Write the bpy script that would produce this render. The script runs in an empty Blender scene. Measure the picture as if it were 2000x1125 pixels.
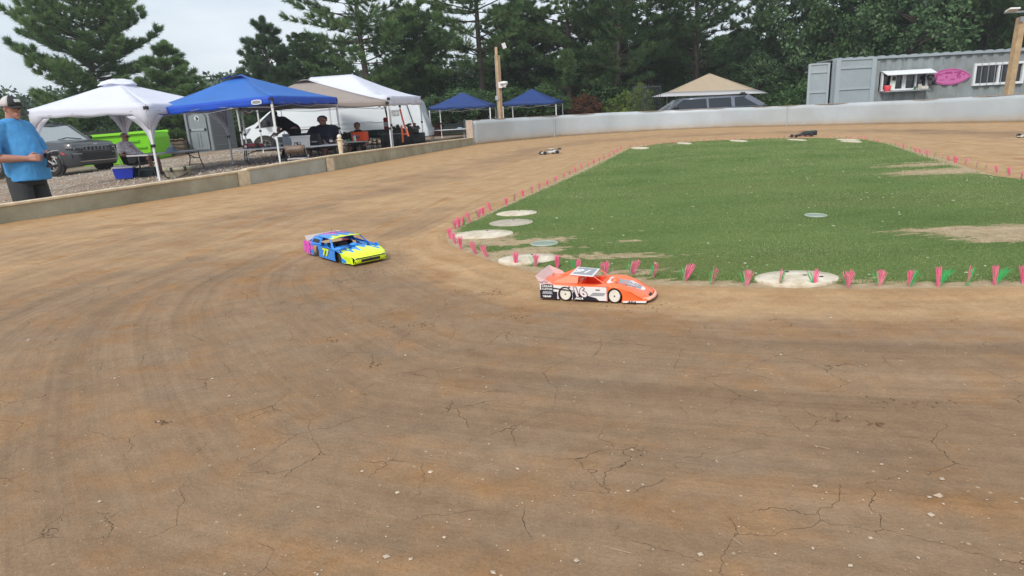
import bpy, bmesh, math, random
import numpy as np
from mathutils import Vector, Matrix
SC = bpy.context.scene
COL = SC.collection
PI = math.pi
rad = math.radians
# ------------------------------------------------------------------ camera
CAMH, PITCH, ROLL, FPX = .92, rad(15.05), rad(3.15), 1250.
sp, cp, sr, cr = math.sin(PITCH), math.cos(PITCH), math.sin(ROLL), math.cos(ROLL)
_R0 = Vector((1, 0, 0)); _U0 = Vector((0, sp, cp)); FW = Vector((0, cp, -sp))
RT = cr*_R0 - sr*_U0; UP = sr*_R0 + cr*_U0
cam_d = bpy.data.cameras.new("camera"); cam = bpy.data.objects.new("camera", cam_d); COL.objects.link(cam)
cam_d.sensor_width = 36; cam_d.lens = 36*FPX/2000.; cam_d.clip_start = .05; cam_d.clip_end = 3000
mw = Matrix.Identity(4)
for i in range(3):
    mw[i][0], mw[i][1], mw[i][2] = RT[i], UP[i], -FW[i]
mw[2][3] = CAMH
cam.matrix_world = mw
SC.camera = cam
def ray(x, y): return RT*((x-1000)/FPX) + UP*((562.5-y)/FPX) + FW
def G(x, y, z=0.):                     # photo pixel -> point on the level z
    d = ray(x, y); t = (z-CAMH)/d.z; return Vector((d.x*t, d.y*t, z))
def Q(x, y, Y):                        # photo pixel -> point at the distance Y
    d = ray(x, y); t = Y/d.y; return Vector((d.x*t, Y, CAMH+d.z*t))
# ------------------------------------------------------------------ world, sun
w = bpy.data.worlds.new("World"); SC.world = w; w.use_nodes = True
nt = w.node_tree; nt.nodes.clear()
SUN_EL, SUN_AZ = 46, 208               # azimuth measured clockwise from +Y
def N(nt, t, **k):
    n = nt.nodes.new(t)
    for a, b in k.items():
        if a.startswith('i_'):
            key = a[2:].replace('_', ' ')
            n.inputs[int(key) if key.isdigit() else key].default_value = b
        else: setattr(n, a, b)
    return n
sky = N(nt, 'ShaderNodeTexSky', sky_type='NISHITA', sun_disc=False, sun_elevation=rad(SUN_EL), sun_rotation=rad(SUN_AZ), dust_density=2.5)
bg1 = N(nt, 'ShaderNodeBackground', i_Strength=.1); nt.links.new(sky.outputs[0], bg1.inputs[0])
tc = N(nt, 'ShaderNodeTexCoord'); mp = N(nt, 'ShaderNodeMapping'); mp.inputs['Scale'].default_value = (1, 1, 4)
nt.links.new(tc.outputs['Generated'], mp.inputs[0])
ns = N(nt, 'ShaderNodeTexNoise', i_Scale=2.2, i_Detail=5, i_Roughness=.55); nt.links.new(mp.outputs[0], ns.inputs[0])
rp = N(nt, 'ShaderNodeValToRGB'); rp.color_ramp.elements[0].position = .32; rp.color_ramp.elements[1].position = .68
rp.color_ramp.elements[0].color = (.57, .66, .74, 1); rp.color_ramp.elements[1].color = (.86, .91, .96, 1)
nt.links.new(ns.outputs[0], rp.inputs[0])
bg2 = N(nt, 'ShaderNodeBackground', i_Strength=.98); nt.links.new(rp.outputs[0], bg2.inputs[0])
mx = N(nt, 'ShaderNodeMixShader'); mx.inputs[0].default_value = .82
nt.links.new(bg1.outputs[0], mx.inputs[1]); nt.links.new(bg2.outputs[0], mx.inputs[2])
out = N(nt, 'ShaderNodeOutputWorld'); nt.links.new(mx.outputs[0], out.inputs[0])
sl = bpy.data.lights.new("sun", 'SUN'); sl.energy = 2.0; sl.angle = rad(14); sl.color = (1, .95, .88)
so = bpy.data.objects.new("sun", sl); COL.objects.link(so)
az, el = rad(SUN_AZ), rad(SUN_EL)
sd = Vector((math.sin(az)*math.cos(el), math.cos(az)*math.cos(el), math.sin(el)))
so.rotation_euler = sd.to_track_quat('Z', 'Y').to_euler(); so.location = (0, 0, 30)
SC.view_settings.view_transform = 'Standard'; SC.view_settings.look = 'None'
SC.view_settings.exposure = .34; SC.view_settings.gamma = 1
SC.cycles.max_bounces = 6; SC.cycles.transparent_max_bounces = 12
# ------------------------------------------------------------------ helpers
def srgb(r, g, b):
    f = lambda c: (c/255/12.92 if c/255 <= .04045 else ((c/255+.055)/1.055)**2.4)
    return (f(r), f(g), f(b))
_mats = {}
def mat(name, col, rough=.6, metal=0., var=0., vscale=6., bump=0., bscale=40., trans=0., alpha=1., spec=.5, coat=0., dirt=None, emit=None):
    if name in _mats: return _mats[name]
    m = bpy.data.materials.new(name); m.use_nodes = True; t = m.node_tree
    b = t.nodes['Principled BSDF']
    b.inputs['Base Color'].default_value = (*col, 1); b.inputs['Roughness'].default_value = rough
    b.inputs['Metallic'].default_value = metal; b.inputs['Specular IOR Level'].default_value = spec
    b.inputs['Transmission Weight'].default_value = trans; b.inputs['Alpha'].default_value = alpha
    b.inputs['Coat Weight'].default_value = coat
    if emit: b.inputs['Emission Color'].default_value = (*emit, 1); b.inputs['Emission Strength'].default_value = 1
    co = t.nodes.new('ShaderNodeTexCoord')
    if var > 0:
        n = N(t, 'ShaderNodeTexNoise', i_Scale=vscale, i_Detail=6, i_Roughness=.6); t.links.new(co.outputs['Object'], n.inputs[0])
        r = t.nodes.new('ShaderNodeValToRGB'); r.color_ramp.elements[0].position = .3; r.color_ramp.elements[1].position = .72
        lo = [max(0, c*(1-var)) for c in col]; hi = [min(1, c*(1+var*.7)) for c in col]
        if dirt: lo = dirt
        r.color_ramp.elements[0].color = (*lo, 1); r.color_ramp.elements[1].color = (*hi, 1)
        t.links.new(n.outputs[0], r.inputs[0]); t.links.new(r.outputs[0], b.inputs['Base Color'])
    if bump > 0:
        n = N(t, 'ShaderNodeTexNoise', i_Scale=bscale, i_Detail=4); t.links.new(co.outputs['Object'], n.inputs[0])
        bp = N(t, 'ShaderNodeBump', i_Strength=min(1, bump), i_Distance=.02); t.links.new(n.outputs[0], bp.inputs['Height'])
        t.links.new(bp.outputs[0], b.inputs['Normal'])
    _mats[name] = m; return m
def translucent(m, k):
    t = m.node_tree; b = t.nodes['Principled BSDF']; tb = t.nodes.new('ShaderNodeBsdfTranslucent'); ms = t.nodes.new('ShaderNodeMixShader'); ms.inputs[0].default_value = k
    if b.inputs['Base Color'].links: t.links.new(b.inputs['Base Color'].links[0].from_socket, tb.inputs[0])
    else: tb.inputs[0].default_value = b.inputs['Base Color'].default_value
    t.links.new(b.outputs[0], ms.inputs[1]); t.links.new(tb.outputs[0], ms.inputs[2]); t.links.new(ms.outputs[0], t.nodes['Material Output'].inputs[0]); return m
def tag(o, label=None, cat=None, group=None, kind=None):
    if label: o['label'] = label
    if cat: o['category'] = cat
    if group: o['group'] = group
    if kind: o['kind'] = kind
    return o
def empty(name, loc, label, cat, rz=0., group=None, sc=None):
    o = bpy.data.objects.new(name, None); COL.objects.link(o); o.location = loc; o.rotation_euler = (0, 0, rz)
    o.empty_display_size = .1
    if sc: o.scale = sc
    return tag(o, label, cat, group)
def link_mesh(name, me, mats, parent=None, smooth=False):
    for m in (mats if isinstance(mats, (list, tuple)) else [mats]): me.materials.append(m)
    if smooth: me.polygons.foreach_set('use_smooth', [True]*len(me.polygons))
    o = bpy.data.objects.new(name, me); COL.objects.link(o)
    if parent: o.parent = parent
    return o
class MB:
    def __init__(s): s.v = []; s.f = []; s.m = []
    def add(s, vs, fs, mi=0):
        n = len(s.v); s.v += [tuple(v) for v in vs]; s.f += [tuple(i+n for i in f) for f in fs]; s.m += [mi]*len(fs); return s
    def box(s, c, d, mi=0, rz=0., rx=0., ry=0.):
        R = Matrix.Rotation(rz, 3, 'Z') @ Matrix.Rotation(ry, 3, 'Y') @ Matrix.Rotation(rx, 3, 'X'); c = Vector(c)
        vs = [c + R @ Vector((x*d[0]/2, y*d[1]/2, z*d[2]/2)) for x in (-1, 1) for y in (-1, 1) for z in (-1, 1)]
        return s.add(vs, [(0, 1, 3, 2), (4, 6, 7, 5), (0, 4, 5, 1), (2, 3, 7, 6), (0, 2, 6, 4), (1, 5, 7, 3)], mi)
    def beam(s, a, b, wd, ht=None, mi=0, up=(0, 0, 1)):
        a, b = Vector(a), Vector(b); ht = ht or wd; d = (b-a).normalized(); u = Vector(up)
        if abs(d.dot(u)) > .98: u = Vector((1, 0, 0))
        sd = d.cross(u).normalized(); uu = sd.cross(d)
        vs = [p + sd*wd/2*i + uu*ht/2*j for p in (a, b) for i, j in ((-1, -1), (1, -1), (1, 1), (-1, 1))]
        return s.add(vs, [(3, 2, 1, 0), (4, 5, 6, 7), (0, 1, 5, 4), (1, 2, 6, 5), (2, 3, 7, 6), (3, 0, 4, 7)], mi)
    def tube(s, pts, r, n=8, mi=0, cap=True):
        pts = [Vector(p) for p in pts]; rs = r if isinstance(r, (list, tuple)) else [r]*len(pts); vs = []; fs = []
        for i, p in enumerate(pts):
            d = (pts[min(i+1, len(pts)-1)]-pts[max(i-1, 0)]).normalized(); u = Vector((0, 0, 1)) if abs(d.z) < .95 else Vector((1, 0, 0))
            a = d.cross(u).normalized(); b = d.cross(a)
            vs += [p + a*rs[i]*math.cos(2*PI*k/n) + b*rs[i]*math.sin(2*PI*k/n) for k in range(n)]
        for i in range(len(pts)-1):
            fs += [(i*n+k, (i+1)*n+k, (i+1)*n+(k+1) % n, i*n+(k+1) % n) for k in range(n)]
        if cap: fs += [tuple(range(n)), tuple(range(len(vs)-1, len(vs)-n-1, -1))]
        return s.add(vs, fs, mi)
    def sph(s, c, r, n=12, mi=0, m=8):
        r = r if isinstance(r, (list, tuple)) else (r, r, r); c = Vector(c); vs = [c+Vector((0, 0, r[2]))]; fs = []
        for i in range(1, m):
            t = PI*i/m; vs += [c+Vector((r[0]*math.sin(t)*math.cos(2*PI*k/n), r[1]*math.sin(t)*math.sin(2*PI*k/n), r[2]*math.cos(t))) for k in range(n)]
        vs.append(c-Vector((0, 0, r[2]))); L = len(vs)-1
        fs += [(0, 1+k, 1+(k+1) % n) for k in range(n)]
        for i in range(m-2):
            a = 1+i*n; fs += [(a+k, a+n+k, a+n+(k+1) % n, a+(k+1) % n) for k in range(n)]
        a = 1+(m-2)*n; fs += [(a+k, L, a+(k+1) % n) for k in range(n)]
        return s.add(vs, fs, mi)
    def cap(s, a, b, ra, rb, n=10):            # tapered capsule for bodies
        a, b = Vector(a), Vector(b)
        s.tube([a, b], [ra, rb], n); s.sph(a, ra, n, m=6); return s.sph(b, rb, n, m=6)
    def prism(s, pts, f, mi=0):                # pts: outline in 2d, f(u,v,side) -> 3d for side 0 / 1
        n = len(pts); vs = [f(u, v, 0) for u, v in pts]+[f(u, v, 1) for u, v in pts]
        return s.add(vs, [tuple(range(n-1, -1, -1)), tuple(range(n, 2*n))]+[(i, (i+1) % n, n+(i+1) % n, n+i) for i in range(n)], mi)
    def grid(s, rows, mi=0, closed=False):
        n = len(rows[0]); vs = [p for r in rows for p in r]; fs = []
        for i in range(len(rows)-1):
            for k in range(n if closed else n-1):
                fs.append((i*n+k, i*n+(k+1) % n, (i+1)*n+(k+1) % n, (i+1)*n+k))
        return s.add(vs, fs, mi)
    def lathe(s, c, prof, n=24, mi=0, axis='Z'):
        c = Vector(c); rows = []
        for r, h in prof:
            row = []
            for k in range(n):
                a = 2*PI*k/n; x, y = r*math.cos(a), r*math.sin(a)
                row.append(c + (Vector((x, y, h)) if axis == 'Z' else Vector((x, h, y)) if axis == 'Y' else Vector((h, x, y))))
            rows.append(row)
        return s.grid(rows, mi, True)
    def build(s, name, mats, parent=None, smooth=False, bev=0., label=None, thick=0.):
        me = bpy.data.meshes.new(name); me.from_pydata(s.v, [], s.f); me.update()
        bm = bmesh.new(); bm.from_mesh(me); bmesh.ops.recalc_face_normals(bm, faces=bm.faces); bm.to_mesh(me); bm.free()
        if len(me.polygons) == len(s.m): me.polygons.foreach_set('material_index', s.m)
        o = link_mesh(name, me, mats, parent, smooth)
        if bev > 0:
            m = o.modifiers.new('b', 'BEVEL'); m.width = bev; m.segments = 2; m.limit_method = 'ANGLE'; m.angle_limit = rad(40)
        if thick > 0:
            m = o.modifiers.new('t', 'SOLIDIFY'); m.thickness = thick; m.offset = 0
        if label: o['label'] = label
        return o
def blob(name, mb, voxel, mats, parent, smooth=3, cut=None):        # fuse overlapping pieces into one continuous surface
    me = bpy.data.meshes.new(name); me.from_pydata(mb.v, [], mb.f); me.update()
    o = bpy.data.objects.new(name, me); COL.objects.link(o)
    r = o.modifiers.new('r', 'REMESH'); r.mode = 'VOXEL'; r.voxel_size = voxel
    s = o.modifiers.new('s', 'SMOOTH'); s.iterations = smooth; s.factor = .5
    dg = bpy.context.evaluated_depsgraph_get()
    m2 = bpy.data.meshes.new_from_object(o.evaluated_get(dg)); m2.name = name
    bpy.data.objects.remove(o); bpy.data.meshes.remove(me)
    return link_mesh(name, m2, mats, parent, True)
def text(s, size, m, parent, loc, rot, name='lettering', ext=.002, bold=0., shear=0., sx=1., label=None):
    c = bpy.data.curves.new(name, 'FONT'); c.body = s; c.size = size; c.extrude = ext; c.offset = bold; c.shear = shear
    c.align_x = 'CENTER'; c.align_y = 'CENTER'; c.resolution_u = 3
    o = bpy.data.objects.new(name, c); COL.objects.link(o)
    me = bpy.data.meshes.new_from_object(o.evaluated_get(bpy.context.evaluated_depsgraph_get()))
    bpy.data.objects.remove(o); bpy.data.curves.remove(c); me.name = name
    o = link_mesh(name, me, m, parent); o.location = loc; o.rotation_euler = rot; o.scale = (sx, 1, 1)
    if label: o['label'] = label
    return o
def tree_copy(o, parent=None):
    c = o.copy(); COL.objects.link(c); c.parent = parent
    for ch in o.children: tree_copy(ch, c)
    return c
def np_mesh(name, verts, nper, mats, parent=None, attrs=None, smooth=False):
    """verts (F, nper, 3): separate faces"""
    F = verts.shape[0]; me = bpy.data.meshes.new(name)
    me.vertices.add(F*nper); me.vertices.foreach_set('co', verts.reshape(-1).astype(np.float32))
    me.loops.add(F*nper); me.loops.foreach_set('vertex_index', np.arange(F*nper, dtype=np.int32))
    me.polygons.add(F); me.polygons.foreach_set('loop_start', np.arange(0, F*nper, nper, dtype=np.int32))
    me.update(calc_edges=True)
    return link_mesh(name, me, mats, parent, smooth)
def sstep(a, b, x):
    t = max(0., min(1., (x-a)/(b-a))); return t*t*(3-2*t)
def gz(X, Y):                                    # height of the pit ground outside the boards
    z = -.02+.065*max(-30, min(-2, X))+.032*max(4, min(Y, 42))-.2*sstep(11.5, 7.5, Y)
    k = sstep(1, 8, X)
    return z*(1-k)-.26*k
def on(x, y, Y):                                 # pixel column at distance Y, dropped on the pit ground
    p = Q(x, y, Y); p.z = gz(p.x, p.y); return p
# ================================================================== SETTING
CX, CY = 4., 10.
WALL_PX = [(0, 437, 400), (120, 420, 383), (240, 401, 366), (360, 382, 349), (485, 361, 329), (650, 333, 303), (800, 305, 283), (925, 283, 268)]
TALL_PX = [(925, 283, 235), (1000, 275, 230.5), (1100, 266, 225), (1200, 259.5, 219.5), (1300, 254, 216), (1400, 249.5, 211.5), (1500, 247, 208.5), (1600, 245, 203.5), (1700, 242.5, 199), (1800, 241, 195), (1900, 239.5, 189), (2000, 238, 183)]
def wall_pts(px):
    r = []
    for x, yb, yt in px:
        b = G(x, yb); t = Q(x, yt, b.y); r.append((b.x, b.y, t.z))
    return r
WL = wall_pts(WALL_PX); WT = wall_pts(TALL_PX)
WL = [(-7.1, 4.6, .27), (-6.65, 6.1, .25)] + WL
WT = WT + [(15.1, 15.5, .75), (15.6, 12.5, .75), (15.6, 9, .75)]
OUT = [(x, y) for x, y, _ in WL] + [(x, y) for x, y, _ in WT[1:]] + [(15, 4), (12, -1), (7, -4.5), (1, -5.5), (-4, -4), (-6.9, 0)]
INF_PX = [(868, 458), (873, 478), (900, 492), (990, 523), (1100, 548), (1300, 560), (1500, 566), (1700, 568), (2000, 563)]
INF = [tuple(G(x, y).xy) for x, y in INF_PX] + [(3.6, 2.85), (4.6, 3.4), (5.2, 4.7), (5.35, 5.8)] + \
      [tuple(G(x, y).xy) for x, y in [(2000, 352), (1950, 345), (1900, 331), (1850, 313), (1800, 299), (1740, 282), (1690, 273), (1600, 270.5), (1500, 271.5), (1400, 275), (1300, 280), (1225, 291), (1180, 311), (1120, 338), (1060, 366), (1000, 394), (950, 417), (915, 434), (885, 447)]]
def radius(poly, a):
    d = (math.cos(a), math.sin(a)); best = None
    for i in range(len(poly)):
        x1, y1 = poly[i][0]-CX, poly[i][1]-CY; x2, y2 = poly[(i+1) % len(poly)][0]-CX, poly[(i+1) % len(poly)][1]-CY
        ex, ey = x2-x1, y2-y1; den = d[0]*ey-d[1]*ex
        if abs(den) < 1e-9: continue
        t = (x1*ey-y1*ex)/den; u = (x1*d[1]-y1*d[0])/den
        if t > 0 and -1e-6 <= u <= 1+1e-6: best = t if best is None else max(best, t)
    return best
NA = 480
ANG = [2*PI*i/NA for i in range(NA)]
RI = [radius(INF, a) for a in ANG]; RO = [radius(OUT, a) for a in ANG]
def pt(a, r): return (CX+r*math.cos(a), CY+r*math.sin(a))
def inside(x, y, m=0.):
    a = math.atan2(y-CY, x-CX) % (2*PI); f = a/(2*PI)*NA; i = int(f) % NA; r = RI[i]*(1-(f-int(f)))+RI[(i+1) % NA]*(f-int(f))
    return math.hypot(x-CX, y-CY) < r-m

# ---- dirt track
def track_material():
    m = bpy.data.materials.new('dirt'); m.use_nodes = True; t = m.node_tree; b = t.nodes['Principled BSDF']; L = t.links.new
    co = N(t, 'ShaderNodeTexCoord'); uv = co.outputs['UV']; ob = co.outputs['Object']
    at = N(t, 'ShaderNodeAttribute', attribute_name='groove_view_tone'); ae = N(t, 'ShaderNodeAttribute', attribute_name='loose')
    def noise(src, sc, det=6, rough=.6, map_=None, dist=0.):
        if map_:
            mpn = N(t, 'ShaderNodeMapping'); mpn.inputs['Scale'].default_value = map_; L(src, mpn.inputs[0]); src = mpn.outputs[0]
        n = N(t, 'ShaderNodeTexNoise', i_Scale=sc, i_Detail=det, i_Roughness=rough, i_Distortion=dist); L(src, n.inputs[0]); return n.outputs[0]
    def ramp(src, stops):
        r = t.nodes.new('ShaderNodeValToRGB'); e = r.color_ramp.elements
        while len(e) < len(stops): e.new(.5)
        for q, (p_, c) in zip(e, stops): q.position = p_; q.color = (*c, 1) if len(c) == 3 else c
        L(src, r.inputs[0]); return r.outputs[0]
    def mixc(f, a_, b_, mode='MIX', fac=None):
        n = N(t, 'ShaderNodeMix', data_type='RGBA', blend_type=mode)
        if f is not None: L(f, n.inputs[0])
        else: n.inputs[0].default_value = fac
        for s_, q in ((6, a_), (7, b_)):
            if isinstance(q, tuple): n.inputs[s_].default_value = (*q, 1)
            else: L(q, n.inputs[s_])
        return n.outputs[2]
    def math_(op, a_, b_):
        n = N(t, 'ShaderNodeMath', operation=op)
        for i, q in enumerate((a_, b_)):
            if isinstance(q, (int, float)): n.inputs[i].default_value = q
            else: L(q, n.inputs[i])
        return n.outputs[0]
    streak = noise(uv, 1., 7, .62, (34, 300, 1)); streak2 = noise(uv, 1., 4, .5, (9, 34, 1), .4)
    patch = noise(ob, .9, 6, .62); patch2 = noise(ob, 3.2, 6, .65)
    fine = noise(ob, 90, 5, .7)
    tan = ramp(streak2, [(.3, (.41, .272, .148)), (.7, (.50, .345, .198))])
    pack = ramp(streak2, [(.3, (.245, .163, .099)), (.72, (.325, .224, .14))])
    g = math_('ADD', at.outputs['Fac'], math_('MULTIPLY', math_('SUBTRACT', patch, .5), 1.1))  # worn groove plus the view-angle tone painted near the camera
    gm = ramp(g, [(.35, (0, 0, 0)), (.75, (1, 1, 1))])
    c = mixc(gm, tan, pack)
    gold = ramp(math_('ADD', math_('MULTIPLY', patch2, .55), math_('MULTIPLY', streak2, .45)), [(.49, (0, 0, 0)), (.64, (.75, .75, .75))])
    c = mixc(gold, c, (.34, .18, .07))
    grey = ramp(noise(ob, 1.7, 6, .6, (.7, 2.2, 1)), [(.48, (0, 0, 0)), (.68, (.55, .55, .55))])
    c = mixc(math_('MULTIPLY', grey, gm), c, (.25, .188, .133))
    c = mixc(ae.outputs['Fac'], c, ramp(patch2, [(.3, (.36, .215, .095)), (.7, (.47, .31, .165))]))
    stk = ramp(streak, [(.25, (.86, .85, .84)), (.5, (1, 1, 1)), (.78, (1.14, 1.14, 1.14))])
    c = mixc(None, c, stk, 'MULTIPLY', .6)
    c = mixc(None, c, ramp(noise(uv, 1., 5, .6, (16, 75, 1), .3), [(.3, (.84, .82, .80)), (.55, (1, 1, 1)), (.75, (1.1, 1.1, 1.1))]), 'MULTIPLY', .75)
    c = mixc(None, c, ramp(noise(ob, 2.4, 7, .7), [(.35, (.86, .82, .78)), (.65, (1.08, 1.07, 1.06))]), 'MULTIPLY', .8)
    c = mixc(None, c, ramp(fine, [(.25, (.8, .8, .8)), (.75, (1.16, 1.16, 1.16))]), 'MULTIPLY', .8)
    fine2 = noise(ob, 260, 3, .8); c = mixc(None, c, ramp(fine2, [(.3, (.78, .77, .76)), (.7, (1.2, 1.2, 1.2))]), 'MULTIPLY', .7)
    med = noise(ob, 13, 7, .75); c = mixc(None, c, ramp(med, [(.33, (.86, .84, .82)), (.66, (1.12, 1.12, 1.12))]), 'MULTIPLY', .8)
    # cracks
    dn = N(t, 'ShaderNodeTexNoise', i_Scale=6., i_Detail=4, i_Roughness=.6); L(ob, dn.inputs[0])
    ds = N(t, 'ShaderNodeVectorMath', operation='MULTIPLY_ADD'); L(dn.outputs['Color'], ds.inputs[0]); ds.inputs[1].default_value = (.11, .11, .11); L(ob, ds.inputs[2])
    vo = N(t, 'ShaderNodeTexVoronoi', feature='DISTANCE_TO_EDGE', i_Scale=4.2); L(ds.outputs[0], vo.inputs['Vector'])
    cr_ = ramp(vo.outputs['Distance'], [(.0, (1, 1, 1)), (.0034, (0, 0, 0))])
    cm = ramp(noise(ob, 3.6, 3, .5), [(.49, (0, 0, 0)), (.64, (1, 1, 1))])
    crk = math_('MULTIPLY', math_('MULTIPLY', cr_, cm), math_('ADD', gm, .25))
    c = mixc(math_('MULTIPLY', crk, .5), c, (.07, .04, .022))
    # crumbly dark clods pressed in the surface
    ck = ramp(noise(ob, 26, 4, .75, (.6, 1.5, 1)), [(.66, (0, 0, 0)), (.7, (1, 1, 1))]); ckm = ramp(noise(ob, 1.35, 3, .5), [(.58, (0, 0, 0)), (.66, (1, 1, 1))])
    clod = math_('MULTIPLY', ck, ckm); c = mixc(math_('MULTIPLY', clod, .3), c, (.12, .062, .028))
    # small pale grit
    vg = N(t, 'ShaderNodeTexVoronoi', feature='F1', i_Scale=21.); L(ob, vg.inputs['Vector'])
    gr = ramp(vg.outputs['Distance'], [(.07, (1, 1, 1)), (.11, (0, 0, 0))]); gmk = ramp(noise(ob, 6, 2, .5), [(.52, (0, 0, 0)), (.58, (1, 1, 1))])
    c = mixc(math_('MULTIPLY', math_('MULTIPLY', gr, gmk), .6), c, (.5, .4, .28))
    L(c, b.inputs['Base Color']); b.inputs['Roughness'].default_value = .85; b.inputs['Specular IOR Level'].default_value = .22
    h = math_('ADD', math_('MULTIPLY', fine, .35), math_('MULTIPLY', streak, .35)); h = math_('ADD', h, math_('MULTIPLY', med, .9)); h = math_('ADD', h, math_('MULTIPLY', fine2, .12)); h = math_('ADD', h, math_('MULTIPLY', patch2, 1.6))
    h = math_('SUBTRACT', h, math_('MULTIPLY', crk, 1.2)); h = math_('SUBTRACT', h, math_('MULTIPLY', clod, .8))
    bp = N(t, 'ShaderNodeBump', i_Strength=.75, i_Distance=.012); L(h, bp.inputs['Height']); L(bp.outputs[0], b.inputs['Normal'])
    return m
NR = 64
rows = []; uvs = []; groove_view_tone = []; loose = []; per = 0.
arc = [0]
for i in range(NA):
    a, b_ = ANG[i], ANG[(i+1) % NA]; rm = (RI[i]+RO[i])/2; rn = (RI[(i+1) % NA]+RO[(i+1) % NA])/2
    p, q = pt(a, rm), pt(b_, rn); arc.append(arc[-1]+math.hypot(p[0]-q[0], p[1]-q[1]))
verts = []; faces = []
for i in range(NA+1):
    a = ANG[i % NA]; ri, ro = RI[i % NA], RO[i % NA]
    for j in range(NR+1):
        t_ = j/NR; r_ = ri-.06+(ro+.03-ri+.06)*t_; x, y = pt(a, r_)
        di = (r_-ri); do = ro-r_
        z = .012*math.exp(-((di-.08)/.12)**2)
        verts.append((x, y, z)); uvs.append((arc[i]/arc[-1], t_))
        near = sstep(7.5, 2.6, y)*sstep(-6.5, -1.5, x+ (y-3)*.3)  # paints view-angle darkening into the near dirt, on top of the worn groove
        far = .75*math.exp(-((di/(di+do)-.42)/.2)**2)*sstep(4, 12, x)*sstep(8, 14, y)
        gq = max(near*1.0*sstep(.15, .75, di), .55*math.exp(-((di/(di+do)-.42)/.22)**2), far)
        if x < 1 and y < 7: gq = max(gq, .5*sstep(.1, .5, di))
        groove_view_tone.append(gq*sstep(0, .5, di)); loose.append(max(.85*math.exp(-(di/.2)**2)*.5, .95*sstep(1.3, .15, do)))
for i in range(NA):
    for j in range(NR):
        k = i*(NR+1)+j; faces.append((k, k+1, k+NR+2, k+NR+1))
me = bpy.data.meshes.new('track'); me.from_pydata(verts, [], faces)
ul = me.uv_layers.new(name='UVMap'); uva = np.array(uvs)[np.array([v for f in faces for v in f])]; ul.data.foreach_set('uv', uva.reshape(-1))
for nm, dat in (('groove_view_tone', groove_view_tone), ('loose', loose)):
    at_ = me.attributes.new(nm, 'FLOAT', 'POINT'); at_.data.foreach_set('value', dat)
me.polygons.foreach_set('use_smooth', [True]*len(faces))
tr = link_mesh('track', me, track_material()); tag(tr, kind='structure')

# ---- pit ground, one sheet out to the horizon
def ground_material():
    m = bpy.data.materials.new('gravel_ground'); m.use_nodes = True; t = m.node_tree; b = t.nodes['Principled BSDF']; L = t.links.new
    co = N(t, 'ShaderNodeTexCoord'); ob = co.outputs['Object']
    at = N(t, 'ShaderNodeAttribute', attribute_name='green')
    v = N(t, 'ShaderNodeTexVoronoi', feature='F1', i_Scale=13.); L(ob, v.inputs['Vector'])
    r = N(t, 'ShaderNodeValToRGB'); r.color_ramp.elements[0].color = (.17, .13, .1, 1); r.color_ramp.elements[1].color = (.45, .39, .32, 1)
    L(v.outputs['Color'], r.inputs[0])
    n = N(t, 'ShaderNodeTexNoise', i_Scale=.9, i_Detail=6, i_Roughness=.65); L(ob, n.inputs[0])
    r2 = N(t, 'ShaderNodeValToRGB'); r2.color_ramp.elements[0].position = .44; r2.color_ramp.elements[1].position = .6; L(n.outputs[0], r2.inputs[0])
    m1 = N(t, 'ShaderNodeMix', data_type='RGBA'); L(r2.outputs[0], m1.inputs[0]); m1.inputs[6].default_value = (.25, .17, .11, 1); L(r.outputs[0], m1.inputs[7])
    m2 = N(t, 'ShaderNodeMix', data_type='RGBA'); L(at.outputs['Fac'], m2.inputs[0]); L(m1.outputs[2], m2.inputs[6])
    n3 = N(t, 'ShaderNodeTexNoise', i_Scale=.5, i_Detail=6, i_Roughness=.7); L(ob, n3.inputs[0])
    r3 = N(t, 'ShaderNodeValToRGB'); r3.color_ramp.elements[0].color = (.03, .04, .016, 1); r3.color_ramp.elements[1].color = (.085, .1, .04, 1); L(n3.outputs[0], r3.inputs[0])
    L(r3.outputs[0], m2.inputs[7]); L(m2.outputs[2], b.inputs['Base Color']); b.inputs['Roughness'].default_value = .9
    bp = N(t, 'ShaderNodeBump', i_Strength=.8, i_Distance=.03); L(v.outputs['Distance'], bp.inputs['Height']); L(bp.outputs[0], b.inputs['Normal'])
    return m
verts = []; faces = []; green = []
DR = [0, .3, .7, 1.2, 2, 3, 4.2, 5.6, 7.2, 9, 11, 13.5, 16.5, 20, 26, 36, 60, 110, 220, 450, 900]
na2 = 160
for i in range(na2):
    a = 2*PI*i/na2
    ro = radius(OUT, a)
    walled = (a > rad(-6)) and (a < rad(208))
    for d in DR:
        x, y = pt(a, ro+d); z = min(gz(x, y), .13)
        if not walled: z = -.004 + (z+.004)*sstep(.2, 3, d)
        elif d == 0: z = min(z, -.02)
        if d > 40: z = z
        verts.append((x, y, z)); g_ = sstep(31, 37, y+max(0, -x-16)*.8); g_ = max(g_, sstep(6, 12, x)*.6); g_ = max(g_, sstep(30, 60, d)); green.append(g_)
n = len(DR)
for i in range(na2):
    for j in range(n-1):
        k = i*n+j; q = ((i+1) % na2)*n+j; faces.append((k, k+1, q+1, q))
me = bpy.data.meshes.new('ground'); me.from_pydata(verts, [], faces); at_ = me.attributes.new('green', 'FLOAT', 'POINT'); at_.data.foreach_set('value', green)
me.polygons.foreach_set('use_smooth', [True]*len(faces))
gd = link_mesh('ground', me, ground_material()); tag(gd, kind='structure')

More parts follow.
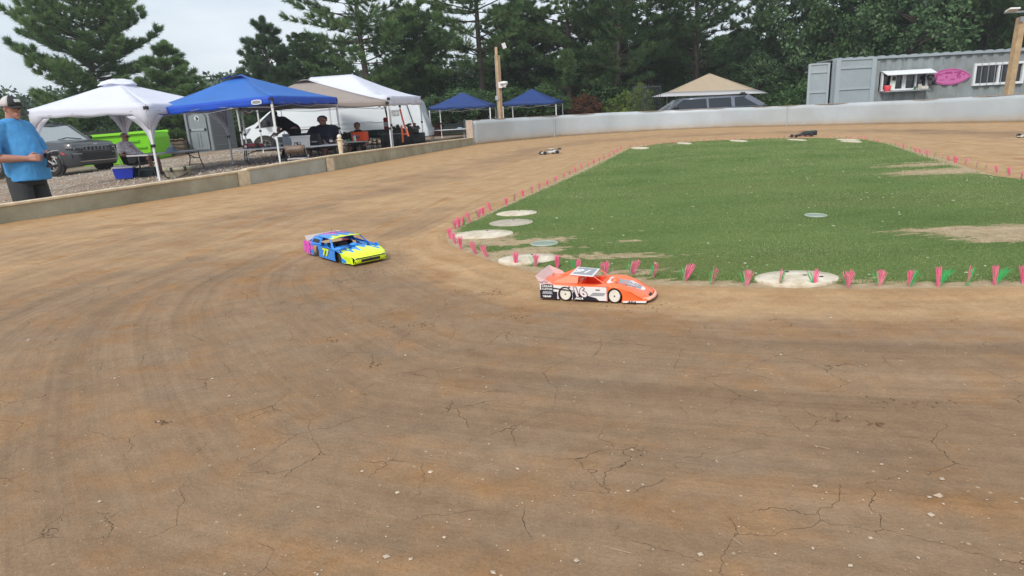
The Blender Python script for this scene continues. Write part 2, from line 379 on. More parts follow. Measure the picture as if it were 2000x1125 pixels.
# ---- infield
BARE = [(930, 474, .28, .16, .95), (975, 464, .25, .08, .7), (1010, 478, .4, .12, .85), (1050, 492, .35, .1, .7), (990, 500, .4, .1, .9), (1080, 470, .25, .08, .7), (1130, 505, .5, .06, .8), (1200, 508, .4, .06, .7), (1180, 540, .5, .1, .7),
        (1860, 452, .5, .10, .75), (1940, 456, .5, .2, .9), (1985, 468, .45, .17, .85), (1800, 462, .3, .08, .5), (1700, 455, .3, .06, .4), (1885, 336, 1.0, .35, .9), (1840, 323, 1., .28, .75), (1790, 320, 1., .2, .5),
        (1240, 455, .1, .05, .7), (1225, 476, .2, .05, .7), (1550, 560, .6, .1, .6), (1320, 505, .4, .04, .6)]
BW = [(G(x, y), sx, sy, k) for x, y, sx, sy, k in BARE]
def bare(x, y):
    v = 0
    for p, sx, sy, k in BW:
        e = ((x-p.x)/sx)**2+((y-p.y)/sy)**2
        if e < 6: v = max(v, k*math.exp(-e*.7))
    a = math.atan2(y-CY, x-CX) % (2*PI); f = a/(2*PI)*NA; i = int(f) % NA; r = RI[i]*(1-(f-int(f)))+RI[(i+1) % NA]*(f-int(f))
    d = r-math.hypot(x-CX, y-CY)
    wdt = .12 if y < 5 else .2
    return min(1, max(v, 1.05*math.exp(-(max(d, 0)/wdt)**2)))
def infield_material():
    m = bpy.data.materials.new('turf'); m.use_nodes = True; t = m.node_tree; b = t.nodes['Principled BSDF']; L = t.links.new
    co = N(t, 'ShaderNodeTexCoord'); ob = co.outputs['Object']
    def noise(sc, det=5, rough=.6, map_=None):
        s_ = ob
        if map_:
            mpn = N(t, 'ShaderNodeMapping'); mpn.inputs['Scale'].default_value = map_; L(s_, mpn.inputs[0]); s_ = mpn.outputs[0]
        n = N(t, 'ShaderNodeTexNoise', i_Scale=sc, i_Detail=det, i_Roughness=rough); L(s_, n.inputs[0]); return n.outputs[0]
    def ramp(src, a_, ca, b_, cb):
        r = t.nodes.new('ShaderNodeValToRGB'); r.color_ramp.elements[0].position = a_; r.color_ramp.elements[1].position = b_
        r.color_ramp.elements[0].color = (*ca, 1); r.color_ramp.elements[1].color = (*cb, 1); L(src, r.inputs[0]); return r.outputs[0]
    def mixc(f, a_, b_, mode='MIX', fac=None):
        n = N(t, 'ShaderNodeMix', data_type='RGBA', blend_type=mode)
        if f is not None: L(f, n.inputs[0])
        else: n.inputs[0].default_value = fac
        L(a_, n.inputs[6]); L(b_, n.inputs[7]); return n.outputs[2]
    at = N(t, 'ShaderNodeAttribute', attribute_name='bare')
    gr = ramp(noise(1., 6, .65, (.5, 1.3, 1)), .3, (.095, .15, .042), .7, (.15, .22, .07))
    gr = mixc(ramp(noise(.55, 5, .65, (.6, 1.4, 1)), .5, (0, 0, 0), .68, (.7, .7, .7)), gr, ramp(noise(30), .3, (.15, .17, .055), .7, (.2, .21, .085)))
    gr = mixc(None, gr, ramp(noise(70, 4, .8), .3, (.5, .5, .5), .72, (1.45, 1.4, 1.3)), 'MULTIPLY', 1.)
    gr = mixc(ramp(noise(5, 6, .75, (.6, 1.6, 1)), .60, (0, 0, 0), .72, (.55, .55, .55)), gr, ramp(noise(40), .3, (.2, .18, .07), .7, (.32, .29, .14)))
    sand = ramp(noise(14, 6, .7), .3, (.33, .24, .14), .7, (.52, .41, .27))
    ad = N(t, 'ShaderNodeMath', operation='ADD'); L(at.outputs['Fac'], ad.inputs[0]); mu = N(t, 'ShaderNodeMath', operation='MULTIPLY_ADD'); L(noise(9, 7, .75, (.7, 1.7, 1)), mu.inputs[0]); mu.inputs[1].default_value = 1.5; mu.inputs[2].default_value = -.75; L(mu.outputs[0], ad.inputs[1])
    c = mixc(ramp(ad.outputs[0], .44, (0, 0, 0), .56, (1, 1, 1)), gr, sand)
    L(c, b.inputs['Base Color']); b.inputs['Roughness'].default_value = .9; b.inputs['Specular IOR Level'].default_value = .15
    bp = N(t, 'ShaderNodeBump', i_Strength=.7, i_Distance=.02); L(noise(60, 4, .8), bp.inputs['Height']); L(bp.outputs[0], b.inputs['Normal'])
    return m
verts = []; faces = []; br = []
NI = 110
for i in range(NA):
    for j in range(NI+1):
        f = (j/NI)**.6; r_ = (RI[i]+.015)*f; x, y = pt(ANG[i], r_)
        verts.append((x, y, .006+.014*sstep(0, .25, RI[i]-r_))); br.append(bare(x, y))
for i in range(NA):
    for j in range(NI):
        k = i*(NI+1)+j; q = ((i+1) % NA)*(NI+1)+j; faces.append((k, k+1, q+1, q))
me = bpy.data.meshes.new('infield'); me.from_pydata(verts, [], faces); at_ = me.attributes.new('bare', 'FLOAT', 'POINT'); at_.data.foreach_set('value', br)
me.polygons.foreach_set('use_smooth', [True]*len(faces))
tag(link_mesh('infield', me, infield_material()), kind='structure')
# grass blades (uncountable): denser close to the camera
def leafy(name, cols, trans=.0):
    m = bpy.data.materials.new(name); m.use_nodes = True; t = m.node_tree; b = t.nodes['Principled BSDF']; L = t.links.new
    g = N(t, 'ShaderNodeNewGeometry'); r = t.nodes.new('ShaderNodeValToRGB'); e = r.color_ramp.elements
    while len(e) < len(cols): e.new(.5)
    for i, (q, c) in enumerate(zip(e, cols)): q.position = i/(len(cols)-1); q.color = (*c, 1)
    co = N(t, 'ShaderNodeTexCoord'); n = N(t, 'ShaderNodeTexNoise', i_Scale=.8, i_Detail=3); L(co.outputs['Object'], n.inputs[0])
    mm = N(t, 'ShaderNodeMath', operation='MULTIPLY_ADD'); L(g.outputs['Random Per Island'], mm.inputs[0]); mm.inputs[1].default_value = .6; 
    m3 = N(t, 'ShaderNodeMath', operation='MULTIPLY_ADD'); L(n.outputs[0], m3.inputs[0]); m3.inputs[1].default_value = 1.2; m3.inputs[2].default_value = -.42
    L(m3.outputs[0], mm.inputs[2]); L(mm.outputs[0], r.inputs[0]); L(r.outputs[0], b.inputs['Base Color'])
    b.inputs['Roughness'].default_value = .6; b.inputs['Specular IOR Level'].default_value = .25
    if trans:
        tr_ = N(t, 'ShaderNodeBsdfTranslucent'); L(r.outputs[0], tr_.inputs[0]); ms = N(t, 'ShaderNodeMixShader'); ms.inputs[0].default_value = trans
        L(b.outputs[0], ms.inputs[1]); L(tr_.outputs[0], ms.inputs[2]); L(ms.outputs[0], t.nodes['Material Output'].inputs[0])
    return m
rng = np.random.default_rng(3)
blades = []
cand = []
random.seed(5)
tries = 0
while len(cand) < 230000 and tries < 1700000:
    tries += 1
    y = 2.8+(17.-2.8)*random.random()**2.4; x = random.uniform(-.6, 9)
    if abs(x) > y*.9+.3: continue
    if not inside(x, y, .01): continue
    bb = bare(x, y)
    if random.random() < bb*1.25-.1: continue
    cand.append((x, y))
c = np.array(cand); n = len(c); h = rng.uniform(.006, .0135, n)*np.clip(1+(c[:, 1]-3)*.05, 1, 1.4); a = rng.uniform(0, 2*PI, n); wd = .0008+.0004*c[:, 1]
ln = rng.uniform(.0, .9, n)*h; la = rng.uniform(0, 2*PI, n)
V = np.zeros((n, 3, 3)); V[:, :, 0] = c[:, 0:1]; V[:, :, 1] = c[:, 1:2]; V[:, :, 2] = .016
V[:, 0, 0] += np.cos(a)*wd; V[:, 0, 1] += np.sin(a)*wd; V[:, 1, 0] -= np.cos(a)*wd; V[:, 1, 1] -= np.sin(a)*wd
V[:, 2, 0] += np.cos(la)*ln; V[:, 2, 1] += np.sin(la)*ln; V[:, 2, 2] += h
tag(np_mesh('turf_grass', V, 3, leafy('grass_blades', [(.062, .13, .032), (.118, .215, .06), (.19, .27, .092), (.28, .31, .135), (.42, .40, .24)])), 'short patchy green turf growing over the oval infield', 'grass', kind='stuff')
# pebbles and clods
def stones(name, pts, sizes, m, label, cat, flat=.6):
    base = np.array([(1, 0, 0), (-1, 0, 0), (0, 1, 0), (0, -1, 0), (0, 0, 1), (0, 0, -1)], float)
    tri = [(0, 2, 4), (2, 1, 4), (1, 3, 4), (3, 0, 4), (2, 0, 5), (1, 2, 5), (3, 1, 5), (0, 3, 5)]
    r = np.random.default_rng(len(pts)); P = []
    for (x, y, z), s in zip(pts, sizes):
        v = base*r.uniform(.55, 1.3, (6, 3)); v = v*s*np.array([1, 1, flat]); a_ = r.uniform(0, 6.28); ca, sa = math.cos(a_), math.sin(a_)
        v = np.stack([v[:, 0]*ca-v[:, 1]*sa, v[:, 0]*sa+v[:, 1]*ca, v[:, 2]], 1)+np.array([x, y, z])
        for f in tri: P.append(v[list(f)])
    return tag(np_mesh(name, np.array(P), 3, m, smooth=False), label, cat, kind='stuff')
random.seed(8)
def on_track(x, y): return not inside(x, y, -.05)
pp = []; ss = []
while len(pp) < 520:
    px, py = random.uniform(0, 2000), 560+565*random.random()**.8
    g = G(px, py)
    if on_track(g.x, g.y): pp.append((g.x, g.y, .0015)); ss.append(random.uniform(.001, .003)*(1+2.2*(random.random()**9)))
stones('track_pebbles', pp, ss, mat('pale_grit', (.52, .43, .32), .9, var=.3, vscale=50), 'tiny pale pebbles pressed into the packed dirt track', 'pebbles', .45)
pp = []; ss = []
for cx, cy, rx, ry, k in [(960, 573, 35, 5, 45), (760, 527, 60, 8, 60), (1015, 618, 30, 4, 25), (820, 634, 50, 6, 25), (730, 712, 12, 5, 22), (315, 825, 14, 4, 20), (1712, 828, 12, 4, 26), (1632, 822, 12, 3, 14), (1450, 578, 40, 6, 60), (1840, 585, 70, 8, 80), (1250, 600, 60, 8, 40), (1780, 790, 90, 10, 22), (900, 500, 40, 12, 60), (650, 665, 12, 4, 16), (160, 450, 160, 12, 60), (560, 300, 200, 40, 0)]:
    for _ in range(k):
        g = G(random.gauss(cx, rx*.6), random.gauss(cy, ry*.6)); pp.append((g.x, g.y, .001)); ss.append(random.uniform(.002, .006))
pp0 = None
stones('dirt_clods', pp, ss, mat('dark_clod', (.15, .085, .045), .95, var=.4, vscale=40), 'crumbled dark dirt clods scattered on the track', 'dirt', .4)
pp = []; ss = []
while len(pp) < 8000:
    x, y = random.uniform(-17, -3), random.uniform(8, 26); 
    a = math.atan2(y-CY, x-CX) % (2*PI); 
    if math.hypot(x-CX, y-CY) < radius(OUT, a)+.1: continue
    s_ = random.uniform(.015, .045)
    pp.append((x, y, min(gz(x, y), .13)+s_*.2)); ss.append(s_)
stones('gravel', pp, ss, leafy('gravel_stones', [(.2, .16, .13), (.4, .34, .28), (.55, .5, .44)]), 'loose grey and tan gravel covering the pit area', 'gravel', .7)

# litter: dry straw on the dirt, pale flecks on the turf
mb = MB(); random.seed(31)
for px, py, a, l in [(1190, 1070, -.5, .05), (1590, 870, -.7, .04), (1430, 1050, -1.2, .03), (880, 720, .2, .04), (1250, 690, .4, .04), (1480, 720, -.3, .03)]:
    g = G(px, py, .003); mb.beam(g, g+Vector((math.cos(a)*l, math.sin(a)*l, .002)), .0011)
tag(mb.build('dry_straw', mat('straw', (.42, .32, .2), .8)), 'few dry stalks lying on the near dirt', 'straw', kind='stuff')
pp = []; ss = []
for px, py, s_ in [(755, 1088, .008), (57, 665, .014), (868, 1050, .006), (1835, 970, .012), (1815, 972, .006), (1842, 985, .006), (1840, 936, .008), (1235, 880, .006), (1722, 908, .005), (640, 724, .006), (950, 757, .008), (1700, 1052, .006), (1588, 1072, .006), (310, 824, .006)]:
    g = G(px, py); pp.append((g.x, g.y, .002)); ss.append(s_)
stones('loose_stones', pp, ss, mat('stone_tan', (.48, .38, .29), .85, var=.3, vscale=60), 'handful of larger tan stones lying on the near dirt', 'stones', .55)
pp = []; ss = []
while len(pp) < 260:
    y = 3+13*random.random()**1.5; x = random.uniform(-.5, 9)
    if inside(x, y, .15) and bare(x, y) < .3: pp.append((x, y, .022)); ss.append(random.uniform(.004, .011)*(1+y*.05))
stones('clover_flecks', pp, ss, mat('pale_fleck', (.55, .56, .40), .8, var=.3, vscale=40), 'pale leaf and clover flecks scattered over the turf', 'leaves', .35)
# ---- low board wall
plank = mat('painted_board', (.40, .38, .28), .7, var=.2, vscale=2.2, bump=.3, bscale=30, dirt=(.27, .235, .155))
plank2 = mat('painted_board_grey', (.42, .43, .39), .7, var=.12, vscale=2.2, bump=.3, bscale=30, dirt=(.34, .32, .25))
wood = mat('pale_wood', (.70, .57, .39), .7, var=.25, vscale=9, bump=.3, bscale=60)
def strip(mb, pts, th, z0, ztop, side=1, mi=0, dz=0.):
    """extrude a vertical board along pts [(x,y,ztop)] with thickness th away from the track"""
    nn = []
    for i in range(len(pts)):
        p = pts[max(i-1, 0)]; q = pts[min(i+1, len(pts)-1)]; d = Vector((q[0]-p[0], q[1]-p[1])).normalized(); nn.append(Vector((-d.y, d.x))*side)
    rows = []
    for (x, y, zt), n_ in zip(pts, nn):
        zt2 = zt+ztop
        rows.append([(x, y, z0 if z0 is not None else zt+dz), (x, y, zt2), (x+n_.x*th, y+n_.y*th, zt2), (x+n_.x*th, y+n_.y*th, z0 if z0 is not None else zt+dz)])
    mb.grid(rows, mi, True)
    k = len(rows)*4; mb.add(rows[0], [(0, 1, 2, 3)], mi); mb.add(rows[-1], [(3, 2, 1, 0)], mi)
def dens(pts, step=.6):
    r = []
    for a_, b_ in zip(pts[:-1], pts[1:]):
        n_ = max(1, int(math.hypot(b_[0]-a_[0], b_[1]-a_[1])/step))
        r += [tuple(a_[i]+(b_[i]-a_[i])*k/n_ for i in range(3)) for k in range(n_)]
    return r+[pts[-1]]
root = empty('low_wall', (0, 0, 0), 'knee-high green-grey board wall with pale wooden cap along the pit side of the track', 'low wall')
secs = [(WL[:7], plank, 0.), (WL[6:8], plank2, .012), (WL[7:], plank, .0)]
for k, (pts, m_, dz) in enumerate(secs):
    pts = [(x, y, z) for x, y, z in pts]
    if k == 0: pts[-1] = (pts[-1][0], pts[-1][1], pts[-1][2]-.02)
    mb = MB(); dp = dens(pts); strip(mb, dp, .045, -.4, -.03); mb.build('board_panel', m_, root)
    mb = MB(); off = [(x+.02, y-.008, z) for x, y, z in dp]; strip(mb, off, .11, None, .0, dz=-.032); mb.build('wall_cap', wood, root, bev=.006)
for i in (6, 7):
    x, y, z = WL[i]; d = (Vector(WL[i+1][:2])-Vector(WL[i-1][:2])).normalized(); rz = math.atan2(d.y, d.x)
    mb = MB(); mb.box((x+d.y*.018-d.x*.1, y-d.x*.018-d.y*.1, z/2-.12), (.26, .03, z+.14), rz=rz); mb.build('joint_post', wood, root)
# ---- tall sheet wall
sheet = mat('white_sheet', (.45, .505, .545), .45, var=.1, vscale=1.2, bump=.12, bscale=2.5)
def sheet_material():
    m = sheet; t = m.node_tree; b = t.nodes['Principled BSDF']; L = t.links.new
    co = N(t, 'ShaderNodeTexCoord'); at = N(t, 'ShaderNodeAttribute', attribute_name='soil')
    n = N(t, 'ShaderNodeTexNoise', i_Scale=2.5, i_Detail=6, i_Roughness=.7); L(co.outputs['Object'], n.inputs[0])
    ad = N(t, 'ShaderNodeMath', operation='MULTIPLY'); L(at.outputs['Fac'], ad.inputs[0]); L(n.outputs[0], ad.inputs[1])
    prev = b.inputs['Base Color'].links[0].from_socket; mm = N(t, 'ShaderNodeMix', data_type='RGBA'); L(ad.outputs[0], mm.inputs[0]); L(prev, mm.inputs[6]); mm.inputs[7].default_value = (.42, .32, .2, 1); L(mm.outputs[2], b.inputs['Base Color'])
sheet_material()
root = empty('sheet_wall', (0, 0, 0), 'waist-high white sheet wall curving round the far end of the track', 'wall')
dp = dens(WT, .25); verts = []; soil = []; random.seed(2)
H_ = 7
for i, (x, y, zt) in enumerate(dp):
    for j in range(H_):
        f = j/(H_-1); wv = .022*math.sin(i*.9+f*2)*math.sin(i*.23)*(.3+f)+.012*math.sin(i*.31+2*f)
        verts.append((x+wv*.4, y+wv, -.05+(zt+.05)*f)); soil.append(max(.12*(math.sin(i*.37)+math.sin(i*.11+1)), 1.9*(1-f*2.6)))
faces = [(i*H_+j, (i+1)*H_+j, (i+1)*H_+j+1, i*H_+j+1) for i in range(len(dp)-1) for j in range(H_-1)]
me = bpy.data.meshes.new('sheet_panel'); me.from_pydata(verts, [], faces); at_ = me.attributes.new('soil', 'FLOAT', 'POINT'); at_.data.foreach_set('value', soil)
o = link_mesh('sheet_panel', me, sheet, root, True); md = o.modifiers.new('t', 'SOLIDIFY'); md.thickness = .012; md.offset = 0
for i in range(18, len(dp)-4, 38):
    x, y, z = dp[i]; iv = Vector((CX-x, CY-y)).normalized(); rz_ = math.atan2(iv.y, iv.x); mb = MB(); mb.box((x+iv.x*.035, y+iv.y*.035, z/2-.02), (.012, .035, z-.02), rz=rz_); mb.build('sheet_seam', mat('seam_grey', (.37, .41, .44), .6), root)
mb = MB(); strip(mb, [(x, y-.01, z) for x, y, z in dp], .05, None, .008, dz=-.015); mb.build('wall_cap', mat('weathered_wood', (.36, .3, .26), .8, var=.3, vscale=10), root)
x, y, z = WT[0]; mb = MB(); mb.box((x-.11, y-.02, z/2-.1), (.22, .1, z+.22), rz=.3); mb.build('end_post', mat('pinkish_wood', (.56, .44, .36), .75, var=.2, vscale=8), root, bev=.006)
for i in range(2, len(WT)-1):
    x, y, z = WT[i]; mb = MB(); ov = Vector((x-CX, y-CY)).normalized(); mb.box((x+ov.x*.1, y+ov.y*.1, z/2-.25), (.09, .09, z+.4)); mb.build('back_post', mat('weathered_wood', (.36, .3, .26)), root)
# turned finial post on the boards
p = Q(666, 296, 14.75); root = empty('finial_post', (p.x, p.y, -.05), 'short turned wooden post with a ball finial behind the boards', 'post')
ph = Q(664, 263, 14.75).z+.05
mb = MB(); mb.lathe((0, 0, 0), [(.0, 0), (.052, 0), (.052, ph*.38), (.045, ph*.42), (.06, ph*.8), (.06, ph*.84), (.072, ph*.845), (.072, ph*.865), (.04, ph*.88), (.035, ph*.895)], 14); mb.build('post_shaft', wood, root, True)
mb = MB(); mb.sph((0, 0, ph*.945), ph*.052+.012, 14); mb.build('ball_finial', mat('white_wood', (.74, .68, .58), .5), root, True)
# ================================================================== MARKERS AND DISCS
def ordn(n):
    s = ['zeroth', 'first', 'second', 'third', 'fourth', 'fifth', 'sixth', 'seventh', 'eighth', 'ninth', 'tenth', 'eleventh', 'twelfth', 'thirteenth', 'fourteenth', 'fifteenth', 'sixteenth', 'seventeenth', 'eighteenth', 'nineteenth']
    t = {20: 'twent', 30: 'thirt', 40: 'fort', 50: 'fift'}
    if n < 20: return s[n]
    d, r = n//10*10, n % 10
    return t[d]+'ieth' if r == 0 else t[d]+'y-'+s[r]
PINK = mat('pink_bristle', (.88, .17, .34), .5); PINK2 = mat('faded_pink_bristle', (.75, .38, .40), .6); GREEN = mat('green_bristle', (.03, .48, .13), .5)
def bristle_mesh(n, lean, spread, h, seed, wd=.0008):
    r = np.random.default_rng(seed); a = r.uniform(0, 2*PI, n); s = np.sqrt(r.uniform(0, 1, n))*spread
    bx, by = r.normal(0, .0028, n), r.normal(0, .0028, n); hh = h*r.uniform(.78, 1.05, n)
    tx = bx+np.cos(a)*s+lean*h; ty = by+np.sin(a)*s*.5; P = np.zeros((n, 4, 3)); q = r.uniform(0, PI, n); cx_, cy_ = np.cos(q)*wd, np.sin(q)*wd
    P[:, 0] = np.stack([bx-cx_, by-cy_, -.002+0*bx], 1); P[:, 1] = np.stack([bx+cx_, by+cy_, -.002+0*bx], 1)
    P[:, 2] = np.stack([tx+cx_, ty+cy_, hh], 1); P[:, 3] = np.stack([tx-cx_, ty-cy_, hh], 1)
    return P
protos = []
for k, (pn, pl, ps, gn, gl, gs, far) in enumerate([
        (42, .42, .019, 18, -.12, .008, 0), (18, .22, .011, 15, .06, .007, 0), (44, .02, .024, 12, -.35, .013, 0), (44, -.05, .020, 0, 0, 0, 0),
        (28, .05, .013, 32, .36, .019, 0), (34, .15, .018, 8, -.3, .010, 0), (24, -.12, .011, 26, .55, .023, 0), (30, .1, .010, 13, -.42, .015, 0),
        (38, -.3, .017, 0, 0, 0, 0), (10, .1, .010, 14, .2, .013, 0)]):
    t = bpy.data.objects.new('bristle_marker', None); COL.objects.link(t)
    if pn:
        np_mesh('pink_bristles', bristle_mesh(pn, pl, ps, .062, 100+k), 4, PINK, t)
    if pn and k in (0, 2, 5, 8): np_mesh('faded_bristles', bristle_mesh(22, pl*.7, ps*1.2, .058, 300+k), 4, PINK2, t)
    if gn: np_mesh('green_bristles', bristle_mesh(gn, gl, gs, .056, 200+k), 4, GREEN, t)
    protos.append(t)
used = set()
def marker(px, py, kind, label, group, sc=1., rz=0.):
    g = G(px, py)
    r = protos[kind] if kind not in used else tree_copy(protos[kind])
    used.add(kind); r.location = (g.x, g.y, .006); r.rotation_euler = (0, 0, rz); r.scale = (sc*1.35, sc*1.35, sc*1.5*random.uniform(.88, 1.08))
    tag(r, label, 'marker', group)
random.seed(4)
FRONT = [(1008, 520, 3), (1045.4, 523, 5), (1089, 527, 3), (1128, 535, 7), (1181, 540, 2), (1232, 541, 0), (1274, 547, 1), (1337, 553, 0), (1389, 558, 1), (1457, 560, 5), (1522, 562, 9), (1590, 561, 7), (1655, 563, 2), (1716, 561, 5), (1774, 562, 4), (1832, 562, 6), (1888, 560, 9), (1942, 559, 6), (1997, 557, 3)]
for i, (x, y, k) in enumerate(FRONT):
    marker(x, y, k, '%s pink and green bristle marker from the left along the near edge of the grass' % ordn(i+1), 'bristle markers along the near edge of the grass')
TIP = [(951, 504, 8), (930, 498, 8), (900, 488, 3), (890, 478, 8), (879, 468, 3), (889, 449, 2), (897, 446, 3), (905, 443, 4), (918, 436, 8), (936, 428, 2), (944, 423, 3), (959, 413, 8), (989, 402, 3), (1004, 394, 1), (1021, 385, 3)]
for i, (x, y, k) in enumerate(TIP):
    marker(x, y, k, '%s pink bristle marker clockwise round the pointed left tip of the grass' % ordn(i+1), 'bristle markers round the left tip of the grass', .95, random.uniform(-.5, .5))
LEFT = [(1038, 378), (1053, 371), (1069, 364), (1085, 357), (1101, 349), (1112, 343), (1125, 337), (1137, 331), (1148, 327), (1160, 322), (1170, 317), (1181, 312), (1190, 308), (1199, 302), (1206, 298), (1213, 293)]
for i, (x, y) in enumerate(LEFT):
    marker(x, y, random.choice([3, 8, 5, 2]), '%s pink bristle marker counting away up the left edge of the grass' % ordn(i+1), 'bristle markers up the left edge of the grass', .92, random.uniform(-.6, .6))
fx = [120, 170, 190, 222, 255, 295, 325, 362, 395, 435, 478, 530, 575, 628, 673, 720, 765, 812, 865, 910, 963, 1017, 1067, 1122, 1174, 1228, 1278, 1350, 1410, 1450, 1500, 1565, 1605, 1650, 1688, 1745, 1770, 1835, 1855, 1875, 1895]
for i, x in enumerate(fx):
    y = np.interp(x, [10, 70, 120, 255, 435, 530, 720, 1017, 1278, 1500, 1688, 1905], [200, 160, 142, 132, 120, 105, 100, 86, 78, 74, 78, 88])/3.846+250
    marker(1200+x/3.846, y, random.choice([3, 8, 5, 1, 1, 7]), '%s small pink bristle marker from the left along the far edge of the grass' % ordn(i+1), 'bristle markers along the far edge of the grass', .72, random.uniform(-1, 1))
rx = [(320, 165), (365, 172), (432, 190), (512, 210), (558, 215), (657, 240), (733, 252), (798, 278), (845, 295), (910, 305), (928, 310), (1000, 325), (1087, 345), (1165, 372), (1225, 393), (1245, 393), (1350, 415), (1463, 452), (1568, 475), (1702, 505), (1815, 510), (1835, 540), (1970, 575)]
for i, (x, y) in enumerate(rx):
    marker(1650+x/5.714, y/5.714+250, random.choice([3, 8, 5, 1, 9]), '%s bristle marker coming forward down the right edge of the grass' % ordn(i+1), 'bristle markers down the right edge of the grass', .85, random.uniform(-1, 1))
for k, t in enumerate(protos):
    if k not in used:
        for ch in list(t.children): bpy.data.objects.remove(ch)
        bpy.data.objects.remove(t)
DW = mat('white_disc', (.66, .61, .51), .7, var=.16, vscale=14, bump=.2, bscale=60, dirt=(.46, .37, .25)); DT = mat('tan_disc', (.44, .39, .31), .7, var=.2, vscale=8, bump=.2)
DG = mat('green_lid', (.25, .31, .25), .55, var=.2, vscale=12); DR2 = mat('pale_rim', (.36, .42, .35), .6); BLK = mat('black_plastic', (.012, .012, .013), .45)
def disc(cx, cy, wx, wy, m, label, z=.024, slot=True, rim=False, name='ground_disc', slots=()):
    c = G(cx, cy, z); l = G(cx-wx/2, cy, z); t = G(cx, cy-wy/2, z); b_ = G(cx, cy+wy/2, z)
    rx_ = abs(c.x-l.x)*1.02; ry_ = (t-b_).length/2
    root = empty(name, (c.x, c.y, 0), label, 'disc' if name == 'ground_disc' else 'lid', group='round white discs set in the grass' if m is DW else None)
    mb = MB(); rows = []
    for f, h in ((1., 0), (1., z-.005), (.985, z-.001), (.5, z+.003), (.001, z+.004)):
        rows.append([(rx_*f*math.cos(a), ry_*f*math.sin(a)-.12*ry_*math.cos(a)*f*0, h) for a in [2*PI*k/40 for k in range(40)]])
    mb.grid(rows, 0, True); mb.build('disc_plate', m, root, True)
    if rim:
        mb = MB(); mb.tube([(rx_*.98*math.cos(a), ry_*.98*math.sin(a), z) for a in [2*PI*k/36 for k in range(37)]], .006, 6, cap=False); mb.build('rim', DR2, root)
    for sx_, sy_ in (slots or ([(.12, .55)] if slot else [])):
        mb = MB(); mb.box((rx_*sx_, ry_*sy_, z+.0035), (rx_*.09, ry_*.09, .004)); mb.build('hand_slot', BLK, root)
disc(1555, 541, 168, 27, DW, 'largest white round disc, nearest in the front edge of the grass', slots=[(-.02, .72), (.55, -.2), (.25, .1)])
disc(944, 456.5, 112, 16.5, DW, 'wide white round disc at the left tip of the grass')
disc(1009, 415.5, 78, 11, DW, 'upper white round disc beside the left edge of the grass, above a dull one')
disc(998, 434, 84, 13.5, DT, 'dull tan-grey round disc between two white ones at the left tip')
disc(1033, 504, 118, 19, DW, 'sandy white round disc partly buried behind the left front markers', z=.023)
disc(1063, 475.5, 52, 9.5, DG, 'round green plastic lid in the bare patch near the left tip', rim=True, name='drain_lid', slot=False)
disc(1593, 420.5, 43, 7, DG, 'round grey-green plastic lid alone in the middle of the grass', rim=True, name='drain_lid', slot=False)
for x, y, wx, lb in ((1250, 288.6, 38, 'leftmost of the far white discs on the back edge of the grass'), (1336, 279.4, 29, 'second from the left of the far white discs on the back edge'), (1442, 274.6, 35, 'far white disc left of the black wedge car'), (1556, 272.6, 33, 'far white disc just below the black wedge car'), (1656, 272.6, 48, 'wider far white disc right of the black wedge car'), (1662, 276, 36, 'far white disc overlapping in front of the wider one')):
    disc(x, y, wx, 4.2, DW, lb, z=.03, slot=False)
# ================================================================== RC CARS
ORANGE = mat('fluorescent_orange', (1., .17, .045), .35, coat=.4, var=.06, vscale=12); ORANGE2 = mat('salmon_orange', (1., .30, .17), .35, coat=.3)
RED_OR = mat('deep_orange', (.9, .09, .03), .4); WHITE = mat('white_film', (.8, .78, .78), .4, coat=.3); SILVER = mat('grey_film', (.33, .34, .37), .35); TYRE = mat('rubber', (.02, .019, .018), .85, var=.4, vscale=30, dirt=(.034, .028, .024))
RIMW = mat('cream_rim', (.78, .74, .65), .45, var=.1, vscale=30); PINKW = mat('pinkish_white', (.82, .70, .72), .4); NAVYB = mat('blue_black_film', (.015, .014, .03), .4)
CLEARP = mat('milky_lexan', (.88, .66, .66), .3, alpha=.6)
def rc_wheel(parent, x, y, r, wd, rim_m, side, ez=1., rimr=.76):
    mb = MB(); s = side*wd/2
    mb.lathe((0, 0, 0), [(r*.6, -wd/2), (r*.92, -wd/2), (r, -wd*.32), (r, wd*.32), (r*.92, wd/2), (r*.6, wd/2)], 28, axis='Y')
    o = mb.build('tyre', TYRE, parent, True); o.location = (x, y, r*ez)
    o.scale = (1, 1, ez)
    mb = MB(); mb.lathe((0, 0, 0), [(r*rimr, s*.9), (r*rimr, s*1.04), (r*rimr*.9, s*1.0), (r*.12, s*1.06), (.0005, s*1.06)], 28, axis='Y')
    q = mb.build('rim', rim_m, o, True)
    mb = MB(); mb.lathe((0, 0, 0), [(r*.1, s*1.0), (r*.1, s*1.16), (.0004, s*1.16)], 10, axis='Y'); mb.build('wheel_nut', BLK, o)
    return o
def arch_outline(x0, x1, top, zb, arches, r, zc):
    """closed outline in (x, z): top is list of (x, z) from x1 back to x0"""
    o = [(x0, zb)]
    for ax in arches:
        a0 = math.asin(max(-1, min(1, (zb-zc)/r)))
        for k in range(13):
            a = PI-a0 - (PI-2*a0)*k/12; xx = ax+r*math.cos(a)
            if x0 < xx < x1: o.append((xx, zc+r*math.sin(a)))
    o.append((x1, zb)); return o+top
mid = (G(1108, 587)+G(1213, 592))/2
yaw = math.atan2(G(1213, 592).y-G(1108, 587).y, G(1213, 592).x-G(1108, 587).x)
W = .118
root = empty('rc_late_model', (mid.x-math.sin(yaw)*W*.93-.018, mid.y+math.cos(yaw)*W*.93, 0), 'orange and white radio-controlled late model race car numbered 16', 'toy car', rz=yaw, sc=(.93, 1., 1.06))
wb = .268; xr, xf = -wb/2, wb/2
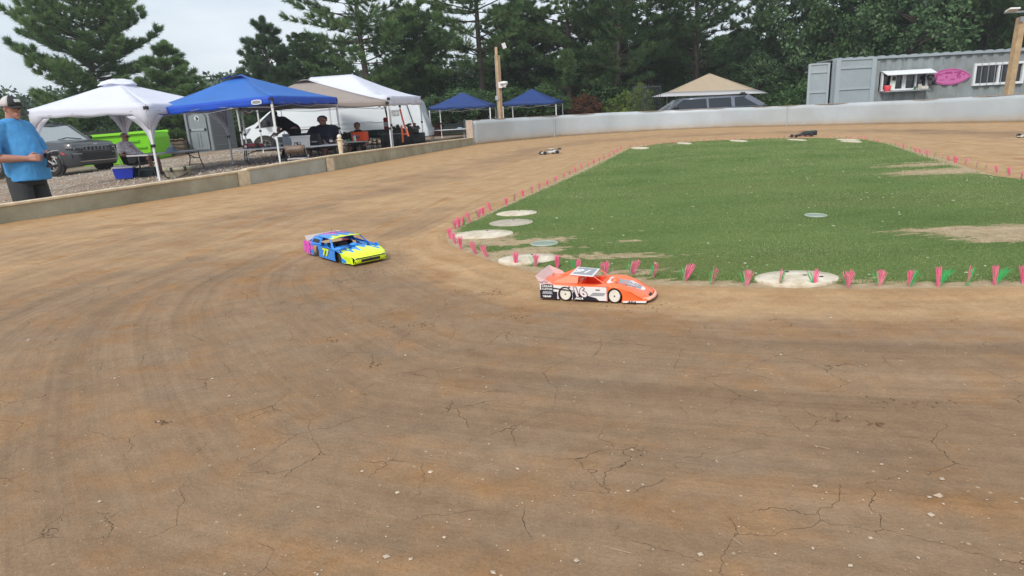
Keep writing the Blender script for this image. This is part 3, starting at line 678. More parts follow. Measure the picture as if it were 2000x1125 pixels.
for sx_ in (xr, xf):
    for sd_ in (-1, 1): rc_wheel(root, sx_, sd_*(W-.019), .0365, .038, RIMW, sd_, rimr=.8)
# top shell
def shell_z(x, y):
    ay = abs(y)/W
    if x < .05: z = .079+.004*sstep(-.1, -.27, x)-.003*ay + .004*(1-ay)
    else:
        z = np.interp(x, [.05, .1, .16, .22, .27, .305, .322], [.083, .082, .077, .063, .045, .03, .022])
        fend = .012*math.exp(-((ay-.78)/.2)**2)*sstep(.05, .12, x)*sstep(.27, .16, x); z = z+fend-(.010*sstep(.2, .3, x)+.004)*max(0, ay-.6)/.4
    return float(z)
def half_w(x): return W*float(np.interp(x, [-.28, .1, .2, .27, .3, .322], [1., 1., 1.02, .97, .86, .62]))
xs = [-.275, -.2, -.12, -.06, 0, .05, .075, .1, .13, .16, .19, .22, .245, .27, .29, .305, .322]
ysn = [-1, -.97, -.9, -.78, -.66, -.5, -.3, 0, .3, .5, .66, .78, .9, .97, 1]
mb = MB()
for a_, b_ in zip(xs[:-1], xs[1:]):
    for u, v in zip(ysn[:-1], ysn[1:]):
        if a_ >= -.06 and b_ <= .05 and abs((u+v)/2) < .6: continue
        q = [(a_, u*half_w(a_)), (b_, u*half_w(b_)), (b_, v*half_w(b_)), (a_, v*half_w(a_))]
        mb.add([(x, y, shell_z(x, y)) for x, y in q], [(0, 1, 2, 3)])
bm = bmesh.new()
o = mb.build('body_shell', ORANGE, root, False)
bm.from_mesh(o.data); bmesh.ops.remove_doubles(bm, verts=bm.verts, dist=.0004); bmesh.ops.recalc_face_normals(bm, faces=bm.faces); bm.to_mesh(o.data); bm.free()
o.data.polygons.foreach_set('use_smooth', [True]*len(o.data.polygons)); mdd = o.modifiers.new('t', 'SOLIDIFY'); mdd.thickness = .002
mb = MB(); mb.box((-.005, 0, .045), (.108, .142, .004)); mb.build('cockpit_floor', RED_OR, root)
mb = MB()
for s in (-1, 1): mb.box((-.005, s*.0725, .062), (.11, .002, .034))
mb.box((-.062, 0, .062), (.002, .144, .034)); mb.box((.052, 0, .062), (.002, .144, .034)); mb.build('cockpit_tub', RED_OR, root)
# side panels
for s in (-1, 1):
    top = [(.092, shell_z(.05, W)-.002), (-.1, shell_z(-.1, W)), (-.276, shell_z(-.27, W)+.001)]
    ol = arch_outline(-.277, .092, top, .012, [xr], .041, .033)
    mb = MB(); mb.prism(ol, lambda u, v, k: (u, s*(W+.001+k*.003), v)); o = mb.build('side_panel', WHITE, root)
    mb = MB(); ys = s*(W+.0046)
    fl = lambda u, v, k: (u, s*(W+.004+k*.0012), v)
    mb.prism([(xr+.042, .012), (.05, .012), (.035, .024), (-.02, .036), (xr+.042, .050)], fl)
    mb.prism([(-.276, .012), (-.18, .012), (-.178, .046), (-.276, .053)], fl); mb.prism([(-.255, .072), (-.07, .054), (-.06, .0505), (-.255, .064)], fl)
    mb.build('dark_graphic', NAVYB, o)
    mb = MB(); mb.prism([(.0, .034), (.075, .036), (.088, .05), (.02, .05)], fl); mb.build('grey_graphic', SILVER, o)
    mb = MB(); top = [(x, shell_z(x, half_w(x))-.001) for x in (.30, .27, .24, .2, .16, .13, .1)]+[(.093, shell_z(.1, W)-.004)]
    ol = arch_outline(.093, .3, top, .010, [xf], .043, .033)
    mb.prism(ol, lambda u, v, k: (u, s*(half_w(max(u, .1))+.0005+k*.003), v)); mb.build('front_fender', ORANGE, root)
    mb = MB(); mb.prism([(.18, .008), (.295, .008), (.30, .0165), (.178, .0165)], lambda u, v, k: (u, s*(half_w(u)+.004+k*.0015), v)); mb.build('fender_lip', WHITE, root)
    # rear sail panels holding the roof
    mb = MB(); mb.prism([(-.22, .082), (-.075, .082), (-.07, .119), (-.116, .122)], lambda u, v, k: (u, s*(.083-(v-.08)*.25+k*.002), v)); mb.build('sail_panel', ORANGE2, root)
    mb = MB(); mb.beam((.01, s*.07, .117), (.07, s*.076, .083), .003); mb.build('windscreen_post', ORANGE2, root)
mb = MB(); mb.grid([[(.285, -.1, .012), (.31, -.08, .012), (.324, -.04, .012), (.33, 0, .012), (.324, .04, .012), (.31, .08, .012), (.285, .1, .012)],
                    [(.285, -.112, .019), (.318, -.088, .019), (.333, -.045, .02), (.338, 0, .02), (.333, .045, .02), (.318, .088, .019), (.285, .112, .019)],
                    [(.28, -.112, .03), (.305, -.085, .029), (.32, -.045, .028), (.323, 0, .028), (.32, .045, .028), (.305, .085, .029), (.28, .112, .03)]]); mb.build('nose_lip', mat('pale_salmon', (.95, .48, .36), .4), root, True, thick=.002)
mb = MB(); mb.box((.307, -.03, .029), (.014, .045, .006), ry=.6); mb.build('nose_grille', BLK, root)
mb = MB(); mb.box((-.052, 0, .1205), (.128, .165, .003), ry=.05); rf = mb.build('roof_panel', WHITE, root, bev=.001)
mb = MB(); mb.box((-.052, 0, .1226), (.104, .136, .0012), ry=.05); mb.build('roof_graphic', SILVER, rf)
text('16', .088, mat('white_paint', (.86, .86, .86), .4), rf, (-.052, 0, .1244), (0, -.05, PI), 'roof_number', .0006, .0016, .25, 1.05)
mb = MB(); mb.prism([(.08, .062), (.2, .055), (.275, .02), (.275, -.02), (.2, -.055), (.08, -.062)], lambda u, v, k: (u, v, shell_z(u, v)+.0012+k*.001)); mb.build('hood_decal', WHITE, root)
mb = MB(); mb.prism([(.11, .03), (.19, .045), (.255, .022), (.255, -.022), (.19, -.045), (.11, -.03)], lambda u, v, k: (u, v, shell_z(u, v)+.0028+k*.001)); hd = mb.build('hood_crest', SILVER, root)
mb = MB()
for q in ([(.19, .028), (.228, .024), (.236, 0), (.228, -.024), (.19, -.028), (.196, 0)],):
    cl = [(u, v, shell_z(u, v)+.005) for u, v in q]; mb.tube(cl+[cl[0]], .0011, 5)
mb.tube([(.21, -.016, shell_z(.21, .016)+.005), (.218, 0, shell_z(.218, 0)+.0055), (.206, .014, shell_z(.206, .014)+.005)], .0016, 5); mb.build('crest_outline', WHITE, hd)
mb = MB(); mb.lathe((.115, -.008, .083), [(.024, -.004), (.022, .008), (.014, .012), (.0005, .012)], 20); mb.build('hood_scoop', ORANGE, root, True)
mb = MB(); mb.grid([[(-.27, y, .082) for y in (-W, -.06, 0, .06, W)], [(-.302, y*1.03, .121) for y in (-W, -.06, 0, .06, W)]]); mb.build('rear_spoiler', CLEARP, root, thick=.0016)
for s in (-1, 1):
    mb = MB(); mb.prism([(-.277, .079), (-.205, .082), (-.22, .094), (-.298, .121)], lambda u, v, k: (u, s*(W+.001+k*.0016), v)); mb.build('spoiler_side', CLEARP, root)
mb = MB(); mb.box((-.2785, 0, .03), (.003, .22, .05)); mb.build('rear_bumper', BLK, root)
Y_ = -(W+.0062); RX = (rad(90), 0, 0)
PW = mat('white_paint', (.86, .86, .86)); BP = mat('black_paint', (.01, .01, .012), .5)
text('16', .062, BP, root, (-.046, Y_, .048), RX, 'side_number', .0004, .0048, -.3, 1.2)
text('16', .062, PINKW, root, (-.046, Y_-.0012, .048), RX, 'side_number', .0004, .0021, -.3, 1.2)
text('AKA', .0135, PW, root, (-.058, Y_, .0185), RX, 'sponsor_lettering', .0004, .0006, .3, 1.7)
text('AKA', .013, BP, root, (.225, -(half_w(.23)+.0062), .0125), RX, 'sponsor_lettering', .0004, .0004, .3, 1.7)
mb = MB(); mb.prism([(-.268, .05), (-.2, .05), (-.2, .08), (-.234, .083), (-.268, .08)], lambda u, v, k: (u, Y_+.001-k*.001, v)); bx_ = mb.build('sponsor_panel', BP, root)
text('CREAM', .0145, PW, bx_, (-.234, Y_-.0008, .0725), RX, 'sponsor_lettering', .0003, .0003, 0, 1.25)
text('CUSTOM', .0125, PW, bx_, (-.234, Y_-.0008, .0585), RX, 'sponsor_lettering', .0003, .0003, 0, 1.15)
mb = MB(); mb.prism([(-.264, .034), (-.204, .034), (-.21, .048), (-.258, .048)], lambda u, v, k: (u, Y_+.001-k*.001, v)); mb.build('badge', SILVER, root)
text('VMVP', .0125, PW, root, (-.236, Y_-.001, .022), RX, 'sponsor_lettering', .0003, .0006, 0, 1.5)
mb = MB(); mb.tube([(-.283, -W-.0045, .094), (-.262, -W-.0045, .090), (-.25, -W-.0045, .098), (-.236, -W-.0045, .089), (-.234, -W-.0045, .099)], .0011, 5); mb.build('squiggle_mark', BP, root)
mb = MB(); mb.sph((-.11, Y_, .073), (.007, .0008, .0035), 10); mb.build('red_badge', mat('dark_red', (.3, .02, .03), .5), root)
mb = MB(); mb.box((.045, Y_, .064), (.022, .0008, .004)); mb.build('small_lettering', BP, root)

# ---- blue, yellow and pink stock car 77
def drip_paint():
    m = bpy.data.materials.new('drip_paint'); m.use_nodes = True; t = m.node_tree; b = t.nodes['Principled BSDF']; L = t.links.new
    co = N(t, 'ShaderNodeTexCoord'); sx_ = N(t, 'ShaderNodeSeparateXYZ'); L(co.outputs['Object'], sx_.inputs[0])
    def M_(op, a, b_):
        n = N(t, 'ShaderNodeMath', operation=op)
        for i, q in enumerate((a, b_)):
            if isinstance(q, (int, float)): n.inputs[i].default_value = q
            else: L(q, n.inputs[i])
        return n.outputs[0]
    X, Y, Z = sx_.outputs
    s = M_('ADD', M_('MULTIPLY', Y, 1.), M_('MULTIPLY', Z, 1.3))
    wv = M_('ADD', M_('MULTIPLY', M_('SINE', M_('MULTIPLY', s, 118.), 0), .034), M_('MULTIPLY', M_('SINE', M_('MULTIPLY', s, 43.), 0), .026))
    wv = M_('MAXIMUM', M_('MINIMUM', wv, .042), -.04)
    # drops
    vo = N(t, 'ShaderNodeTexVoronoi', feature='F1', i_Scale=30.); mp_ = N(t, 'ShaderNodeMapping'); mp_.inputs['Scale'].default_value = (.55, 1.3, 1.3); L(co.outputs['Object'], mp_.inputs[0]); L(mp_.outputs[0], vo.inputs['Vector'])
    drop = M_('LESS_THAN', vo.outputs['Distance'], .26)
    edge = M_('SUBTRACT', X, M_('ADD', wv, .19))
    yel = M_('GREATER_THAN', edge, 0.); nearb = M_('MULTIPLY', M_('GREATER_THAN', edge, -.07), drop); yel = M_('MAXIMUM', yel, nearb)
    roofy = M_('MULTIPLY', M_('GREATER_THAN', Z, .104), M_('GREATER_THAN', M_('SUBTRACT', X, M_('MULTIPLY', wv, .9)), -.025)); yel = M_('MAXIMUM', yel, roofy)
    pe = M_('ADD', X, M_('ADD', M_('MULTIPLY', wv, 1.6), .215)); pink = M_('LESS_THAN', pe, 0.)
    roofp = M_('MULTIPLY', M_('GREATER_THAN', Z, .104), M_('LESS_THAN', M_('ADD', X, M_('MULTIPLY', wv, 1.2)), -.115)); pink = M_('MAXIMUM', pink, M_('MULTIPLY', roofp, M_('GREATER_THAN', Y, -.04)))
    def mx_(f, a, c):
        n = N(t, 'ShaderNodeMix', data_type='RGBA'); L(f, n.inputs[0])
        if isinstance(a, tuple): n.inputs[6].default_value = (*a, 1)
        else: L(a, n.inputs[6])
        n.inputs[7].default_value = (*c, 1); return n.outputs[2]
    nn = N(t, 'ShaderNodeTexNoise', i_Scale=22., i_Detail=5); L(co.outputs['Object'], nn.inputs[0]); blk = M_('MULTIPLY', M_('GREATER_THAN', nn.outputs[0], .58), pink)
    c = mx_(yel, (.01, .25, .80), (.72, .95, .02)); c = mx_(pink, c, (.80, .10, .55)); c = mx_(M_('MULTIPLY', blk, .6), c, (.3, .04, .25))
    L(c, b.inputs['Base Color']); b.inputs['Roughness'].default_value = .28; b.inputs['Coat Weight'].default_value = .5
    return m
DP = drip_paint()
YEL = mat('fluorescent_yellow', (.75, .95, .02), .3, coat=.4); BLUE = mat('bright_blue', (.01, .25, .80), .3, coat=.4); MAG = mat('magenta_film', (.80, .10, .55), .35, var=.35, vscale=30, dirt=(.35, .05, .3))
a_, b_ = G(626, 502), G(677, 514); mid = (a_+b_)/2; yaw = math.atan2(b_.y-a_.y, b_.x-a_.x)-.06; W = .128
root = empty('rc_stock_car', (mid.x-math.sin(yaw)*W*.85, mid.y+math.cos(yaw)*W*.85, .0), 'blue, yellow and pink radio-controlled stock car numbered 77', 'toy car', rz=yaw, sc=(1.16, 1.16, 1.36))
xr, xf = -.15, .15
for sx_ in (xr, xf):
    for sd_ in (-1, 1): rc_wheel(root, sx_, sd_*(W-.028), .034, .03, mat('dark_rim', (.04, .04, .045), .4), sd_, rimr=.62)
L2 = .29
def hw2(x): return W*float(np.interp(x, [-.3, -.2, .18, .25, .285, .3], [.97, 1, 1, .96, .82, .62]))
def tz2(x): return float(np.interp(x, [-.3, -.26, -.2, .04, .08, .2, .26, .29, .3], [.078, .08, .078, .076, .078, .068, .056, .044, .036]))
xs = [-.3, -.26, -.2, -.15, -.1, -.05, 0, .04, .08, .12, .16, .2, .24, .27, .29, .3]
mb = MB()
for a_, b_ in zip(xs[:-1], xs[1:]):
    for u, v in zip(ysn[:-1], ysn[1:]):
        if a_ >= -.2 and b_ <= .08 and abs((u+v)/2) < .7: continue
        q = [(a_, u*hw2(a_)), (b_, u*hw2(b_)), (b_, v*hw2(b_)), (a_, v*hw2(a_))]
        mb.add([(x, y, tz2(x)-.008*(abs(y)/W)**4+.003*math.cos(y/W*2.2)) for x, y in q], [(0, 1, 2, 3)])
o = mb.build('body_shell', DP, root); bm = bmesh.new(); bm.from_mesh(o.data); bmesh.ops.remove_doubles(bm, verts=bm.verts, dist=.0004); bm.to_mesh(o.data); bm.free()
o.data.polygons.foreach_set('use_smooth', [True]*len(o.data.polygons)); o.modifiers.new('t', 'SOLIDIFY').thickness = .002
mb = MB(); mb.box((-.06, 0, .03), (.27, .17, .004)); mb.box((-.1, .02, .05), (.07, .05, .04)); mb.build('chassis_plate', mat('dark_grey_interior', (.05, .05, .055), .6), root)
mb = MB(); mb.box((xr, 0, .04), (.09, .18, .045)); mb.build('rear_axle', BLK, root); mb = MB(); mb.box((xf, 0, .036), (.09, .18, .045)); mb.build('front_axle', BLK, root)
mb = MB(); mb.box((.03, 0, .052), (.1, .16, .003), ry=-.25); mb.build('dash_panel', mat('grey_interior', (.33, .34, .36), .5), root)
for s in (-1, 1):
    top = [(x, tz2(x)-.008) for x in (.285, .26, .2, .12, .04, -.1, -.2, -.3)]
    ol = arch_outline(-.3, .285, top, .012, [xr, xf], .044, .034)
    mb = MB(); mb.prism(ol, lambda u, v, k: (u, s*(hw2(u)+.0005+k*.0025), v)); sp_ = mb.build('side_panel', DP, root)
    f3 = lambda u, v, k: (u, s*(.118-(v-.07)*.55+k*.002), v)
    for nm, q, mm in (('quarter_panel', [(-.245, .072), (-.105, .072), (-.105, .108), (-.2, .108), (-.232, .1)], BLUE), ('windscreen_pillar', [(.055, .07), (.085, .07), (.012, .112), (-.005, .112)], BLUE), ('door_pillar', [(-.115, .07), (-.098, .07), (-.1, .11), (-.115, .11)], BLUE)):
        mb = MB(); mb.prism(q, f3); mb.build(nm, mm, root)
    mb = MB(); mb.prism([(-.225, .08), (-.125, .08), (-.125, .098), (-.21, .098)], lambda u, v, k: (u, s*(.118-(v-.07)*.55+.002+k*.0014), v)); mb.build('dark_window_slot', BLK, root)
    mb = MB(); mb.prism([(-.3, .012), (-.215, .008), (-.21, .077), (-.3, .079)], lambda u, v, k: (u-.02, s*(W+.004+k*.002), v+.004)); mb.build('rear_side_skirt', MAG, root)
mb = MB(); mb.grid([[(x, y, .112+.006*(1-(y/.1)**2)-(.012 if x < -.21 else 0)) for y in (-.098, -.07, -.035, 0, .035, .07, .098)] for x in (-.235, -.2, -.15, -.1, -.05, 0, .025)]); mb.build('roof_panel', DP, root, True, thick=.002)
mb = MB(); mb.grid([[(-.236, y, .098) for y in (-.095, 0, .095)], [(-.29, y*1.1, .078) for y in (-.095, 0, .095)]]); mb.build('rear_window', BLUE, root, thick=.002)
mb = MB(); mb.grid([[(-.297, y, .078) for y in (-.12, 0, .12)], [(-.318, y, .104) for y in (-.12, 0, .12)]]); mb.build('rear_spoiler', mat('clear_lexan', (.8, .8, .82), .15, alpha=.35), root, thick=.0015)
mb = MB(); mb.grid([[(x, y*f, z) for y in (-1, -.7, -.35, 0, .35, .7, 1)] for x, f, z in ((.285, .118, .012), (.3, .11, .014), (.303, .1, .036), (.29, .105, .046))]); mb.build('front_bumper', YEL, root, True, thick=.002)
mb = MB(); mb.box((.304, 0, .025), (.004, .12, .013)); mb.build('lower_grille', BLK, root)
mb = MB(); mb.box((.3035, 0, .0385), (.005, .19, .004)); mb.build('upper_grille', BLK, root)
for s in (-1, 1):
    mb = MB(); mb.box((.296, s*.09, .022), (.006, .03, .008), rz=-s*.35); mb.build('fog_light_recess', BLK, root)
    mb = MB(); mb.box((.2975, s*.083, .0385), (.006, .035, .006), rz=-s*.3); mb.build('headlight', mat('lamp_grey', (.45, .47, .45), .2), root)
mb = MB(); mb.box((.309, 0, .036), (.002, .02, .005)); mb.build('nose_badge', mat('chrome', (.75, .76, .78), .15, metal=1.), root)
mb = MB(); mb.sph((.11, .0, .081), (.028, .024, .009), 14); mb.build('hood_bulge', BLUE, root, True)
Y_ = -(W+.0045)
text('77', .052, BP, root, (-.01, Y_, .044), RX, 'side_number', .0004, .0045, .1, 1.55); text('77', .052, YEL, root, (-.01, Y_-.001, .044), RX, 'side_number', .0004, .0026, .1, 1.55)
mb = MB(); mb.tube([(-.24, .03, .112), (-.24, .03, .135)], .001, 5); mb.build('body_post', BLK, root)

# ---- small far cars
def modified(name, label, px, py, yaw, mats_, L=.5, W=.1, wing=False, rear_high=False):
    g = G(px, py); root = empty(name, (g.x, g.y, 0), label, 'toy car', rz=yaw)
    body, dark, roofm = mats_
    for x, s_ in ((-.32*L, 1), (.34*L, 1)):
        for s in (-1, 1): rc_wheel(root, x, s*W*.95, .042 if x < 0 else .038, .042, dark, s, rimr=.6)
    mb = MB(); prof = [(-.5, .05, .09), (-.3, .085, .1), (-.05, .075, .075), (.2, .06, .05), (.38, .05, .04), (.5, .025, .02)]
    if rear_high: prof = [(-.58, .15, .075), (-.35, .145, .078), (-.08, .12, .075), (.1, .075, .05), (.3, .062, .035), (.52, .03, .03)]
    mb.grid([[(x*L, -w_, .03 if not rear_high or x > -.4 else .06), (x*L, -w_*.95, z*.9), (x*L, -w_*.6, z), (x*L, w_*.6, z), (x*L, w_*.95, z*.9), (x*L, w_, .03)] for x, z, w_ in prof]); mb.build('body_shell', body, root, True, thick=.002)
    mb = MB(); z0 = .145 if rear_high else .12
    mb.box((-.1*L, 0, z0), (.22*L, .13, .004)); mb.build('roof_panel', roofm, root)
    mb = MB()
    for s in (-1, 1):
        mb.beam((.02*L, s*.06, z0), (.2*L, s*.05, .065), .004); mb.beam((-.2*L, s*.06, z0), (-.34*L, s*.07, .085), .006); mb.beam((-.1*L, s*.06, z0), (-.1*L, s*.06, .07), .004)
    mb.build('roll_cage', dark, root)
    mb = MB(); mb.box((-.05*L, 0, .028), (.8*L, .12, .006)); mb.beam((.34*L, -W, .038), (.34*L, W, .038), .008); mb.beam((-.32*L, -W, .04), (-.32*L, W, .04), .008); mb.build('chassis_plate', BLK, root)
    mb = MB(); mb.box((.51*L, 0, .03), (.02, .11, .014)); mb.build('front_bumper', dark, root)
    if not rear_high: mb = MB(); mb.grid([[(-.5*L, y, .085) for y in (-.09, 0, .09)], [(-.58*L, y, .125) for y in (-.09, 0, .09)]]); mb.build('rear_spoiler', dark, root, thick=.003)
    return root
DK = mat('dark_plastic', (.03, .032, .034), .5, var=.4, vscale=20)
c_ = modified('rc_modified', 'white and black radio-controlled open-wheel car on the far left of the track', 1073, 301, rad(204), (mat('white_and_black_wrap', (.75, .74, .70), .35, var=.75, vscale=16, dirt=(.12, .12, .12)), DK, WHITE), .5, .105)
text('0', .06, WHITE, c_, (-.17, .104, .07), (rad(90), 0, PI), 'side_number', .001, .002)
modified('rc_wedge_car', 'black high-tailed wedge radio-controlled car on the far back straight', 1566, 267.5, rad(184), (mat('dark_teal_body', (.02, .034, .038), .35, var=.3, vscale=14), DK, DK), .62, .11, rear_high=True)
modified('rc_truck', 'grey radio-controlled car with white wheels cut off by the right edge of the photo', 2012, 268, rad(190), (mat('pale_grey_body', (.42, .42, .40), .4), RIMW, WHITE), .46, .1)
# ================================================================== CANOPIES
LEGM = mat('white_enamel', (.72, .73, .74), .35, coat=.2); LEGG = mat('grey_steel', (.35, .36, .37), .4, metal=.5)
def canopy(label, corners, peak, fabric, val=.22, legs=(0, 1, 2, 3), sag=1.15, gusset=False, ridge=None, vent=0, legm=None, feet=None, trunc=None, val_m=None, name='canopy_tent', curve=0.):
    legm = legm or LEGM
    C = [Q(*c) for c in corners]; P = Q(*peak); P2 = Q(*ridge) if ridge else P
    ctr = sum(C, Vector())/4; gr = min(gz(ctr.x, ctr.y), .13); base = Vector((ctr.x, ctr.y, gr))
    root = empty(name, base, label, 'canopy'); C = [c-base for c in C]; P = P-base; P2 = P2-base
    mb = MB(); n, m_ = 10, 10
    for i in range(4):
        a, b_ = C[i], C[(i+1) % 4]
        pa = P if (a-P).length <= (a-P2).length or not ridge else P2; pb = P if (b_-P).length <= (b_-P2).length or not ridge else P2
        rows = []
        for j in range(m_+1):
            t_ = j/m_; row = []
            for k in range(n+1):
                s_ = k/n; e = a.lerp(b_, s_); q = pa.lerp(pb, s_); v = e.lerp(q, t_); v.z = e.z+(q.z-e.z)*(t_**sag)
                v.z -= .05*math.sin(PI*s_)*math.sin(PI*min(1, t_*1.1))*(1-t_)
                v.z -= curve*math.sin(PI*s_)*(1-t_)
                row.append(v)
            rows.append(row)
        mb.grid(rows)
    top = mb.build('canopy_top', fabric, root, True)
    bm = bmesh.new(); bm.from_mesh(top.data); bmesh.ops.remove_doubles(bm, verts=bm.verts, dist=.002); bmesh.ops.recalc_face_normals(bm, faces=bm.faces); bm.to_mesh(top.data); bm.free()
    top.data.polygons.foreach_set('use_smooth', [False]*len(top.data.polygons))
    for p_ in top.data.polygons: p_.use_smooth = True
    top.modifiers.new('e', 'EDGE_SPLIT').split_angle = rad(17); top.modifiers.new('t', 'SOLIDIFY').thickness = .006
    mb = MB(); vr = random.Random(len(label))
    for i in range(4):
        a, b_ = C[i], C[(i+1) % 4]; nr = (b_-a).cross(Vector((0, 0, 1))).normalized(); rows = []
        if nr.dot((a+b_)/2) < 0: nr = -nr
        for j in range(4):
            row = []
            for k in range(17):
                s_ = k/16; v = a.lerp(b_, s_).copy(); v.z -= curve*math.sin(PI*s_); v.z -= val*j/3; v += nr*(.012+.012*math.sin(k*1.7+i)*j/3+vr.uniform(-.006, .006)*j/3)
                v.z += .012*math.sin(k*1.3+i*2)*(j/3)
                if gusset and j == 3:
                    ss_ = min(s_, 1-s_); v.z -= max(0, (.13-ss_)/.13)**1.6*.35
                row.append(v)
            rows.append(row)
        mb.grid(rows)
    mb.build('valance', val_m or fabric, root, True, thick=.006)
    if gusset:
        for i in legs:
            a = C[i]
            for nb in (C[(i+1) % 4], C[(i-1) % 4]):
                d = (nb-a).normalized(); L_ = (nb-a).length; up_ = a.z-val; low = up_*.52; pts = []
                mb = MB(); rows = []
                for k in range(9):
                    s_ = k/8; wv = (.16*L_)*(1-s_)**2.4+.05
                    z = a.z-val-.02-(a.z-val-low)*s_
                    rows.append([(a.x, a.y, z), (a.x+d.x*wv, a.y+d.y*wv, z)])
                mb.grid(rows); mb.build('leg_gusset', fabric, root, True, thick=.006)
    for i in legs:
        c = C[i]; ins = (-c).normalized()*.03
        mb = MB(); t_ = Vector((c.x+ins.x, c.y+ins.y, c.z-.05)); gb = min(gz(base.x+c.x, base.y+c.y), .13)-gr; f_ = Vector((c.x+ins.x, c.y+ins.y, gb))
        if feet and i in feet:
            q = Q(*feet[i])-base; q.z = gb; f_ = q
        m2 = t_.lerp(f_, .52)
        mb.beam(t_, m2, .045); lg = mb.build('leg', legm, root, bev=.004)
        mb = MB(); mb.beam(t_.lerp(f_, .45), f_, .033); mb.box(f_+Vector((0, 0, .006)), (.1, .1, .012)); mb.build('lower_leg', legm, lg)
        mb = MB(); mb.box(m2, (.065, .065, .06)); mb.build('slide_lock', BLK, lg); mb = MB(); mb.box(t_+Vector((0, 0, -.02)), (.08, .08, .07)); mb.build('corner_bracket', BLK, lg)
    mb = MB()                                     # scissor trusses under the top
    for i in range(4):
        a, b_ = C[i]+Vector((0, 0, -.1)), C[(i+1) % 4]+Vector((0, 0, -.1)); dn = Vector((0, 0, -.13))
        for k in range(2):
            p0, p1 = a.lerp(b_, k/2), a.lerp(b_, (k+1)/2); mb.beam(p0, p1+dn, .018, .01); mb.beam(p0+dn, p1, .018, .01)
        mb.beam(C[i]+Vector((0, 0, -.08)), (P if not ridge else ((P+P2)/2))-Vector((0, 0, .12)), .022, .014)
    mb.build('frame_truss', LEGG, root)
    if vent:
        a, b_ = C[vent-1], C[vent % 4]; mdl = P.lerp((a+b_)/2, .16)+Vector((0, 0, .01)); d = (b_-a).normalized(); dn = ((a+b_)/2-P).normalized()
        mb = MB(); rows = []
        for j in range(5):
            t_ = j/4; row = []
            for k in range(9):
                s_ = (k/8-.5)*2; q = P.lerp(mdl, .2+t_)+d*s_*(.1+.32*t_); q.z += .075*t_*(1-s_*s_)+.012; row.append(q)
            rows.append(row)
        mb.grid(rows); mb.build('vent_flap', val_m or fabric, root, True, thick=.004)
    return root, C, P
FW_ = mat('white_fabric', (.82, .84, .94), .75, var=.05, vscale=2, bump=.15, bscale=8); FB = mat('blue_fabric', (.045, .21, .66), .6, var=.08, vscale=2, bump=.15, bscale=9)
FT = mat('tan_fabric', (.42, .36, .33), .75, var=.08, vscale=3, bump=.15, bscale=8); FN = mat('navy_fabric', (.018, .055, .22), .65, var=.12, vscale=3, bump=.2, bscale=7)
FC = mat('cream_fabric', (.60, .49, .36), .75, var=.05, vscale=3); FG = mat('grey_fabric', (.45, .45, .46), .75)
for m_, k_ in ((FW_, .28), (FT, .3), (FC, .3), (FB, .3), (FN, .12)): translucent(m_, k_)
r_, C_, P_ = canopy('white peaked canopy with curved corner skirts over the seated man in sunglasses', [(54, 214, 15.2), (284, 204, 14.4), (438, 204, 17.6), (234, 209, 18.6)], (228, 160, 16.5), FW_, .2, gusset=True, sag=1.05)
mb = MB(); rows = []
for k, (rr, zz) in enumerate(((.38, -.07), (.29, .01), (.16, .045), (.01, .055))): rows.append([(P_.x+rr*math.cos(a)*1.15, P_.y+rr*math.sin(a), P_.z+zz+.02*math.cos(4*a)) for a in [2*PI*i/24 for i in range(24)]])
mb.grid(rows, 0, True); mb.build('vent_cap', FW_, r_, True)
r_, C_, P_ = canopy('bright blue canopy nearest the boards with an oval maker tag on its valance', [(282, 214, 15.3), (529, 187, 14.2), (657, 190, 18.0), (460, 196, 19.1)], (469, 146, 16.6), FB, .17, vent=1, curve=.0, val_m=mat('royal_blue_fabric', (.008, .075, .52), .6, var=.1, vscale=3))
a, b_ = C_[1], C_[0]; q = a.lerp(b_, .105)-Vector((0, 0, .1)); nr = (b_-a).cross(Vector((0, 0, 1))).normalized()
if nr.y > 0: nr = -nr
mb = MB(); pts = [(.14*math.cos(t)*(1 if abs(math.cos(t)) < .8 else 1), .05*math.sin(t)) for t in [2*PI*k/24 for k in range(24)]]; d = (b_-a).normalized()
pts = [(max(-.13, min(.13, u*1.25)), v) for u, v in pts]
mb.prism(pts, lambda u, v, k: tuple(q+d*u+Vector((0, 0, v))+nr*(.03+.004*k))); tg = mb.build('maker_tag', mat('tag_white', (.72, .72, .72), .5), r_)
mb = MB(); mb.prism([(u*.8, v*.62) for u, v in pts], lambda u, v, k: tuple(q+d*u+Vector((0, 0, v))+nr*(.035+.002*k))); mb.build('tag_field', mat('tag_grey', (.25, .27, .3), .5), tg)
canopy('tan canopy between the blue one and the long white one', [(468, 206, 18.9), (757, 196, 18.0), (735, 198, 22.2), (500, 205, 22.6)], (596, 155, 20.3), FT, .15, legs=(0, 1, 3), vent=1, sag=1.1)
canopy('long white ridged canopy in front of the white van', [(555, 193, 20.6), (759, 188, 19.6), (821, 188, 23.), (640, 192, 23.9)], (606, 151, 22), FW_, .27, legs=(1, 2, 3), ridge=(688, 145, 21.5), sag=1.3, curve=0)
canopy('navy blue canopy left of the wooden light pole, its leg crossing the white one', [(837, 209, 26.), (957, 203, 26.), (968, 203, 29.2), (858, 208, 29.2)], (903, 180, 27.6), FN, .13, sag=1.2)
canopy('navy blue canopy right of the wooden light pole, above the sheet wall', [(981, 201.5, 28.6), (1086, 197.5, 28.6), (1099, 196, 31.8), (1000, 200, 31.8)], (1038, 173, 30.2), FN, .13, sag=1.2)
canopy('cream canopy with grey valance behind the dark wagon', [(1302, 180.5, 33.5), (1478, 175, 33.5), (1455, 176, 36.7), (1320, 180, 36.7)], (1386, 143, 35), FC, .02, val_m=FG, sag=1.0)
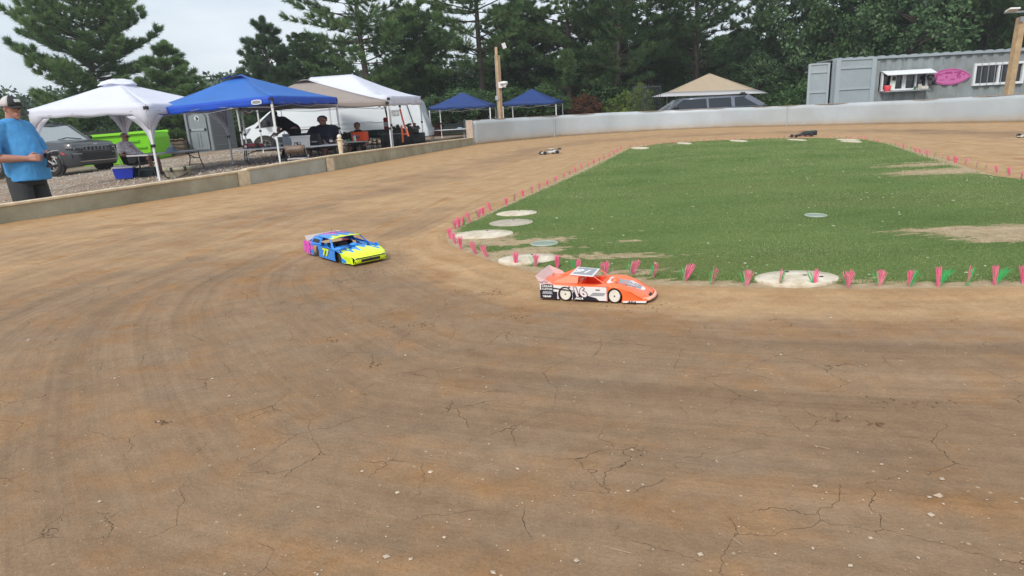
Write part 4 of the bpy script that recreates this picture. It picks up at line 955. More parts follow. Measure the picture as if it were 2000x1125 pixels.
# cream awning skirt spreading outward (part of the same canopy)
cc = [o for o in bpy.data.objects if str(o.get('label', '')).startswith('cream canopy')][0]
mb = MB(); A_ = [Q(1302, 180, 33.5), Q(1478, 175, 33.5)]; B_ = [Q(1272, 189.5, 32.7), Q(1500, 182, 32.7)]
mb.grid([[A_[0].lerp(A_[1], k/8)-cc.location for k in range(9)], [B_[0].lerp(B_[1], k/8)-cc.location-Vector((0, 0, .0)) for k in range(9)]])
A2 = [Q(1455, 176, 36.7), Q(1320, 180, 36.7)]
mb.grid([[A_[1].lerp(A2[0], k/4)-cc.location for k in range(5)], [B_[1].lerp(Q(1478, 182, 37.5), k/4)-cc.location for k in range(5)]])
mb.grid([[A_[0].lerp(A2[1], k/4)-cc.location for k in range(5)], [B_[0].lerp(Q(1300, 188, 37.5), k/4)-cc.location for k in range(5)]])
mb.build('drop_skirt', FG, cc, True, thick=.006)
# ================================================================== CONTAINER
CG = mat('container_grey', (.27, .31, .33), .55, var=.1, vscale=1.6, bump=.1, bscale=12, dirt=(.205, .215, .205)); CG2 = mat('container_door_grey', (.33, .38, .41), .5, var=.08, vscale=3)
YC = 25.; pA = Q(1628, 115, YC); pB = Q(2000, 97, YC); ppm = (2000-1628)/(pB.x-pA.x); topz = pA.z; x0 = pA.x; ZB = -.26
root = empty('shipping_container', (x0, YC, ZB), 'grey corrugated shipping container used as a kiosk with open doors', 'container')
Hc = topz-ZB; Lc = 12.
def cx_(px, py=150): return Q(px, py, YC).x-x0
def cz_(px, py): return Q(px, py, YC).z-ZB
mb = MB(); pitch = .40; rows = [[], []]; x = 0.
prof = []
while x < Lc: prof += [(x, 0), (x+pitch*.42, 0), (x+pitch*.52, .05), (x+pitch*.9, .05)]; x += pitch
w1 = (cx_(1720, 160), cx_(1811, 158), cz_(1765, 176), cz_(1765, 139)); w2 = (cx_(1899, 150), cx_(1993, 145), cz_(1945, 165.5), cz_(1945, 122))
levels = sorted([0.12, w1[2], w1[3], w2[2], w2[3], Hc-.1])
for za, zb_ in zip(levels[:-1], levels[1:]):
    zm = (za+zb_)/2
    for (xa, ya), (xb, yb) in zip(prof[:-1], prof[1:]):
        xm = (xa+xb)/2
        if (w1[0] < xm < w1[1] and w1[2] < zm < w1[3]) or (w2[0] < xm < w2[1] and w2[2] < zm < w2[3]): continue
        mb.add([(xa, ya, za), (xb, yb, za), (xb, yb, zb_), (xa, ya, zb_)], [(0, 1, 2, 3)])
mb.build('corrugated_side', CG, root)
mb = MB(); mb.box((Lc/2, .66, Hc-.03), (Lc, 1.32, .05)); mb.box((Lc/2, 1.3, Hc/2), (Lc, .04, Hc-.1)); mb.box((Lc, .66, Hc/2), (.04, 1.28, Hc-.12)); mb.box((Lc/2, .66, .1), (Lc, 1.28, .1)); mb.build('shell_walls', CG, root)
mb = MB()
for z in (.06, Hc-.05): mb.box((Lc/2, -.012, z), (Lc+.05, .1, .12 if z < 1 else .09))
mb.box((.05, 0, Hc/2), (.12, .12, Hc-.02)); mb.build('corner_frame', CG2, root, bev=.01)
mb = MB(); k = 0; x = .2
while x < Lc: mb.box((x, .02, Hc+.012), (.2, .12, .025)); x += .4
mb.build('roof_ribs', CG2, root)
mb = MB()
for px in (1760, 1838, 1920): mb.tube([(cx_(px), -.02, cz_(px, 115)), (cx_(px), -.08, cz_(px, 115)), (cx_(px), -.08, cz_(px, 121)), (cx_(px), -.02, cz_(px, 121))], .012, 5)
mb.build('lashing_ring', CG2, root)
mb = MB(); mb.box((Lc/2, .9, Hc/2), (Lc-.2, .05, Hc-.3)); mb.build('inner_wall', mat('dark_interior', (.03, .03, .032), .8), root)
def leaf(nm, a, b_, zt, zb0):
    """door leaf between plan points a, b"""
    a, b_ = Vector((*a, 0)), Vector((*b_, 0)); d = (b_-a); L_ = d.length; d.normalize(); rz = math.atan2(d.y, d.x); ct = (a+b_)/2
    mb = MB(); mb.box((ct.x, ct.y, (zt+zb0)/2), (L_, .04, zt-zb0), rz=rz); nn = Vector((d.y, -d.x, 0))
    if nn.y > 0 and abs(nn.y) > .2: nn = -nn
    lf = mb.build(nm, CG2, root); mb = MB()
    for s_ in (.06, .94):
        q = a+d*L_*s_+nn*.035; mb.box((q.x, q.y, (zt+zb0)/2), (L_*.11, .05, zt-zb0), rz=rz)
    for f in (.99, .865, .56, .26, .01): 
        q = ct+nn*.033; mb.box((q.x, q.y, zb0+(zt-zb0)*f), (L_*.78, .035, .06), rz=rz)
    mb.build('door_ribs', mat('container_rib_grey', (.36, .42, .45), .5), lf)
    mb = MB()
    for s_ in (.3, .72):
        q = a+d*L_*s_-nn*.05; mb.tube([(q.x, q.y, zb0), (q.x, q.y, zt)], .018, 6)
    mb.build('lock_rod', LEGG, lf)
leaf('door_leaf', (.02, -.16), (cx_(1706, 150), -.1), Hc-.03, .1)
leaf('door_leaf', (-.78, .3), (-.06, .1), Hc-.12, .1)
# serving window
WF = mat('white_frame', (.72, .74, .76), .4); GLS = mat('dark_glass', (.016, .018, .022), .08, spec=.8); STL = mat('brushed_steel', (.5, .52, .54), .3, metal=.8)
def window(x1, x2, z1, z2, mull, nm='window', fr=.07):
    o = empty(nm, (0, 0, 0), None, None); o.parent = root
    mb = MB()
    mb.box(((x1+x2)/2, -.02, z2-fr/2), (x2-x1, .1, fr)); mb.box(((x1+x2)/2, -.02, z1+fr/2), (x2-x1, .1, fr))
    for x in [x1+fr/2, x2-fr/2]: mb.box((x, -.02, (z1+z2)/2), (fr, .1, z2-z1-2*fr-.004))
    for x in mull: mb.box((x, -.015, (z1+z2)/2), (fr*.9, .07, z2-z1-2*fr-.004))
    mb.build('window_frame', WF, o); mb = MB(); mb.box(((x1+x2)/2, .03, (z1+z2)/2), (x2-x1-.05, .01, z2-z1-.05)); mb.build('pane', GLS, o)
    return o
xm = lambda f: w1[0]+(w1[1]-w1[0])*f
o1 = window(w1[0], w1[1], w1[2], w1[3]-.02, [xm(.25), xm(.47), xm(.51), xm(.74)], fr=.06)
mb = MB(); mb.grid([[(w1[0]-.02, -.03, w1[3]+.03), (w1[1]+.08, -.03, w1[3]+.03)], [(w1[0]+.05, -.36, w1[3]-.13), (w1[1]+.12, -.36, w1[3]-.13)]]); mb.build('awning', WF, root, thick=.02)
mb = MB(); mb.box(((w1[0]+w1[1])/2-.02, -.17, w1[2]-.03), (w1[1]-w1[0]-.05, .28, .035)); mb.build('serving_shelf', STL, root)
mb = MB()
for f in (.36, .62): mb.sph((xm(f), .02, w1[2]+(w1[3]-w1[2])*.6), (.13, .004, .1), 16)
mb.build('oval_sticker', mat('grey_sticker', (.12, .13, .13), .5), o1)
o2 = window(w2[0], w2[1]+.1, w2[2], w2[3], [(w2[0]+w2[1])/2+.05], fr=.085)
mb = MB()
for k in range(5):
    x = w2[0]+.25+k*.255; mb.tube([(x, -.1, w2[2]+.0), (x, -.1, w2[3]+.05)], .011, 6)
mb.build('window_bars', STL, root)
# pink oval sign
pc = Q(1854, 150, YC); sgn = MB(); a1 = (1896-1812)/2/ppm; outl = []
for k in range(40):
    t = 2*PI*k/40; u = math.cos(t); v = math.sin(t)*(1-abs(math.cos(t))**3*.55); outl.append((a1*u, .295*v))
xx, zz = pc.x-x0, pc.z-ZB
for i, s in enumerate(outl): outl[i] = s
mb = MB(); mb.prism(outl, lambda u, v, k: (xx+u, -.02-.012*k, zz+v)); sg = mb.build('oval_sign', mat('pink_sign', (.58, .15, .38), .6, var=.12, vscale=3), root)
mb = MB(); mb.tube([(xx+u*.93, -.036, zz+v*.88) for u, v in outl+[outl[0]]], .009, 5); mb.build('sign_border', mat('dark_magenta', (.38, .04, .2), .5), sg)
MGT = mat('dark_magenta', (.38, .04, .2), .5)
for u, v, a, h in ((-.5, .06, .07, .09), (-.38, .1, .16, .05), (-.22, .13, .1, .03), (-.05, .15, .26, .07), (.2, .15, .12, .04), (.34, .13, .13, .1), (.52, .06, .08, .04), (-.62, -.02, .04, .09), (-.52, -.04, .1, .1), (-.12, .0, .05, .1), (.3, -.02, .05, .09), (.38, -.02, .05, .09), (.12, -.09, .16, .03), (-.3, -.1, .2, .02), (.3, .05, .14, .03)): mb = MB(); mb.box((xx+u*a1/.8, -.036, zz+v), (a, .006, h)); mb.build('worn_letter', MGT, sg)
# things on the serving shelf
sh = Vector((x0, YC, ZB)); zsh = w1[2]-.012
def at_shelf(f, y=-.2): return sh+Vector((xm(f), y, zsh))
RED = mat('red_plastic', (.75, .05, .07), .45)
t = empty('red_tub', at_shelf(.09), 'red tub at the left end of the serving shelf', 'tub'); mb = MB(); mb.lathe((0, 0, 0), [(.09, 0), (.13, .19), (.12, .2), (.09, .15), (.001, .15)], 16); mb.build('bowl', RED, t, True); mb = MB(); mb.lathe((0, 0, .2), [(.135, 0), (.135, .012), (.12, .012)], 16); mb.build('bowl_rim', mat('pale_red', (.8, .25, .22), .5), t)
t = empty('drinks_board', at_shelf(.23, -.1), 'tall white drinks board with pink bottom on the serving shelf', 'sign', rz=.0)
mb = MB(); mb.box((0, 0, .3), (.2, .02, .56), rx=-.1, ry=.12); bd = mb.build('board', mat('board_white', (.7, .74, .7), .5), t)
mb = MB(); mb.box((-.02, -.013, .2), (.15, .004, .26), rx=-.1, ry=.12); mb.build('pink_field', mat('board_pink', (.75, .2, .25), .5), bd); mb = MB(); mb.box((.03, -.012, .45), (.13, .004, .15), rx=-.1, ry=.12); mb.build('dark_picture', BP, bd)
t = empty('paper_stack', at_shelf(.86), 'stack of pale printed papers on the right end of the serving shelf', 'papers'); mb = MB(); mb.box((0, 0, .06), (.3, .12, .11), rx=-.2); mb.box((-.14, 0, .1), (.12, .05, .2)); mb.build('sheets', mat('printed_paper', (.55, .52, .47), .7, var=.5, vscale=25), t)
t = empty('green_bottle', at_shelf(.68), 'small green bottle beside the papers on the serving shelf', 'bottle'); mb = MB(); mb.lathe((0, 0, 0), [(.04, 0), (.04, .08), (.02, .11), (.02, .14), (.001, .14)], 10); mb.build('glass_body', mat('green_glass', (.01, .12, .06), .2), t, True)
mb = MB(); t = empty('black_sack', sh+Vector((xm(1.02), -.17, w1[2]+.1)), 'crumpled black bag hanging at the right end of the serving window', 'bag'); r2 = random.Random(1)
for k in range(12): mb.sph((r2.uniform(-.1, .12), r2.uniform(-.05, .05), r2.uniform(.05, .36)), r2.uniform(.06, .1), 8, m=6)
blob('sack_body', mb, .02, mat('crumpled_black', (.04, .038, .045), .6, bump=.5, bscale=25), t, 1)
# ================================================================== LIGHT POLES
PW_ = mat('new_timber', (.50, .35, .20), .75, var=.3, vscale=5, bump=.2, bscale=30); PW2 = mat('aged_timber', (.30, .21, .14), .8, var=.3, vscale=6, bump=.2, bscale=30)
Yp = 26.; tp = Q(969, 92, Yp); b0 = Q(977, 235, Yp); root = empty('timber_light_pole', (tp.x+.02, Yp, -.3), 'square timber pole with a camera and a small floodlight between the navy canopies', 'pole'); hp = tp.z+.3
mb = MB(); mb.box((-.03, 0, hp/2), (.1, .12, hp)); mb.build('front_post', PW_, root, bev=.008); mb = MB(); mb.box((.055, .03, hp*.46), (.1, .14, hp*.92)); mb.build('rear_post', PW2, root, bev=.008)
zc = Q(985, 165, Yp).z+.3
ca = empty('security_camera', (.2, -.1, zc), None, None); ca.parent = root
mb = MB(); mb.lathe((0, 0, 0), [(.001, .12), (.14, .1), (.16, .03), (.13, 0), (.001, 0)], 18); mb.build('camera_housing', WHITE, ca, True)
mb = MB(); mb.sph((.04, -.02, -.05), .09, 14); mb.build('camera_ball', WHITE, ca, True); mb = MB(); mb.sph((.09, -.07, -.07), .042, 10); mb.build('lens', BLK, ca, True); mb = MB(); mb.box((-.13, .05, -.02), (.16, .1, .22)); mb.build('camera_bracket', WHITE, ca, bev=.01)
zl = Q(982, 90, Yp).z+.3; fl_ = empty('floodlight', (.28, -.1, zl), None, None); fl_.parent = root
mb = MB(); mb.box((0, 0, 0), (.14, .05, .2), ry=-.35, rz=.3); mb.build('lamp_face', mat('lamp_white', (.75, .75, .72), .4), fl_); mb = MB(); mb.beam((-.3, .08, .0), (-.05, .02, .02), .04); mb.box((-.05, .04, 0), (.12, .05, .14), ry=-.35); mb.build('lamp_arm', BLK, fl_)
mb = MB(); mb.box((-.1, -.07, Q(967, 192, Yp).z+.3), (.12, .06, .16)); mb.build('junction_box', mat('box_grey', (.4, .42, .42), .5), root, bev=.01)
mb = MB(); mb.tube([(-.1, -.07, .3), (-.09, -.07, hp-.3)], .012, 6); mb.build('conduit', mat('box_grey', (.4, .42, .42)), root)
Yp = 19.6; t0 = Q(1995, 34, Yp); b0 = Q(1967, 182, Yp); root = empty('timber_light_pole', (b0.x, Yp, -.3), 'leaning square timber pole with twin lamps in front of the container at the right edge', 'pole')
mb = MB(); mb.beam((0, 0, -.1), (t0.x-b0.x+.0, 0, t0.z+.3), .17, .19, up=(0, 1, 0)); mb.build('post', PW_, root, bev=.01); zt = t0.z+.3; xt = t0.x-b0.x
mb = MB(); mb.beam((xt-.55, -.05, zt+.15), (xt+.35, -.05, zt+.15), .05); mb.box((xt-.08, -.12, zt-.06), (.1, .06, .14)); mb.build('cross_arm', LEGG, root)
for dx in (-.4, .2):
    mb = MB(); mb.box((xt+dx, -.15, zt+.2), (.3, .22, .05), rx=-.3); mb.build('lamp_head', mat('lamp_white', (.75, .75, .72)), root, bev=.01)
# ================================================================== VEHICLES
GUN = mat('gunmetal_paint', (.042, .046, .055), .35, metal=.1, coat=.5); SLATE = mat('slate_paint', (.15, .17, .22), .35, metal=.15, coat=.4); VANW = mat('van_white', (.80, .86, .90), .35, coat=.5)
CLAD = mat('black_cladding', (.02, .022, .026), .6); CHROME = mat('chrome', (.75, .76, .78)); WGL = mat('window_glass', (.022, .028, .036), .18, spec=.45); TGL = mat('windscreen_glass', (.30, .34, .35), .08, spec=.9, coat=.8); ALLOY = mat('alloy', (.55, .56, .57), .35, metal=.7)
def road_wheel(root, x, y, r, side, wd=.24, ez=1., label=None, spokes=5, dark=False):
    mb = MB(); mb.lathe((0, 0, 0), [(r*.62, -wd/2), (r*.94, -wd/2), (r, -wd*.35), (r, wd*.35), (r*.94, wd/2), (r*.62, wd/2)], 32, axis='Y'); o = mb.build('tyre', TYRE, root, True); o.location = (x, y, r*ez); o.scale = (1, 1, ez)
    s = side*wd/2; mb = MB(); mb.lathe((0, 0, 0), [(r*.62, s*.95), (r*.6, s*.5), (.001, s*.45)], 28, 0, axis='Y'); mb.build('wheel_well', BLK, o)
    mb = MB(); mb.tube([(r*.61*math.cos(a), s, r*.61*math.sin(a)) for a in [2*PI*k/28 for k in range(29)]], r*.035, 6, cap=False)
    for k in range(spokes):
        a = 2*PI*k/spokes
        for da in ((-.22, .22) if not dark else (0,)): mb.beam((r*.05*math.cos(a), s*.95, r*.05*math.sin(a)), (r*.3*math.cos(a), s*1.0, r*.3*math.sin(a)), r*.07, .02); mb.beam((r*.28*math.cos(a), s, r*.28*math.sin(a)), (r*.6*math.cos(a+da), s, r*.6*math.sin(a+da)), r*.055, .02)
    mb.lathe((0, 0, 0), [(r*.1, s*.8), (r*.1, s*1.08), (.001, s*1.08)], 12, axis='Y'); mb.build('alloy_rim', ALLOY if not dark else mat('steel_rim', (.2, .2, .2), .5), o)
    return o
def suv(name, label, loc, rz, L, W, zb, belt, H, top, cab, wheels, r, paint, ez=1., rear=False, sc=None):
    root = empty(name, loc, label, 'car', rz, sc=sc); hw = W/2
    mb = MB(); rows = []
    for x, zt, wf, zl in top:
        w_ = hw*wf; zm = zl+(zt-zl)*.55
        rows.append([(x, -w_*.9, zl), (x, -w_, zl+.12), (x, -w_*1.01, zm), (x, -w_*.97, zt-.1), (x, -w_*.9, zt-.015), (x, -w_*.6, zt+.012), (x, 0, zt+.025), (x, w_*.6, zt+.012), (x, w_*.9, zt-.015), (x, w_*.97, zt-.1), (x, w_*1.01, zm), (x, w_, zl+.12), (x, w_*.9, zl)])
    mb.grid(rows); mb.add(rows[0], [tuple(range(13))]); mb.add(rows[-1], [tuple(range(12, -1, -1))]); body = mb.build('body', paint, root, True); body.modifiers.new('e', 'EDGE_SPLIT').split_angle = rad(38)
    xa, xb, xc, xd = cab; wb_, wt = hw*.93, hw*.72
    B = [(xa, -wb_, belt), (xa, wb_, belt), (xd, wb_, belt), (xd, -wb_, belt)]; T = [(xb, -wt, H-.07), (xb, wt, H-.07), (xc, wt, H-.07), (xc, -wt, H-.07)]
    mb = MB(); mb.add(B+T, [(0, 3, 7, 4), (1, 5, 6, 2), (2, 6, 7, 3)]); mb.build('side_glass', WGL, root)
    mb = MB(); mb.add([B[0], B[1], T[1], T[0]], [(0, 1, 2, 3)]); mb.build('windscreen', TGL, root)
    mb = MB(); rows = []
    for f, z in ((1., H-.085), (1.0, H-.05), (.9, H-.012), (.5, H+.005), (.0, H+.01)): rows.append([((xb+xc)/2+(x-(xb+xc)/2)*f, y*f, z) for x, y in [(xb-.02, -wt), ((xb*2+xc)/3, -wt*1.03), ((xb+2*xc)/3, -wt*1.03), (xc, -wt*.98), (xc, 0), (xc, wt*.98), ((xb+2*xc)/3, wt*1.03), ((xb*2+xc)/3, wt*1.03), (xb-.02, wt), (xb+.05, 0)]])
    mb.grid(rows, 0, True); rf = mb.build('roof', paint, root, True)
    mb = MB()
    for s in (-1, 1):
        mb.beam((xb+(xc-xb)*.06, s*wt*.93, H+.045), (xc, s*wt*.93, H+.045), .035, .03)
        for f in (.08, .5, .96): mb.box((xb+(xc-xb)*f, s*wt*.93, H+.02), (.06, .03, .05))
    mb.build('roof_rail', CLAD, rf)
    mb = MB()
    for s in (-1, 1):
        P = lambda x, z: ((x), s*(wb_+(wt-wb_)*(z-belt)/(H-.07-belt)+.008), z)
        mb.beam((xa+.02, s*wb_, belt-.01), (xb, s*wt, H-.06), .09, .05); xlen = xd-xa
        for f, wd_ in ((.40, .07), (.66, .12)):
            xx = xa+xlen*f; mb.beam(P(xx, belt-.02), P(xx+.02*np.sign(xlen), H-.07), wd_, .02, up=(0, 1, 0))
        mb.beam(P(xd+.16*-np.sign(xlen), belt-.02), P(xc+.1*-np.sign(xlen), H-.07), .26, .03, up=(0, 1, 0))
        mb.beam((xa, s*(wb_+.01), belt), (xd, s*(wb_+.01), belt), .05, .04)
    mb.build('pillars', paint, root)
    for x in wheels:
        for s in (-1, 1):
            mb = MB(); ys = s*(hw*1.005); mb.lathe((x, ys, r*ez), [(r*1.2, -.0), (.001, -.0)], 32, axis='Y'); mb.build('wheel_arch', BLK, root)
            mb = MB(); mb.tube([(x+r*1.2*math.cos(a), ys, r*ez+r*1.2*math.sin(a)) for a in [PI*k/16-.0 for k in range(17)]], .035, 6); mb.build('arch_trim', CLAD if rear else paint, root)
            road_wheel(root, x, s*(hw-.07), r, s, .25, ez)
    for s in (-1, 1):
        mb = MB(); mb.sph((xa+.25*np.sign(xd-xa), s*(hw+.1), belt+.1), (.1, .12, .085), 12); mb.build('wing_mirror', CLAD, root, True)
        mb = MB(); mb.box(((wheels[0]+wheels[1])/2, s*hw*1.012, .34), (abs(wheels[0]-wheels[1])-r*2.2, .05, .18)); mb.build('sill_cladding', CLAD, root)
        mb = MB(); 
        for f in (.35, .62): mb.box((xa+(xd-xa)*f, s*hw*1.005, .85), (.012, .01, .6))
        mb.build('door_gap', BLK, root)
    return root
# grey wagon, front towards the right
wn = Vector(Q(115, 342, 23)); yaw = rad(-21); c, s = math.cos(yaw), math.sin(yaw); base = wn - Vector((c*1.0-(-s)*0, s*1.0, 0))
# local: front at +x; near front wheel at (x=1.45, y=-.9)
org = Vector((wn.x-(c*1.45+s*.86), wn.y-(s*1.45-c*.86), wn.z))
top = [(2.42, .93, .72, .33), (2.36, 1.0, .86, .28), (2.2, 1.06, .96, .25), (1.9, 1.10, 1., .25), (1.45, 1.13, 1., .26), (1.0, 1.16, 1., .26), (.2, 1.16, 1., .26), (-1., 1.16, 1., .26), (-2.0, 1.16, 1., .28), (-2.4, 1.12, .93, .34)]
R_ = suv('parked_wagon', 'dark grey off-road wagon with slotted grille parked behind the man in blue', org, yaw, 4.9, 1.9, .25, 1.13, 1.76, top, (1.05, .35, -1.9, -2.35), (1.45, -1.5), .40, GUN, .95)
mb = MB(); mb.box((2.40, .0, .86), (.05, 1.02, .17)); gr_ = mb.build('grille', BLK, R_); mb = MB()
for k in range(7):
    y = (k-3)*.145
    for dy in (-.055, .055): mb.box((2.432, y+dy, .86), (.012, .014, .14))
    for dz in (-.075, .075): mb.box((2.432, y, .86+dz), (.012, .12, .014))
mb.build('grille_slot_trim', CHROME, gr_)
for s_ in (-1, 1):
    mb = MB(); mb.tube([(2.43, s_*.52, .87), (2.41, s_*.66, .875), (2.33, s_*.82, .885), (2.17, s_*.935, .90)], [.06, .062, .058, .04], 8); hl = mb.build('headlight', mat('headlight_dark', (.03, .035, .045), .1, spec=.9), R_)
    mb = MB(); mb.box((2.47, s_*.60, .865), (.02, .08, .03), rz=-s_*.2); mb.box((2.40, s_*.78, .87), (.03, .07, .03), rz=-s_*.7); mb.build('headlight_lens', CHROME, hl)
    mb = MB(); mb.beam((2.43, s_*.60, .62), (2.30, s_*.86, .63), .06, .15); fg_ = mb.build('fog_light_recess', BLK, R_); mb = MB(); mb.beam((2.47, s_*.58, .69), (2.33, s_*.86, .70), .02, .025); mb.build('running_light', CHROME, fg_)
    mb = MB(); mb.box((2.03, s_*.955, .72), (.16, .03, .035), ry=.4); mb.build('side_marker', mat('marker_red', (.75, .04, .03), .3), R_)
mb = MB(); mb.box((2.41, 0, .58), (.06, 1.14, .26)); mb.build('lower_intake', BLK, R_); mb = MB(); mb.beam((2.44, -.7, .43), (2.44, .7, .43), .03, .022); mb.build('bumper_trim', CHROME, R_); mb = MB(); mb.box((2.28, 0, .35), (.2, 1.5, .14)); mb.build('skid_plate', CLAD, R_, bev=.03)
mb = MB(); mb.box((2.425, 0, .99), (.012, .12, .025)); mb.build('bonnet_badge', CHROME, R_)
mb = MB(); mb.tube([(1.02, -.3, 1.2), (.9, .1, 1.26), (1.0, .6, 1.2)], .012, 5); mb.build('wiper', BLK, R_)
# wagon behind the far wall, front towards the left
Yd = 31.; pl = Q(1290, 214, Yd); pr_ = Q(1484, 208, Yd); Ld = (pr_.x-pl.x)*1.28; zt = Q(1400, 187, Yd).z; bz = -.28
top = [(2.5, .8, .8, .33), (2.4, .93, .93, .28), (1.9, 1.0, 1., .26), (1.1, 1.05, 1., .26), (0, 1.05, 1., .26), (-1.5, 1.06, 1., .26), (-2.2, 1.05, .98, .3), (-2.45, 1.0, .93, .34)]
D_ = suv('parked_estate_car', 'slate blue wagon parked behind the white sheet wall under the cream canopy', (pr_.x-2.45*Ld/5, Yd, bz), rad(182), 5., 1.95, .25, 1.05, zt-bz-.03, top, (1.35, .75, -1.75, -2.42), (1.5, -1.5), .4, SLATE, 1., sc=(Ld/5, 1, 1))
mb = MB(); mb.prism([(-1.9, .02), (-1.65, .02), (-1.72, .1), (-1.86, .1)], lambda u, v, k: (u, -.03+.06*k, zt-bz-.0+v)); mb.build('shark_fin_aerial', CLAD, D_)
# ---- white van, nose to the left
Yv = 24.4; v0 = Q(474, 278, Yv); v1 = Q(838, 262, Yv); Lv = v1.x-v0.x; zgv = .08
mm_ = Lv/364.
def vx(px): return (px-474)*mm_
def vz(px, py): return Q(px, py, Yv).z-zgv
van = empty('cargo_van', (v0.x, Yv+1., zgv), 'long white cargo van with black lower cladding behind the canopies', 'van')
outl = [(vx(480), .28), (vx(475), .42), (vx(474), vz(474, 268)), (vx(476), vz(476, 256)), (vx(484), vz(484, 250)), (vx(500), vz(500, 243)), (vx(512), vz(512, 234)), (vx(533), vz(533, 218)), (vx(552), vz(552, 207)), (vx(572), vz(572, 199)), (vx(600), vz(600, 195)), (vx(700), vz(700, 188)), (vx(800), vz(800, 186)), (vx(812), vz(812, 188)), (vx(822), vz(822, 197)), (vx(837), .5), (vx(838), .28)]
WV = 1.0
mb = MB(); rows = []
for y, ins in ((-WV, .0), (-WV*.93, -.05), (WV*.93, -.05), (WV, 0)):
    cxv, czv = Lv*.55, .9
    rows.append([(x+(0 if ins else (.03 if x < 1 else (-.03 if x > Lv-1 else 0))), y, z-(.0 if ins else (.05 if z > 1.3 else 0))) for x, z in outl])
n_ = len(outl); mb.grid([[r[i] for i in range(n_)] for r in rows], 0, True); mb.add(rows[0], [tuple(range(n_))]); mb.add(rows[-1], [tuple(range(n_-1, -1, -1))])
mb.build('body', VANW, van, bev=.03)
mb = MB(); wx_ = vx(518); r_w = .35
def vside(pts, off=.012, th=.02): return (lambda u, v, k: (u, -WV-off-th*k+.01, v)), pts
def vp(nm, pts, m_, off=.0, th=.02, par=van, bev=0.):
    mb = MB(); mb.prism(pts, lambda u, v, k: (u, -WV-off-th*k, v)); return mb.build(nm, m_, par, bev=bev)
zc_ = vz(500, 270)
vp('lower_cladding', [(vx(473), .26), (vx(473), zc_-.02), (vx(490), zc_), (vx(496), .3)], CLAD, .0, .03)
vp('lower_cladding', [(vx(541), .3), (vx(543), zc_), (vx(790), zc_-.02), (vx(790), .3)], CLAD, .0, .02)
for wx_ in (vx(518), vx(782)):
    mb = MB(); mb.lathe((wx_, -WV-.032, 0), [(.44, 0), (.001, 0)], 32, axis='Y'); o = mb.build('wheel_arch', CLAD, van); o.location.z = .28; o.scale.z = .78
    mb = MB(); mb.lathe((wx_, -WV-.036, 0), [(.385, 0), (.001, 0)], 32, axis='Y'); o = mb.build('wheel_well', BLK, van); o.location.z = .28; o.scale.z = .8
    road_wheel(van, wx_, -WV+.06, r_w, -1, .26, .8, dark=True)
w_ = vp('front_window', [(vx(502), vz(502, 251)), (vx(539), vz(539, 246.5)), (vx(551), vz(551, 246)), (vx(548), vz(548, 216)), (vx(536), vz(536, 219)), (vx(519), vz(519, 234))], WGL, .002, .01)
vp('window_divider', [(vx(517), vz(517, 249)), (vx(520), vz(520, 249)), (vx(521), vz(521, 232)), (vx(518.5), vz(518.5, 235))], CLAD, .013, .01)
mb = MB(); mb.box((vx(526), -WV-.14, vz(526, 241)), (.16, .14, .2)); mb.beam((vx(520), -WV, vz(520, 247)), (vx(526), -WV-.1, vz(526, 243)), .05); mb.build('wing_mirror', CLAD, van, bev=.03)
vp('headlight', [(vx(476), vz(476, 262)), (vx(483), vz(483, 263)), (vx(491), vz(491, 251)), (vx(486), vz(486, 252)), (vx(478), vz(478, 256))], mat('lamp_glass', (.42, .46, .5), .1, spec=.9), .0, .012)
vp('headlight_trim', [(vx(485), vz(485, 262)), (vx(494), vz(494, 250.5)), (vx(490), vz(490, 251)), (vx(483), vz(483, 262))], mat('grey_trim', (.2, .22, .25), .4), .002, .013)
mb = MB(); mb.beam((vx(562), -WV-.012, vz(562, 250)), (vx(730), -WV-.012, vz(730, 236)), .012, .03); mb.beam((vx(562), -WV-.012, vz(562, 258)), (vx(700), -WV-.012, vz(700, 249)), .012, .02); mb.beam((vx(640), -WV-.012, vz(640, 243)), (vx(760), -WV-.012, vz(760, 237)), .01, .02); mb.build('body_crease', VANW, van)
for px in (557, 650, 765): mb = MB(); mb.box((vx(px), -WV-.004, 1.05), (.014, .02, 1.3)); mb.build('door_gap', mat('panel_gap', (.12, .13, .14), .6), van)
mb = MB(); mb.box((vx(776), -WV-.012, vz(776, 220)), (.28, .01, .2)); nt_ = mb.build('door_notice', mat('notice', (.55, .56, .56), .6, var=.5, vscale=22, dirt=(.05, .05, .06)), van)
mb = MB(); mb.beam((vx(800), -WV-.02, vz(800, 205)), (vx(812), -WV-.02, .55), .04, .03); mb.build('rear_door_gap', BLK, van)
mb = MB(); mb.box((vx(811), -WV-.02, vz(811, 247)), (.1, .03, .26)); mb.build('rear_lamp', mat('dark_lamp', (.1, .02, .02), .3), van)
mb = MB(); mb.box((vx(471), 0, .42), (.12, 1.9, .3)); mb.build('front_bumper', CLAD, van, bev=.05)
